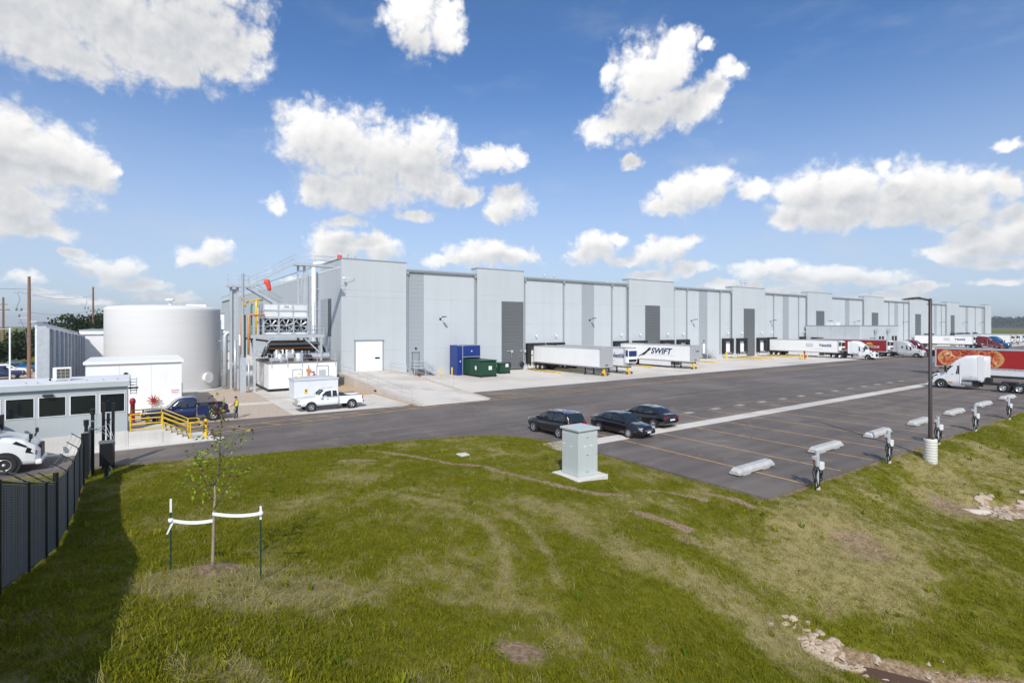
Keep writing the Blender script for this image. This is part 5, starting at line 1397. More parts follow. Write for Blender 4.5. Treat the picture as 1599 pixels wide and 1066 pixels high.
def sedan(label, pt, loc, rz, group=None, shape=0):
    t = thing('parked_car', label, 'car', loc, rz, group)
    L, hw = 4.8, .90
    low = [(-2.40,.70,.42,.72,.80),(-2.30,.82,.30,.90,1.02),(-1.75,.885,.22,.96,1.07),(-.9,.90,.19,.93,.98),(.4,.90,.19,.90,.96),(1.05,.895,.20,.87,.97),(1.7,.87,.22,.80,.90),(2.15,.80,.26,.70,.79),(2.40,.62,.32,.58,.62)]
    car_loft(low, 4).build('body', pt, t)
    cab = [(-1.95,.74,.60,.98,1.02),(-1.15,.80,.60,.95,1.39),(-.35,.82,.62,.94,1.47),(.25,.82,.61,.94,1.43),(1.18,.80,.66,.92,.96)]
    cabin_loft(cab, 4).build('cabin', pt, t)
    side_glass(t, cab, [(-1.28,1.02),(-.30,1.00),(-.30,1.38),(-.85,1.36),(-1.15,1.27)]); side_glass(t, cab, [(-.22,1.00),(.86,.98),(.72,1.06),(.22,1.33),(-.22,1.38)])
    end_glass(t, 1.14, .97, .34, 1.38, .70, .56, 'windscreen'); end_glass(t, -1.86, 1.04, -1.14, 1.37, .64, .55, 'rear_window')
    wheel_wells(t, (-1.38, 1.40), hw, .325)
    for x in (-1.38,1.40):
        for s in (-1,1): add_wheel(t, x, s*(hw - .085), .325, .21, s, .66, 7)
    lamps(t, 2.17, .60, .68, .26, .26, .12, M_HEAD, 'headlight'); lamps(t, -2.33, .64, .86, .14, .26, .13, M_TAIL, 'taillight')
    MB().box(2.30,2.41,-.38,.38,.50,.60).build('grille', M_CHROME, t, bevel=.01); MB().box(-2.42,-2.36,-.26,.26,.60,.72).build('number_plate', M_PLATE, t); MB().box(2.38,2.43,-.16,.16,.40,.50).build('number_plate', M_PLATE, t)
    for s in (-1,1): MB().box(.72,.90,s*.92 - .08,s*.92 + .08,.96,1.08).build('wing_mirror', pt, t, bevel=.03)
    return t
def suv(label, pt, loc, rz, group=None):
    t = thing('parked_car', label, 'car', loc, rz, group)
    hw = .93
    low = [(-2.30,.74,.45,.80,.95),(-2.18,.88,.34,1.02,1.08),(-1.6,.92,.28,1.06,1.08),(0,.93,.26,1.02,1.06),(.95,.92,.27,1.00,1.10),(1.7,.90,.30,.94,1.04),(2.12,.84,.36,.86,.94),(2.30,.66,.42,.72,.78)]
    car_loft(low, 4).build('body', pt, t)
    cab = [(-2.22,.80,.66,1.04,1.12),(-1.95,.84,.68,1.04,1.60),(-1.0,.86,.69,1.03,1.68),(.1,.86,.68,1.03,1.65),(1.18,.82,.70,1.02,1.08)]
    cabin_loft(cab, 4).build('cabin', pt, t)
    side_glass(t, cab, [(-1.88,1.16),(-.72,1.10),(-.72,1.52),(-1.55,1.50),(-1.80,1.40)]); side_glass(t, cab, [(-.64,1.10),(.86,1.08),(.70,1.18),(.10,1.50),(-.64,1.53)])
    end_glass(t, 1.12, 1.10, .22, 1.58, .74, .62, 'windscreen'); end_glass(t, -2.22, 1.14, -1.98, 1.55, .70, .62, 'rear_window')
    wheel_wells(t, (-1.36, 1.36), hw, .355)
    for x in (-1.36,1.36):
        for s in (-1,1): add_wheel(t, x, s*(hw - .085), .355, .22, s, .66, 5)
    lamps(t, 2.12, .62, .84, .22, .28, .09, M_HEAD, 'headlight'); lamps(t, -2.20, .68, 1.0, .14, .30, .14, M_TAIL, 'taillight')
    for s in (-1,1):
        MB().tube([(-1.7,s*.60,1.66),(-1.5,s*.62,1.74),(.0,s*.62,1.74),(.2,s*.60,1.66)], .022, 6).build('roof_rail', M_CHROME, t)
        MB().box(.74,.94,s*.96 - .09,s*.96 + .09,1.06,1.22).build('wing_mirror', pt, t, bevel=.03)
    MB().box(-2.33,-2.28,-.26,.26,.62,.74).build('number_plate', M_PLATE, t); MB().box(2.2,2.31,-.4,.4,.62,.78).build('grille', M_CHASS, t)
    return t
def pickup(label, pt, loc, rz, trim=True, dark_rims=False, group=None):
    t = thing('pickup_truck', label, 'pickup truck', loc, rz, group)
    hw = .98
    low = [(-.62,.97,.42,1.12,1.14),(.0,.98,.40,1.12,1.14),(.85,.98,.40,1.13,1.20),(1.3,.97,.42,1.12,1.20),(2.2,.96,.44,1.10,1.16),(2.62,.93,.46,1.06,1.12),(2.80,.86,.50,.98,1.02)]
    car_loft(low, 4).build('body', pt, t)
    cab = [(-.62,.90,.74,1.10,1.80),(-.40,.91,.76,1.10,1.88),(.25,.91,.76,1.10,1.88),(.55,.91,.74,1.10,1.80),(1.28,.88,.70,1.12,1.18)]
    cabin_loft(cab, 4).build('cabin', pt, t)
    side_glass(t, cab, [(-.50,1.22),(-.08,1.20),(-.08,1.72),(-.44,1.70)]); side_glass(t, cab, [(.04,1.20),(1.02,1.18),(.90,1.30),(.50,1.68),(.04,1.73)])
    end_glass(t, 1.22, 1.20, .62, 1.76, .80, .66, 'windscreen'); MB().box(-.66,-.63,-.66,.66,1.28,1.72).build('rear_window', M_GLASSC, t)
    bd = MB()
    bd.box(-2.80,-.68,-.975,-.86,.50,1.20).box(-2.80,-.68,.86,.975,.50,1.20).box(-2.80,-2.70,-.86,.86,.52,1.18).box(-.78,-.68,-.86,.86,.5,1.20)
    bd.build('bed', pt, t, bevel=.03)
    MB().box(-2.69,-.79,-.855,.855,.60,.70).build('bed_floor', M_BLACK, t)
    MB().box(-2.72,-.7,-.98,-.85,1.2,1.235).build('bed_rail_cap', M_BLACK, t); MB().box(-2.72,-.7,.85,.98,1.2,1.235).build('bed_rail_cap', M_BLACK, t)
    MB().box(-1.5,-.85,-.7,.7,.71,1.22).build('bed_tool_chest', M_CHASS, t, bevel=.02)
    wheel_wells(t, (-1.78, 1.78), hw, .41)
    for x in (-1.78,1.78):
        for s in (-1,1): add_wheel(t, x, s*(hw - .10), .40, .26, s, .58, 5)
    MB().box(2.62,2.92,-.93,.93,.46,.70).build('front_bumper', M_CHROME if trim else M_CHASS, t, bevel=.04)
    MB().box(2.72,2.84,-.52,.52,.76,1.06).build('grille', M_CHROME if trim else M_CHASS, t, bevel=.02)
    lamps(t, 2.68, .74, .92, .20, .28, .22, M_HEAD, 'headlight'); lamps(t, -2.78, .89, .98, .10, .18, .40, M_TAIL, 'taillight')
    MB().box(-2.95,-2.78,-.92,.92,.50,.68).build('rear_bumper', M_CHROME if trim else M_CHASS, t, bevel=.03)
    for s in (-1,1):
        MB().box(.86,1.04,s*1.08 - .10,s*1.08 + .10,1.14,1.36).build('wing_mirror', pt, t, bevel=.03)
        MB().box(.30,.46,s*.985 - .012,s*.985 + .012,1.0,1.05).build('door_handle', M_CHROME, t)
        MB().box(-.6,1.3,s*.93 - .06,s*.93 + .06,.34,.42).build('running_board', M_CHASS, t)
    return t
# --- articulated trucks
def trailer(label, loc, rz, side=None, body=None, reefer=None, coupled=False, skirt=False, wheels=True, cat='trailer', group='trailers in the yard', name='semi_trailer', unit=None, detail=True):
    """nose points to local +x; box 16.15 m long"""
    t = thing(name, label, cat, loc, rz, group)
    m = body or M_TRAILER
    L2, hw, z0, z1 = 8.08, 1.29, 1.22, 4.05
    bx = MB().box(-L2, L2, -hw, hw, z0 + .12, z1 - .05).build('box_body', m, t, bevel=.03)
    MB().box(-L2 + .02, L2 - .02, -hw + .02, hw - .02, z1 - .05, z1 + .02).build('roof_sheet', M_RAIL, t)
    for s in (-1,1):
        MB().box(-L2, L2, s*hw - .025, s*hw + .025, z0 - .05, z0 + .15).build('lower_rail', M_RAIL, t)
        MB().box(-L2, L2, s*hw - .02, s*hw + .02, z1 - .12, z1 + .03).build('upper_rail', M_RAIL, t)
        tp = MB()
        for k in range(26): tp.box(-L2 + .3 + k*.6,-L2 + .5 + k*.6,s*(hw + .028) - .004,s*(hw + .028) + .004,z0 - .02,z0 + .03)
        tag(tp.build('reflective_tape', M_TAIL, t), kind='stuff')
        for x in (-7.9,0,7.9): MB().box(x - .06,x + .06,s*(hw + .03) - .01,s*(hw + .03) + .01,z0 + .05,z0 + .11).build('marker_lamp', M_YEL, t)
        if detail:
            for k in range(1, 13): MB().box(-L2 + k*1.243 - .02,-L2 + k*1.243 + .02,s*hw - .003,s*hw + .008,z0 + .15,z1 - .12).build('side_seam', m, bx)
    for x in (L2 - .06, -L2 + .06): MB().box(x - .07,x + .07,-hw - .02,hw + .02,z0,z1 + .02).build('end_frame', M_RAIL, t)
    MB().box(-L2 + .2, L2 - .2, -.5, .5, z0 - .25, z0 - .05).build('floor_beam', M_CHASS, t)
    MB().box(-7.6,-3.6,-.55,.55,.62,.96).build('bogie_frame', M_CHASS, t)
    if wheels:
        for x in (-7.0,-5.75):
            MB().cyl((x,-1.0,.5),(x,1.0,.5),.09,8).build('axle', M_CHASS, t)
            for s in (-1,1):
                add_wheel(t, x, s*1.12, .50, .28, s, .56, 8, True); add_wheel(t, x, s*.80, .50, .28, s, .56, 8, True)
    for s in (-1,1): MB().box(-7.75,-7.70,s*.85 - .35,s*.85 + .35,.25,.95).build('mud_flap', M_BLACK, t)
    if not coupled:
        for s in (-1,1):
            MB().box(4.35,4.51,s*.9 - .08,s*.9 + .08,.12,1.15).build('landing_leg', M_CHASS, t); MB().box(4.28,4.58,s*.9 - .15,s*.9 + .15,.0,.12).build('landing_foot', M_CHASS, t)
        MB().bar((4.4,-.85,.7),(4.4,.85,.7),.08,.08).build('leg_brace', M_CHASS, t)
    else:
        for s in (-1,1): MB().box(4.35,4.51,s*.9 - .08,s*.9 + .08,.55,1.15).build('landing_leg', M_CHASS, t)
    if skirt:
        for s in (-1,1): MB().box(-3.3,3.9,s*1.26 - .015,s*1.26 + .015,.36,z0 - .05).build('side_skirt', M_SKIRT, t)
    if reefer:
        r = MB().box(L2 + .01,L2 + .52,-1.02,1.02,1.75,3.85).build('cooling_unit', reefer, t, bevel=.06)
        MB().box(L2 + .5,L2 + .56,-.85,.85,2.75,3.6).build('grille', unit or M_BLACK, r); MB().box(L2 + .5,L2 + .55,-.85,.85,1.9,2.3).build('grille', M_BLACK, r)
        for s in (-1,1): MB().box(L2 + .08,L2 + .5,s*1.03 - .012,s*1.03 + .012,2.75,3.7).build('side_louvre', unit or M_BLACK, r)
        MB().cyl((2.0,-.9,.62),(3.4,-.9,.62),.3,12).build('fuel_tank', M_STEEL, t)
    else:
        MB().box(L2 + .01,L2 + .03,-1.0,.2,2.6,3.0).build('nose_plate', M_RAIL, t)
    MB().box(L2 - .02,L2 + .05,-.3,.3,1.45,1.7).build('connector_box', M_TRIMD, t)
    return t
def side_text(t, s, size, m, x, z, side, **k):
    if side < 0: return text(s, size, m, t, (x,-1.315,z), FACE_NY, **k)
    return text(s, size, m, t, (x,1.315,z), (R(90),0,R(180)), **k)
def nest_marks(t, side, x=2.6):
    side_text(t, 'Nestlé', 1.0, M_TXTB, x + 1.7*(1 if side < 0 else -1), 2.85, side, bold=.02)
    side_text(t, 'Good Food, Good Life', .26, M_TXTG, x, 2.0, side)
    sg = -1 if side < 0 else 1
    q = MB()
    for k in range(5): q.box(x - (2.6 - k*.28)*(1 if side < 0 else -1),x - (2.42 - k*.28)*(1 if side < 0 else -1),sg*1.312,sg*1.318,2.35,3.3)
    q.box(x - 2.75*(1 if side < 0 else -1),x - 1.0*(1 if side < 0 else -1),sg*1.306,sg*1.311,2.5,3.1)
    q.build('emblem', M_TXTG, t)
def tractor(label, pt, loc, rz, style=0, group='truck tractors', skirt=True):
    """nose points to local +x, origin under the front axle"""
    t = thing('truck_tractor', label, 'truck', loc, rz, group)
    if style == 0:    # sloping bonnet, tall aerodynamic sleeper
        tab = [(-4.45,1.19,1.12,3.62,3.98),(-3.9,1.22,1.10,3.66,4.02),(-2.95,1.22,1.10,3.56,3.95),(-2.42,1.22,1.08,3.32,3.74),(-2.36,1.22,.44,3.29,3.71),(-1.7,1.22,.44,2.92,3.38),(-1.15,1.21,.44,2.52,2.95),(-.70,1.20,.46,2.08,2.36),(-.42,1.18,.46,1.80,2.00),(.15,1.16,.50,1.60,1.84),(.75,1.10,.42,1.40,1.66),(1.15,1.00,.38,1.12,1.36),(1.34,.82,.42,.95,1.10)]
    else:
        tab = [(-4.45,1.19,.95,3.58,3.95),(-4.0,1.22,.55,3.60,3.98),(-2.6,1.22,.48,3.45,3.86),(-1.75,1.22,.46,2.90,3.30),(-1.25,1.20,.46,2.30,2.70),(-.95,1.19,.46,1.95,2.16),(-.2,1.16,.50,1.75,1.96),(.75,1.12,.42,1.58,1.80),(1.12,1.04,.40,1.35,1.55),(1.28,.90,.42,1.05,1.15)]
    car_loft(tab, 5, True).build('cab_body', pt, t)
    ytab = [(r[0], r[1], r[1]*.98, r[2], r[4]) for r in tab]
    side_glass(t, ytab, [(x + (.42 if style == 0 else 0), z) for x, z in (((-2.62 if style == 0 else -2.2),1.78),(-.92,1.78),(-.93,2.02),(-1.40,2.70),((-2.62 if style == 0 else -2.2),2.78))], 'side_window', .022)
    def cabglass():
        top, bot = ((-1.10,2.92), (-.58,2.20)) if style == 0 else ((-1.50,2.92), (-.98,2.16))
        vs = []
        for (x, z), w in ((bot,1.06),(top,1.00)):
            for f in (-1,-.5,0,.5,1): vs.append((x + .10 - .16*f*f, f*w, z + .07 - .20*f*f))
        MB().add(vs, [(i,i+1,i+6,i+5) for i in range(4)], True).build('windscreen', M_GLASSC, t)
    cabglass()
    if style == 1: side_glass(t, ytab, [(-3.3,2.1),(-2.9,2.1),(-2.9,2.6),(-3.3,2.6)], 'sleeper_window', .016)
    for s in (-1,1):
        k0 = .42 if style == 0 else 0
        MB().box(-1.02 + k0,-.80 + k0,s*1.38 - .12,s*1.38 + .12,1.95,2.75).build('wing_mirror', M_BLK if style == 0 else pt, t, bevel=.03)
        MB().bar((-1.0 + k0,s*1.15,2.3),(-.92 + k0,s*1.38,2.3),.05,.05).build('mirror_arm', M_BLK, t)
        MB().add([(.78,s*1.11,1.05),(1.18,s*.99,.88),(1.22,s*.96,1.08),(.86,s*1.09,1.30)],[(0,1,2,3)]).build('headlight', M_GLASSC if style == 0 else M_HEAD, t)
        MB().add([(.30,s*1.165,1.56),(.80,s*1.115,1.30),(.86,s*1.105,1.36),(.45,s*1.14,1.66)],[(0,1,2,3)]).build('bonnet_vent', M_BLK, t)
        MB().cyl((.92,s*.9,1.55),(1.0,s*1.02,1.80),.05,6).box(.93,1.06,s*1.04 - .10,s*1.04 + .10,1.72,1.95).build('bonnet_mirror', M_BLK, t)
        MB().cyl((-2.48,s*.92,.66),(-3.75,s*.92,.66),.33,16).build('fuel_tank', M_STEEL, t)
        MB().box(-2.9,-1.0,s*1.18 - .02,s*1.18 + .02,.36,.50).build('step', M_RAIL, t)
        MB().box(-2.40 + k0,-2.37 + k0,s*1.225 - .006,s*1.225 + .006,.7,2.75).build('door_seam', M_TXTG, t); MB().box(-1.85 + k0,-1.65 + k0,s*1.23 - .015,s*1.23 + .015,1.70,1.76).build('door_handle', M_BLK, t)
    g = MB().box(1.16,1.36,-.60,.60,.62,1.28).build('grille', M_CHASS if style == 0 else M_CHROME, t, bevel=.04)
    MB().box(1.15,1.42,-1.0,1.0,.36,.60).build('bumper', pt if style == 0 else M_CHROME, t, bevel=.06)
    for s in (-1,1): MB().box(-5.25,-4.46,s*1.19 - .02,s*1.19 + .02,1.2,3.9).build('side_extender', pt, t)
    for s in (-1,1):
        MB().box(-2.34,.95,s*1.222 - .008,s*1.222 + .008,1.06,1.10).build('waist_seam', M_TXTG, t) if style else None
        MB().box(-1.35,-.75,s*1.226 - .006,s*1.226 + .006,.72,.86).build('door_sticker', M_GOLD, t)
        MB().box(-2.30,-2.26,s*1.226 - .006,s*1.226 + .006,.6,3.1).build('cab_seam', M_TRIM, t)
        MB().box(-3.9,-3.5,s*1.226 - .006,s*1.226 + .006,1.25,1.65).build('locker_door', M_TXTG, t)
        MB().box(-4.5,-2.4,s*.80 - .02,s*.80 + .02,.34,1.08).build('under_panel', M_CHASS, t)
    MB().box(-4.9,-4.46,-.9,.9,1.0,3.4).build('rear_wall', M_SKIRT if pt is P_WHITE else M_CHASS, t)
    kf = .74 if style == 0 else .90            # the sleeper is short
    for ch in t.children:
        for v in ch.data.vertices:
            if v.co.x < -.4: v.co.x = -.4 + (v.co.x + .4)*kf
    MB().box(-8.0,-1.0,-.42,.42,.66,.94).build('chassis', M_CHASS, t)
    MB().box(-6.6,-5.3,-.5,.5,.95,1.16).build('fifth_wheel', M_CHASS, t, bevel=.03)
    MB().box(-4.4,-3.9,-.45,.45,.94,1.5).build('battery_box', M_CHASS, t)
    for s in (-1,1):
        MB().cyl((0,s*.8,.52),(0,s*1.19,.52),.63,24).build('wheel_well', M_BLACK, t)
        add_wheel(t, 0, s*1.08, .52, .30, s, .56, 8, True)
        for x in (-5.6,-6.95):
            add_wheel(t, x, s*1.08, .52, .30, s, .56, 8, True); add_wheel(t, x, s*.74, .52, .30, s, .56, 8, True)
        MB().box(-7.75,-7.70,s*.9 - .32,s*.9 + .32,.25,.95).build('mud_flap', M_BLACK, t)
    MB().cyl((-5.6,-.9,.52),(-5.6,.9,.52),.1,8).build('axle', M_CHASS, t); MB().cyl((-6.95,-.9,.52),(-6.95,.9,.52),.1,8).build('axle', M_CHASS, t)
    return t
def nose_stand(x, y, label):
    t = thing('trailer_stand', label, 'trailer stand', (x,y,0), 0, 'yellow trailer nose stands')
    MB().box(-.13,.13,-.13,.13,.25,1.05).build('column', M_YEL, t); MB().box(-.4,.4,-.15,.15,1.05,1.15).build('head_plate', M_YEL, t)
    MB().bar((-.6,-.25,.22),(.6,-.25,.22),.1,.1).build('axle', M_YEL, t)
    for s in (-1,1): add_wheel(t, s*.5, -.3, .2, .13, 1, .5, 5); MB().bar((s*.5,-.1,.25),(0,.0,.95),.07,.07).build('strut', M_YEL, t)

sedan('black sedan in the middle of three dark cars, nose towards the light pole', P_BLACK, (4.78,-47.75,0), R(-90), 'black cars by the yard entrance')
sedan('black sedan parked tail out, farthest right of three dark cars', P_BLACK, (8.9,-46.4,0), R(90), 'black cars by the yard entrance')
suv('black crossover with roof rails, half behind the grey cabinet', P_BLACK, (.95,-45.15,0), R(90), 'black cars by the yard entrance')
pickup('white extended cab pickup parked in front of the machine room', P_WHITE, (-8.75,-24.85,0), R(180))
pickup('navy blue pickup by the yellow stair railings', P_NAVY, (-19.75,-24.7,0), R(180), False)
M90 = R(-90)
a = trailer('plain white trailer at the dock beside the green dumpsters', (34.28,-8.85,0), M90)
nose_stand(34.0,-16.6,'yellow nose stand under the plain white trailer')
b = trailer('white trailer with a blue cooling unit behind the plain white one', (39.35,-8.85,0), M90, reefer=M_WHITE2, unit=M_TXTB); nest_marks(b, -1, 5.0)
nose_stand(39.2,-16.6,'yellow nose stand under the trailer with the blue cooling unit')
c_ = trailer('white trailer lettered SWIFT with grey speed stripes', (55.6,-8.85,0), M90, skirt=True)
def swift_marks(t):
    text('SWIFT', 1.42, M_TXTB, t, (1.7,-1.315,2.85), FACE_NY, bold=.045, shear=.28, sx=1.12)
    for k in range(4): MB().add([(-3.6 + k*.5,-1.314,1.75 + .1*k),(-3.2 + k*.5,-1.314,1.75 + .1*k),(-.4,-1.314,3.15 + k*.12),(-1.0,-1.314,3.15 + k*.12)],[(0,1,2,3)]).build('speed_stripe', M_TXTG if k % 2 else M_TRIMD, t)
    MB().box(-1.4,4.9,-1.316,-1.312,2.16,2.22).build('underline', M_TXTG, t)
    text('SWIFT', .38, M_TXTB, t, (8.1,.55,3.0), (R(90),0,R(90)), bold=.01, shear=.25)
swift_marks(c_)
nose_stand(55.3,-16.6,'yellow nose stand under the SWIFT lettered trailer')
d_ = trailer('white trailer with navy lettering coupled to a white tractor', (109.6,-8.85,0), M90, reefer=M_WHITE2, coupled=True, skirt=True); nest_marks(d_, -1, 3.6)
tractor('white tractor with its nose out on the road, left of the red trailer', P_WHITE, (109.6,-22.9,0), M90, 0)
e_ = trailer('dark red trailer with pale lettering and ochre emblem beyond the white tractor', (122.8,-13.8,0), M90, body=M_TRED, reefer=M_WHITE2, coupled=False)
text('TOMBSTONE', .72, mat('lettering_cream', (.55,.45,.40), .5), e_, (4.4,-1.315,2.35), FACE_NY, bold=.03); MB().prism([(3.5,2.85),(5.3,2.85),(4.9,3.3),(4.4,3.5),(3.9,3.3)], 'y', -1.318, -1.305).build('emblem', M_GOLD, e_)
f_ = trailer('plain white trailer coupled to the silver tractor', (126.8,-12.6,0), M90, coupled=True)
tractor('silver grey tractor with small sleeper window left of the light pole', P_SILVER, (126.8,-26.4,0), M90, 1)
tractor('maroon tractor mostly hidden behind the silver tractor', P_MAROON, (132.5,-26.4,0), M90, 1)
g_ = trailer('white trailer with navy lettering coupled to the maroon tractor beyond the light pole', (203.0,-9.6,0), M90, reefer=M_WHITE2, coupled=True, detail=False); nest_marks(g_, -1, 3.0)
tractor('maroon tractor in front of the far lettered trailer', P_MAROON, (203.0,-23.4,0), M90, 1)
trailer('plain white trailer coupled to the bright blue tractor', (208.5,-9.6,0), M90, coupled=True, detail=False)
tractor('bright blue tractor beside the far maroon tractor', P_BLUE, (208.5,-24.2,0), M90, 0)
for i, (x, y) in enumerate(((236,-12),(243,-12),(252,-12),(262,-12))):
    trailer(('farthest left','second','third','farthest right')[i] + ' of four white trailers beyond the blue tractor', (x,y,0), M90, reefer=M_WHITE2, detail=False, wheels=i < 2)
tractor('white tractor parked alone in a stall before the pizza trailer', P_WHITE, (57.4,-51.0,0), R(90), 0)
tractor('white tractor cut off by the left picture edge in front of the guard house', P_WHITE, (-28.35,-36.25,0), 0, 0)
def pizza_material():
    m = bpy.data.materials.new('pizza_print'); m.use_nodes = True
    nt = m.node_tree; N = nt.nodes; b = N['Principled BSDF']; b.inputs['Roughness'].default_value = .45
    tc = N.new('ShaderNodeTexCoord'); sp = N.new('ShaderNodeSeparateXYZ'); nt.links.new(tc.outputs['Object'], sp.inputs[0])
    def M(op, a, b_=None):
        n = N.new('ShaderNodeMath'); n.operation = op
        for i, v in enumerate((a, b_)):
            if v is None: continue
            if isinstance(v, (int, float)): n.inputs[i].default_value = v
            else: nt.links.new(v, n.inputs[i])
        return n.outputs[0]
    nz = N.new('ShaderNodeTexNoise'); nt.links.new(tc.outputs['Object'], nz.inputs[0]); nz.inputs['Scale'].default_value = 1.6; nz.inputs['Detail'].default_value = 5; nz.inputs['Distortion'].default_value = 1.5
    vo = N.new('ShaderNodeTexVoronoi'); nt.links.new(tc.outputs['Object'], vo.inputs[0]); vo.inputs['Scale'].default_value = 1.15
    cr = N.new('ShaderNodeValToRGB'); nt.links.new(nz.outputs['Fac'], cr.inputs[0])
    e = cr.color_ramp.elements; e[0].position = .30; e[0].color = (.10,.012,.008,1); e[1].position = .72; e[1].color = (.80,.66,.46,1)
    for p, c in ((.42,(.38,.045,.015,1)),(.52,(.52,.13,.04,1)),(.58,(.55,.24,.09,1))):
        q = e.new(p); q.color = c
    v2 = N.new('ShaderNodeMix'); v2.data_type = 'RGBA'; v2.inputs[7].default_value = (.33,.02,.012,1)
    mr = N.new('ShaderNodeMapRange'); mr.inputs[1].default_value = .34; mr.inputs[2].default_value = .28; nt.links.new(vo.outputs['Distance'], mr.inputs[0]); nt.links.new(mr.outputs[0], v2.inputs[0]); nt.links.new(cr.outputs[0], v2.inputs[6])
    rr = M('ADD', M('POWER', M('ABSOLUTE', M('DIVIDE', sp.outputs[0], 3.9)), 2.0), M('POWER', M('ABSOLUTE', M('DIVIDE', sp.outputs[2], 2.1)), 2.0))
    rr = M('ADD', rr, M('MULTIPLY', M('SUBTRACT', nz.outputs['Fac'], .5), .22))
    ms = N.new('ShaderNodeMapRange'); ms.inputs[1].default_value = .70; ms.inputs[2].default_value = .80; nt.links.new(rr, ms.inputs[0])
    n2 = N.new('ShaderNodeTexNoise'); nt.links.new(tc.outputs['Object'], n2.inputs[0]); n2.inputs['Scale'].default_value = 3.0
    c2 = N.new('ShaderNodeMix'); c2.data_type = 'RGBA'; c2.inputs[6].default_value = (.42,.16,.03,1); c2.inputs[7].default_value = (.68,.40,.16,1); nt.links.new(n2.outputs['Fac'], c2.inputs[0])
    mx = N.new('ShaderNodeMix'); mx.data_type = 'RGBA'; nt.links.new(ms.outputs[0], mx.inputs[0]); nt.links.new(v2.outputs[2], mx.inputs[6]); nt.links.new(c2.outputs[2], mx.inputs[7])
    nt.links.new(mx.outputs[2], b.inputs['Base Color'])
    return m
h_ = trailer('red trailer with a giant pizza printed on its side behind the white tractor', (78.8,-52.2,0), R(90), reefer=M_WHITE2, coupled=False, skirt=True)
def pizza(t):
    red = mat('print_red', (.34,.010,.010), .4)
    MB().box(-7.95,7.9,1.302,1.306,1.42,3.86).build('printed_panel', red, t)
    n = 48; pts = []
    for k in range(n):
        a = 2*math.pi*k/n; pts.append((3.9 + 3.85*math.cos(a), max(1.44, min(3.84, 2.64 + 1.95*math.sin(a)))))
    o = MB().prism([(p[0] - 3.9, p[1] - 2.64) for p in pts], 'y', 0, .006).build('pizza_print', pizza_material(), t); o.location = (3.9,1.308,2.64)
    MB().box(-7.95,7.9,1.300,1.304,3.86,3.90).box(-7.95,7.9,1.300,1.304,1.38,1.42).build('panel_border', mat('print_dark',(.06,.004,.006),.5), t)
pizza(h_)
# distant cars at the left
pickup('navy pickup in the gravel lot at the left edge', P_NAVY, (-38.9,28.5,0), R(0), False, group='cars in the far gravel lot')
suv('white sport utility vehicle in the far gravel lot', P_WHITE, (-38.9,36.0,0), R(0), 'cars in the far gravel lot')
suv('blue car behind the white one in the far gravel lot', P_BLUE, (-38.2,42.0,0), R(0), 'cars in the far gravel lot')

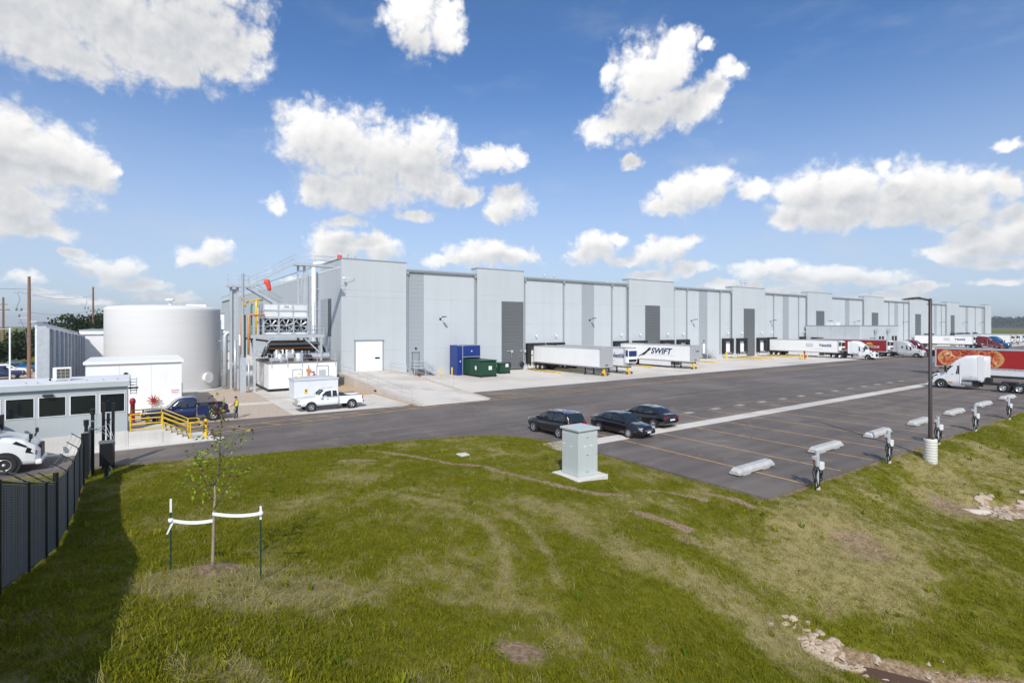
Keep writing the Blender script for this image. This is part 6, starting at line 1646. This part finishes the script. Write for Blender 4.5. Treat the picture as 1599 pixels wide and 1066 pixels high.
# ---------------------------------------------------------------- person
def person():
    t = thing('person', 'person in a yellow safety vest and blue jeans behind the navy pickup', 'person', (-16.35,-25.75,0), R(150))
    J = {'pel':(0,0,.96),'sp':(0,0,1.18),'ch':(.02,0,1.38),'nk':(.03,0,1.52),'hd':(.06,0,1.66),'ht':(.05,0,1.76),
         'lh':(0,.10,.92),'lk':(.06,.12,.50),'la':(0,.13,.09),'lt':(.17,.15,.04),'rh':(0,-.10,.92),'rk':(.02,-.12,.50),'ra':(-.05,-.13,.09),'rt':(.12,-.15,.04),
         'ls':(.02,.20,1.42),'le':(.08,.27,1.16),'lw':(.30,.22,1.08),'lf':(.40,.20,1.07),'rs':(.02,-.20,1.42),'re':(.10,-.27,1.16),'rw':(.32,-.20,1.10),'rf':(.42,-.18,1.09)}
    rad = {'pel':.145,'sp':.13,'ch':.15,'nk':.062,'hd':.098,'ht':.075,'lh':.095,'lk':.066,'la':.045,'lt':.04,'rh':.095,'rk':.066,'ra':.045,'rt':.04,'ls':.072,'le':.05,'lw':.036,'lf':.032,'rs':.072,'re':.05,'rw':.036,'rf':.032}
    E_ = [('pel','sp'),('sp','ch'),('ch','nk'),('nk','hd'),('hd','ht'),('pel','lh'),('lh','lk'),('lk','la'),('la','lt'),('pel','rh'),('rh','rk'),('rk','ra'),('ra','rt'),('ch','ls'),('ls','le'),('le','lw'),('lw','lf'),('ch','rs'),('rs','re'),('re','rw'),('rw','rf')]
    ks = list(J); me = bpy.data.meshes.new('body'); me.from_pydata([J[k] for k in ks], [(ks.index(a), ks.index(b)) for a, b in E_], [])
    o = bpy.data.objects.new('body', me); COL.objects.link(o); o.parent = t
    o.modifiers.new('skin', 'SKIN')
    bm = bmesh.new(); bm.from_mesh(me); lay = bm.verts.layers.skin.verify()
    bm.verts.ensure_lookup_table()
    for i, k in enumerate(ks):
        s = bm.verts[i][lay]; s.radius = (rad[k]*(.78 if k in ('pel','sp','ch') else 1), rad[k]); s.use_root = (k == 'pel')
    bm.to_mesh(me); bm.free()
    sb = o.modifiers.new('sub', 'SUBSURF'); sb.levels = 2; sb.render_levels = 2
    m = bpy.data.materials.new('clothes_and_skin'); m.use_nodes = True; nt = m.node_tree; N = nt.nodes; b = N['Principled BSDF']; b.inputs['Roughness'].default_value = .85
    tc = N.new('ShaderNodeTexCoord'); sp = N.new('ShaderNodeSeparateXYZ'); nt.links.new(tc.outputs['Object'], sp.inputs[0])
    cr = N.new('ShaderNodeValToRGB'); cr.color_ramp.interpolation = 'CONSTANT'
    mp = N.new('ShaderNodeMath'); mp.operation = 'DIVIDE'; mp.inputs[1].default_value = 2.0; nt.links.new(sp.outputs[2], mp.inputs[0]); nt.links.new(mp.outputs[0], cr.inputs[0])
    e = cr.color_ramp.elements; e[0].position = 0; e[0].color = (.03,.02,.015,1); e[1].position = .06; e[1].color = (.03,.06,.13,1)
    for p, c in ((.50,(.35,.10,.05,1)),(.745,(.42,.26,.19,1)),(.845,(.09,.055,.03,1))): q = e.new(p); q.color = c
    nt.links.new(cr.outputs[0], b.inputs['Base Color']); me.materials.append(m)
    vest = MB(); rings = []
    for z, a, bb in ((.98,.165,.205),(1.1,.165,.20),(1.25,.17,.205),(1.38,.17,.215),(1.45,.12,.19)):
        rings.append([Vector((.01 + a*math.cos(2*math.pi*k/16), bb*math.sin(2*math.pi*k/16), z)) for k in range(16)])
    v = vest.loft(rings, True, True).build('safety_vest', mat('vest_yellow', (.62,.68,.03), .8), t)
    MB().loft([[Vector((.01 + .172*math.cos(2*math.pi*k/16), .209*math.sin(2*math.pi*k/16), z)) for k in range(16)] for z in (1.10,1.155)], True).build('reflective_band', M_TXTG, v)
    MB().lathe([(.105,1.66),(.11,1.72),(.08,1.79),(.0,1.81)], (.05,0,0), 12).build('hair', mat('hair_brown', (.05,.03,.018), .8), t)
person()

# ---------------------------------------------------------------- yard furniture
def cabinet():
    t = thing('utility_cabinet', 'tall pale grey electrical cabinet on a concrete pad in the grass', 'cabinet', (-5.12,-54.25,.16))
    MB().box(-.98,.98,-.96,.96,-.35,.10).build('concrete_pad', M_CONCL, t, bevel=.02)
    MB().box(-.62,.62,-.60,.60,.10,2.28).build('body', M_CAB, t, bevel=.01)
    MB().box(-.70,.70,-.68,.68,2.28,2.38).build('lid', M_CAB, t, bevel=.015)
    for (x0, x1) in ((-.60,.24),(.26,.60)): MB().box(x0,x1,-.615,-.60,.13,2.08).build('door_panel', M_CAB, t)
    for (y0, y1) in ((-.58,.20),(.22,.58)): MB().box(-.635,-.62,y0,y1,.13,2.08).build('door_panel', M_CAB, t)
    for (x, z) in ((-.3,1.52),(.1,1.52),): MB().box(x,x + .16,-.62,-.615,z,z + .06).build('label_plate', M_PLATE, t)
    for (y, z) in ((-.15,1.48),(.35,1.55)): MB().box(-.64,-.635,y,y + .16,z,z + .06).build('label_plate', M_PLATE, t)
    for z in (.3,1.1,1.95): MB().box(-.12,-.02,-.64,-.615,z,z + .025).build('handle', M_TRIMD, t); MB().cyl((.5,-.615,z),(.5,-.63,z),.02,6).build('bolt', M_TRIMD, t)
cabinet()
M_STOP = mat('stop_concrete', (0.44,0.44,0.43), .85, 0, .12, 2, bump=.2, streak=.1)
def wheel_stop(x, label, src=[None]):
    t = thing('wheel_stop', label, 'wheel stop', (x,-58.35,.0), R(RNG.uniform(-2,2)), 'concrete wheel stops')
    if src[0] is None:
        prof = [(-.28,0.0),(.28,0.0),(.28,.14),(.17,.30),(-.17,.30),(-.28,.14)]
        m = MB(); n = len(prof); secs = []
        for xx, k in ((-1.72,.55),(-1.55,1.0),(1.55,1.0),(1.72,.55)): secs.append([Vector((xx,p[0],.07 + p[1]*k)) for p in prof])
        m.loft(secs, True, True, False)
        o = m.build('beam', M_STOP, t); f = [MB().box(q - .35,q + .35,-.24,.24,0,.08).build('foot', M_CONCL, t) for q in (-.95,.95)]
        src[0] = (o, f)
    else:
        dup(src[0][0], t); [dup(q, t) for q in src[0][1]]
names = ['nearest','second nearest','third nearest','fourth nearest','fifth nearest','sixth nearest','farthest visible']
for k, x in enumerate((3.15,11.1,18.5,26.0,33.9,41.8,49.8)): wheel_stop(x, names[k] + ' pale concrete wheel stop in the row of stalls')
M_CABLE = mat('cable_black', (0.015,0.015,0.016), .55)
def pedestal(x, y, label, first=[None]):
    z = float(ground_z(np.array([x]), np.array([y]))[0])
    if first[0] is not None:
        c = dup(first[0], None, (x,y,z), R(RNG.uniform(-8,8)), label); return
    t = thing('power_pedestal', label, 'power pedestal', (x,y,z), 0, 'trailer power pedestals'); first[0] = t
    MB().cyl((0,0,-.3),(0,0,1.78),.095,12).build('post', M_GALV, t); MB().cyl((0,0,-.1),(0,0,.12),.13,10).build('footing', M_CONCT, t)
    MB().bar((-.30,.02,1.52),(.16,.02,1.58),.05,.07).build('bracket', M_GALV, t); MB().bar((-.22,.02,1.36),(.12,.02,1.36),.04,.06).build('bracket', M_GALV, t)
    MB().box(-.38,-.24,-.06,.08,1.44,1.60).build('socket_box', M_GALV, t, bevel=.02)
    MB().box(.08,.44,-.12,.12,.90,1.24).build('breaker_box', M_GUARDR, t, bevel=.02)
    MB().cyl((-.42,-.02,1.40),(-.30,-.02,1.38),.045,8).build('plug', M_RED, t)
    for k in range(3):
        cx, cz, rx, rz_ = ((-.14,.62,.13,.48),(.16,.66,.15,.30),(-.30,.80,.11,.42))[k]
        MB().tube([(cx + rx*math.cos(2*math.pi*i/18),-.10 + .03*math.sin(5*i) + .04*k,cz + rz_*math.sin(2*math.pi*i/18)) for i in range(19)], .026, 6).build('cable_loop', M_CABLE, t)
    MB().tube([(-.36,-.02,1.38),(-.40,-.05,1.1),(-.30,-.08,.7),(-.36,-.08,.25),(-.26,-.05,.03)], .024, 6).build('cable_drop', M_CABLE, t)
    for i in range(4): MB().lathe([(.11,-.03),(.15,0),(.11,.03)], (0,0,0), 14).xf(Matrix.Translation((.20,-.05 + .05*i,.62)) @ Matrix.Rotation(R(90),4,'X')).build('cable_coil', M_CABLE, t)
for k, (x, y) in enumerate(((2.75,-61.75),(11.0,-61.65),(18.6,-61.65),(26.0,-61.65),(34.5,-61.65),(42.2,-61.65))): pedestal(x, y, ('nearest','second','third','fourth','fifth','sixth')[k] + ' cable hung power pedestal along the grass edge from the left')
def lamp_post():
    x, y = 14.3, -62.55; z = float(ground_z(np.array([x]), np.array([y]))[0])
    t = thing('light_pole', 'tall dark brown light pole on a white concrete base at right', 'light pole', (x,y,z))
    n = 10
    prof = [(.0,-.4)]
    for k in range(n): prof += [(.335,k*.155 - .3),(.34,k*.155 - .19),(.325,k*.155 - .155)]
    prof += [(.33,1.25),(.30,1.3),(.0,1.3)]
    MB().lathe(prof, (0,0,0), 26).build('concrete_base', M_CONCL, t)
    MB().box(-.2,.2,-.2,.2,1.3,1.36).build('base_plate', M_BROWN, t)
    MB().lathe([(.105,1.36),(.088,9.3),(.0,9.35)], (0,0,0), 12).build('pole', M_BROWN, t)
    d = Vector((-.80,.60,0)).normalized()
    pts = [Vector((0,0,9.15)) + d*q[0] + Vector((0,0,q[1])) for q in ((0,0),(.15,.1),(.45,.17),(.75,.19),(1.1,.17))]
    MB().tube([tuple(p) for p in pts], [.06,.055,.05,.05,.05], 8).build('arm', M_BROWN, t)
    h = MB(); rings = []
    for q, w, hh in ((.55,.05,.04),(.75,.13,.06),(1.1,.17,.065),(1.4,.13,.045),(1.6,.05,.02)):
        c = d*q + Vector((0,0,9.36 - (q - .7)*.10)); s = Vector((-d.y,d.x,0))
        rings.append([c + s*w*math.cos(2*math.pi*k/10) + Vector((0,0,hh*math.sin(2*math.pi*k/10))) for k in range(10)])
    h.loft(rings, True, True).build('lamp_head', M_BROWN, t)
lamp_post()
def dumpster_things():
    t = thing('compactor_housing', 'tall blue compactor housing against the warehouse wall', 'compactor', (16.3,-3.8,0))
    MB().box(0,.9,0,2.4,0,4.5).build('left_panel', M_BLUEB, t); MB().box(.9,4.0,0,2.4,2.75,4.5).build('hood', M_BLUEB, t); MB().box(3.6,4.0,0,2.4,0,2.75).build('right_panel', M_BLUEB, t)
    MB().box(.9,3.6,1.4,2.4,.0,2.75).build('back_panel', M_CHASS, t)
    MB().box(.9,4.0,-.04,0,2.7,2.78).build('edge_trim', M_GALV, t); MB().box(.86,.93,-.04,0,.05,4.45).build('edge_trim', M_GALV, t); MB().box(-.02,4.02,-.05,.0,4.45,4.52).build('edge_trim', M_GALV, t)
    for (x, z) in ((2.4,3.5),(.4,2.0)): MB().box(x,x + .16,-.02,0,z,z + .22).build('sticker', M_PLATE, t)
    def skip(x, y, L, W, H, label, wheels):
        s = thing('dumpster', label, 'dumpster', (x,y,0), 0, 'green refuse containers')
        MB().prism([(0,.28),(L,.28),(L,H),(L*.04,H + .0),(-.1,H - .25)], 'x', 0, W).build('body', M_GREEND, s, bevel=.03)
        for k in range(5): MB().box(-.05,-.0,L*(k + .5)/5 - .05,L*(k + .5)/5 + .05,.35,H - .3).build('rib', M_GREEND, s)
        MB().box(-.06,W + .06,-.14,L + .05,H - .06,H + .06).build('top_rail', M_GREEND, s); MB().box(.05,W - .05,.0,L,.12,.30).build('skid_frame', M_CHASS, s)
        MB().box(-.02,.0 - .004,.9,1.35,1.05,1.6).build('notice', M_PLATE, s); MB().box(W*.5,W*.5 + .55,-.13,-.105,1.05,1.6).build('notice', M_PLATE, s)
        for xx in (.2,W - .2): MB().cyl((xx - .1,-.05,.15),(xx + .1,-.05,.15),.14,10).build('roller', M_CHASS, s)
    skip(17.4,-8.4,5.8,2.85,2.4,'long dark green roll off container in the mouth of the blue housing',True)
    skip(22.9,-5.4,2.4,1.9,1.6,'smaller dark green dumpster right of the long container',False)
dumpster_things()
def steel_stairs(x, label, flip=False):
    t = thing('steel_stairs', label, 'stairs', (x,0,0))
    MB().box(-.8,1.1,-1.5,-.1,1.1,1.2).build('landing', M_GALV, t)
    for (xx, yy) in ((-.75,-1.45),(1.05,-1.45)): MB().box(xx - .05,xx + .05,yy - .05,yy + .05,0,1.1).build('leg', M_GALV, t)
    for k in range(6): MB().box(1.1 + k*.28,1.38 + k*.28,-1.45,-.35,.95 - k*.17,.99 - k*.17).build('tread', M_GALV, t)
    for y in (-1.5,-.3): MB().bar((1.05,y,1.12),(2.85,y,.03),.05,.2).build('stringer', M_GALV, t)
    for y in (-1.5,-.3):
        rl = MB()
        for h in (.5,.95): rl.tube([(-.8,y,1.2 + h),(1.1,y,1.2 + h),(2.8,y,.15 + h)], .025, 6)
        o = rl.build('railing', M_GALV, t)
        for (xx, zb) in ((-.8,1.2),(1.1,1.2),(2.8,.05)): MB().cyl((xx,y,zb),(xx,y,zb + .98),.025,6).build('post', M_GALV, o)
steel_stairs(11.2,'steel stairs and landing at the grey door near the corner bay')
steel_stairs(82.0,'steel stairs and landing at the white door beyond the SWIFT trailer')
bollard(13.0,-4.6,'left yellow bollard of the pair in front of the near steel stairs'); bollard(15.6,-3.4,'right yellow bollard of the pair in front of the near steel stairs',1.25)
bollard(85.8,-3.4,'left yellow bollard by the far steel stairs',1.2,.14); bollard(88.2,-1.6,'right yellow bollard by the far steel stairs',1.3,.14)
bollard(97.5,-14.5,'yellow bollard left of the yard hydrant',1.3,.12); bollard(99.2,-14.5,'yellow bollard right of the yard hydrant',1.3,.12); bollard(98.4,-13.3,'yellow bollard behind the yard hydrant',1.3,.12)
hydrant_post(98.3,-14.3,'dark red hydrant among yellow bollards out on the apron')
def red_valve():
    t = thing('valve_box', 'small red hose cart at the foot of the ramp wall near the stairs', 'valve', (10.0,-3.2,0))
    MB().box(-.35,.35,-.25,.25,.15,.5).build('body', M_RED, t, bevel=.05)
    for s in (-1,1): MB().cyl((s*.3,-.3,.16),(s*.3,-.2,.16),.16,12).build('wheel', M_BLACK, t)
red_valve()
def wheel_guide(x, label):
    t = thing('wheel_guide', label, 'wheel guide', (x,0,0), 0, 'yellow wheel guides at the docks')
    MB().tube([(0,-1.5,.14),(0,-9.0,.14),(.0,-9.8,.14),(.15,-10.3,.05)], .10, 8).build('pipe', M_YEL, t)
    for y in (-2,-5.5,-9): MB().box(-.12,.12,y - .1,y + .1,0,.12).build('foot', M_YEL, t)
for k, x in enumerate((31.3,36.6,52.6,57.6,66.3,71.7,88.6,93.4,102.2,107.2,112.6)):
    wheel_guide(x, ('first','second','third','fourth','fifth','sixth','seventh','eighth','ninth','tenth','eleventh')[k] + ' yellow wheel guide pipe along the docks from the blue compactor')

# ---------------------------------------------------------------- chain link fence along the left
M_SLAT = mat('privacy_slat', (0.16,0.17,0.19), .6, 0, .10, 3)
M_WIRE = mat('fence_wire', (0.05,0.053,0.058), .5, .3)
M_BARB = mat('barbed_wire', (0.40,0.42,0.44), .4, .6)
def fence():
    X = -25.0
    ys = [-72.2,-69.2,-66.2,-63.3,-60.28,-57.02,-54.08,-51.78,-48.6,-46.1,-43.68,-41.6]
    zs = [float(q) for q in ground_z(np.full(len(ys), X), np.array(ys))]
    t = thing('chain_link_fence', 'black chain link fence with grey privacy slats and barbed wire at left', 'fence', (X,0,0))
    H = 2.12
    for i, (y, z) in enumerate(zip(ys, zs)):
        tall = 2.42 if i in (7, 11) else H + .04
        MB().cyl((0,y,z - .3),(0,y,z + tall),.075 if i in (7,11) else .055,10).build('post', M_BLK, t)
        MB().bar((0,y,z + H + .02),(-.42,y,z + H + .36),.045,.03).build('barb_arm', M_BLK, t)
    for i in range(len(ys) - 1):
        y0, y1, z0, z1 = ys[i], ys[i+1], zs[i], zs[i+1]
        dz = (z1 - z0)/(y1 - y0)
        MB().tube([(0,y0,z0 + H),(0,y1,z1 + H)], .024, 6).build('top_rail', M_BLK, t); MB().tube([(0,y0,z0 + .1),(0,y1,z1 + .1)], .02, 5).build('bottom_rail', M_BLK, t)
        n = int((y1 - y0)/.085); sl = MB()
        for k in range(n):
            y = y0 + .06 + (y1 - y0 - .12)*(k + .5)/n; zz = z0 + dz*(y - y0); j = RNG.uniform(-.008,.008)
            sl.box(-.006 + j,.006 + j,y - .037,y + .037,zz + .07 + RNG.uniform(-.02,.02),zz + H - .04)
        tag(sl.build('privacy_slats', M_SLAT, t), kind='stuff')
        wm = MB()
        if i in (3,4,5,6):
            nn = int((H - .1)/.055)
            for k in range(nn):
                h = .1 + .055*k
                a = [(.014 + (.006 if q % 2 else -.002),y0 + .06 + (y1 - y0 - .12)*q/36,z0 + dz*(y1 - y0)*q/36 + h + (.026 if q % 2 else 0)) for q in range(37)]
                wm.tube(a, .0042, 3, False)
            tag(wm.build('wire_mesh', M_WIRE, t), kind='stuff')
        for k in range(3):
            f = (k + .6)/3
            MB().tube([(-.42*f,y0,z0 + H + .02 + .34*f),(-.42*f,(y0 + y1)/2,(z0 + z1)/2 + H + .34*f),(-.42*f,y1,z1 + H + .02 + .34*f)], .007, 4).build('barbed_wire', M_BARB, t)
    return
fence()
def gate():
    t = thing('sliding_gate_posts', 'cluster of tall black gate posts with loose wires at the end of the fence', 'gate', (-24.9,-40.4,0))
    for i, (x, y, h) in enumerate(((-.05,0,2.6),(.15,.9,3.0),(.55,1.7,3.45),(.95,1.9,3.4),(.75,1.8,2.9))):
        MB().box(x - .07,x + .07,y - .07,y + .07,-.2,h).build('post', M_BLK, t)
        if i < 2:
            MB().cyl((x,y,h),(x,y,h + .28),.11,10).build('beacon', M_BLK, t)
            MB().box(x - .1,x + .1,y - .1,y + .1,h - .35,h - .29).build('band', M_BARB, t)
    MB().box(-.02,.05,.05,1.65,.15,2.3).build('gate_leaf', M_SLAT, t); MB().bar((.5,1.7,2.55),(1.0,1.9,2.55),.06,.06).build('bracket', M_GALV, t)
    for k in range(4): MB().tube([(.1,.3 + k*.3,2.4 - .1*k),(.45 + .12*k,.7,2.2 + .1*k),(.8 + .1*k,.5,1.9 - .15*k),(.55,.2,1.55)], .012, 4).build('loose_wire', M_BARB, t)
gate()
def operator():
    t = thing('gate_operator', 'black gate operator box on a post at the grass edge', 'gate operator', (-24.15,-40.7,0))
    MB().box(-.27,.27,-.22,.22,.62,1.72).build('housing', M_BLK, t, bevel=.03); MB().box(-.3,.3,-.25,.25,1.72,1.80).build('lid', M_TRIMD, t)
    MB().cyl((0,0,-.1),(0,0,.62),.09,10).build('post', M_BLK, t); MB().tube([(.1,-.1,.6),(.22,-.15,.4),(.1,-.2,.1),(-.1,-.2,0)], .02, 6).build('conduit', M_BARB, t)
operator()

# ---------------------------------------------------------------- young tree with stakes
def young_tree():
    x, y = MOUND; z = float(ground_z(np.array([x]), np.array([y]))[0])
    t = thing('young_tree', 'slender young staked tree with sparse leaves on a mulch mound', 'tree', (x,y,z - .02))
    MB().tube([(0,0,-.1),(.0,0,.15),(.02,.0,1.0),(.05,.01,1.65),(.03,.0,1.87)], [.05,.036,.030,.025,.023], 9).build('trunk', mat('young_bark', (0.30,0.24,0.18), .9, 0, .2, 12), t)
    cd, cr = Vector((math.cos(HEAD), -math.sin(HEAD), 0)), Vector((math.sin(HEAD), math.cos(HEAD), 0))
    def P(a, b, h):
        h = h*.87 + (.0 if h < 2 else .0)
        return tuple(cd*a*.82 + cr*b + Vector((0,0,h)))
    br = [([P(.0,0,2.1),P(.12,.05,2.35),P(.16,.05,2.75),P(.2,.0,3.3),P(.26,.02,4.0),P(.3,.05,4.45)], .026),
          ([P(.0,0,2.1),P(-.16,-.05,2.3),P(-.3,-.05,2.6),P(-.5,.05,2.9),P(-.56,.1,3.1)], .018), ([P(.03,0,1.75),P(-.3,.1,2.0),P(-.62,.05,2.15),P(-.8,.0,2.35)], .014),
          ([P(.03,0,1.5),P(.28,-.1,1.8),P(.5,-.15,2.2),P(.7,-.1,2.5)], .014), ([P(.18,0,2.9),P(.45,.1,3.2),P(.75,.1,3.5),P(1.0,.15,3.7)], .013),
          ([P(.2,0,3.3),P(.05,-.1,3.5),P(-.1,-.15,3.8)], .010), ([P(-.28,-.05,2.55),P(-.2,-.2,2.8),P(-.2,-.3,3.1)], .010), ([P(.14,.05,2.5),P(.4,.15,2.6),P(.75,.1,2.6),P(1.0,.1,2.5)], .012), ([P(.26,.02,4.0),P(.15,0,4.2),P(.1,0,4.4)], .008)]
    for pts, r in br:
        MB().tube(pts, [r*(1 - .7*i/(len(pts)-1)) for i in range(len(pts))], 6).build('branch', M_BARK, t)
    r = random.Random(9); mk = [MB(), MB()]
    for pts, rad in br:
        for k in range(int(85 if rad > .02 else 58)):
            f = r.uniform(.15,1)*(len(pts)-1); i = min(int(f), len(pts)-2); q = Vector(pts[i]).lerp(Vector(pts[i+1]), f - i)
            q = q + Vector((r.gauss(0,.12), r.gauss(0,.12), r.gauss(-.03,.12)))
            u = Vector((r.gauss(0,1), r.gauss(0,1), r.gauss(-.5,.6))).normalized()*r.uniform(.03,.062); v = u.cross(Vector((r.gauss(0,1), r.gauss(0,1), r.gauss(0,1)))).normalized()*u.length*.55
            m = mk[1] if (q.z > 3.05 and r.random() < .5) or r.random() < .05 else mk[0]
            m.add([q - u, q - u*.2 + v, q + u, q - u*.2 - v], [(0,1,2,3)])
    tag(mk[0].build('leaves', leaf_material('young_leaf', (.10,.17,.015), (.32,.38,.05)), t, fix=False), kind='stuff')
    tag(mk[1].build('red_leaves', leaf_material('young_leaf_red', (.10,.03,.02), (.20,.06,.03)), t, fix=False), kind='stuff')
    # stakes and straps
    S = []
    for (sx, sy, lab) in ((-22.28,-59.40,'left'),(-20.61,-60.58,'right')):
        sz = float(ground_z(np.array([sx]), np.array([sy]))[0])
        s = thing('tree_stake', lab + ' green metal tree stake with a white top', 'stake', (sx,sy,sz), 0, 'tree stakes')
        MB().box(-.018,.018,-.004,.004,-.2,1.36).box(-.004,.004,.005,.034,-.2,1.36).build('stake', mat('stake_green', (.008,.035,.022), .6), s)
        MB().box(-.021,.021,-.006,.036,1.362,1.66).build('white_top', M_WHITE2, s); S.append((sx,sy,sz))
    for k, (sx, sy, sz) in enumerate(S):
        zz0 = sz + (1.18,1.50)[k]; zz1 = z + (1.02,1.18)[k]
        a = Vector((sx,sy,zz0)); b = Vector((x,y,zz1)); m = MB(); n = 10; pr = []
        for i in range(n + 1):
            f = i/n; p = a.lerp(b, f); p.z -= .05*math.sin(math.pi*f); pr.append(p)
        d = (b - a).normalized(); nn = Vector((-d.y,d.x,0)).normalized()*.012
        vs = []
        for p in pr: vs += [p + Vector((0,0,.036)) + nn, p - Vector((0,0,.036)) + nn, p - Vector((0,0,.036)) - nn, p + Vector((0,0,.036)) - nn]
        m.add(vs, [(4*i + j, 4*i + (j + 1) % 4, 4*i + 4 + (j + 1) % 4, 4*i + 4 + j) for i in range(n) for j in range(4)])
        st = thing('tree_strap', ('lower left','upper right')[k] + ' white strap tying the young tree to its stake', 'strap', (0,0,0), 0, 'tree straps')
        m.build('band', M_WHITE2, st)
        kn = MB().lathe([(.0,-.05),(.05,-.04),(.055,0),(.05,.04),(.0,.05)], tuple(a), 10); kn.build('knot', M_WHITE2, st)
        if k == 0:
            MB().add([a + Vector((.02,-.02,-.02)), a + Vector((.07,-.03,-.02)), a + Vector((-.06,-.02,-.30)), a + Vector((-.09,-.02,-.29))], [(0,1,2,3)]).build('loose_end', M_WHITE2, st)
young_tree()

# ---------------------------------------------------------------- stones and water
def stone_meshes(n, seed):
    out = []; r = random.Random(seed)
    ms = mat('limestone', (0.44,0.35,0.265), .9, 0, .22, 4, bump=.5, bscale=9, col2=(.30,.23,.175), c2scale=1.5)
    for k in range(n):
        bm = bmesh.new(); bmesh.ops.create_icosphere(bm, subdivisions=2, radius=1)
        for v in bm.verts:
            d = v.co.copy(); q = 1
            v.co = d*q
        for _ in range(13):     # chop flat facets
            nrm = Vector((r.gauss(0,1), r.gauss(0,1), r.gauss(0,1))).normalized(); h = r.uniform(.38,.72)
            for v in bm.verts:
                dd = v.co.dot(nrm)
                if dd > h: v.co -= nrm*(dd - h)
        me = bpy.data.meshes.new('stone'); bm.to_mesh(me); bm.free(); me.materials.append(ms); out.append(me)
    return out
SM = stone_meshes(7, 4)
def riprap(label, cx, cy, pts):
    z = float(ground_z(np.array([cx]), np.array([cy]))[0])
    t = thing('riprap', label, 'rocks', (cx,cy,z), 0, 'stone lined outlets')
    for (x, y, s) in pts:
        zz = float(ground_z(np.array([x]), np.array([y]))[0])
        o = bpy.data.objects.new('stone', SM[RNG.randrange(7)]); COL.objects.link(o); o.parent = t
        o.location = (x - cx, y - cy, zz - z + s*.04); o.rotation_euler = (RNG.uniform(-.3,.3), RNG.uniform(-.3,.3), RNG.uniform(0,6.28)); o.scale = (s*RNG.uniform(.8,1.5), s*RNG.uniform(.7,1.1), s*RNG.uniform(.4,.65))
rs = random.Random(21)
p1 = [(-7.35 + rs.gauss(0,.42) , -66.45 + rs.gauss(0,.36), rs.uniform(.10,.25)) for _ in range(85)] + [(-6.6 + rs.gauss(0,.35), -67.6 + rs.gauss(0,.4), rs.uniform(.08,.16)) for _ in range(12)] + [(-5.4 + rs.gauss(0,.6), -68.6 + rs.gauss(0,.6), rs.uniform(.06,.17)) for _ in range(14)]
riprap('scatter of pale stones at the head of the water channel, bottom right', -7.4, -66.4, p1)
p2 = [(11.6 + rs.gauss(0,.8), -66.2 + rs.gauss(0,.5), rs.uniform(.16,.42)) for _ in range(60)] + [(14 + rs.gauss(0,1.0), -67.5 + rs.gauss(0,.6), rs.uniform(.16,.38)) for _ in range(34)]
riprap('heap of pale stones below the pipe outlet at the right edge', 11.6, -66.2, p2)
def culvert():
    x, y = 10.0, -65.35; z = float(ground_z(np.array([x]), np.array([y]))[0])
    t = thing('pipe_outlet', 'half buried concrete pipe end above the stones at right', 'culvert', (x,y,z - .14), R(-28))
    MB().cyl((-1.2,0,.02),(1.0,0,-.14),.30,20,.30,False).cyl((1.0,0,-.14),(-1.2,0,.02),.23,20,.23,False).build('pipe', M_CONCT, t)
culvert()
def water():
    m = bpy.data.materials.new('muddy_water'); m.use_nodes = True; b = m.node_tree.nodes['Principled BSDF']; b.inputs['Base Color'].default_value = (.10,.058,.034,1); b.inputs['Specular IOR Level'].default_value = .25; b.inputs['Roughness'].default_value = .5
    zc = float(ground_z(np.array([-6.6]), np.array([-67.7]))[0]) + .07
    pl = [(-6.75,-67.3),(-6.6,-67.2),(-6.35,-67.5),(-6.0,-68.2),(-5.5,-69.2),(-4.4,-70.3),(-2,-72.4),(-2.8,-72.8),(-5.2,-70.6),(-6.3,-69.0),(-7.2,-67.6)]
    o = MB().add([(p[0],p[1],zc) for p in pl], [tuple(range(len(pl)))]).build('water', m, fix=False); tag(o, kind='structure')
water()
def handhole():
    x, y = -10.4, -46.9; z = float(ground_z(np.array([x]), np.array([y]))[0])
    t = thing('access_cover', 'small square concrete access cover lying in the grass left of the cabinet', 'access cover', (-7.9,-47.6,float(ground_z(np.array([-7.9]), np.array([-47.6]))[0])))
    MB().box(-.28,.28,-.28,.28,-.1,.07).build('frame', M_CONCL, t, bevel=.02); MB().box(-.2,.2,-.2,.2,.07,.085).build('lid', M_CONCL, t)
handhole()

# ---------------------------------------------------------------- summer haze
def haze():
    o = MB().box(-4700, 4700, -4700, 4700, -4.0, 60.0).build('haze', mat('haze_holder', (1,1,1)))
    m = bpy.data.materials.new('haze'); m.use_nodes = True; nt = m.node_tree; nt.nodes.clear()
    v = nt.nodes.new('ShaderNodeVolumePrincipled'); v.inputs['Color'].default_value = (.86,.91,1.0,1); v.inputs['Density'].default_value = .0002; v.inputs['Anisotropy'].default_value = .2
    out = nt.nodes.new('ShaderNodeOutputMaterial'); nt.links.new(v.outputs[0], out.inputs['Volume'])
    o.data.materials.clear(); o.data.materials.append(m)
    tag(o, 'thin summer haze over the whole site', 'haze', kind='stuff')
haze()
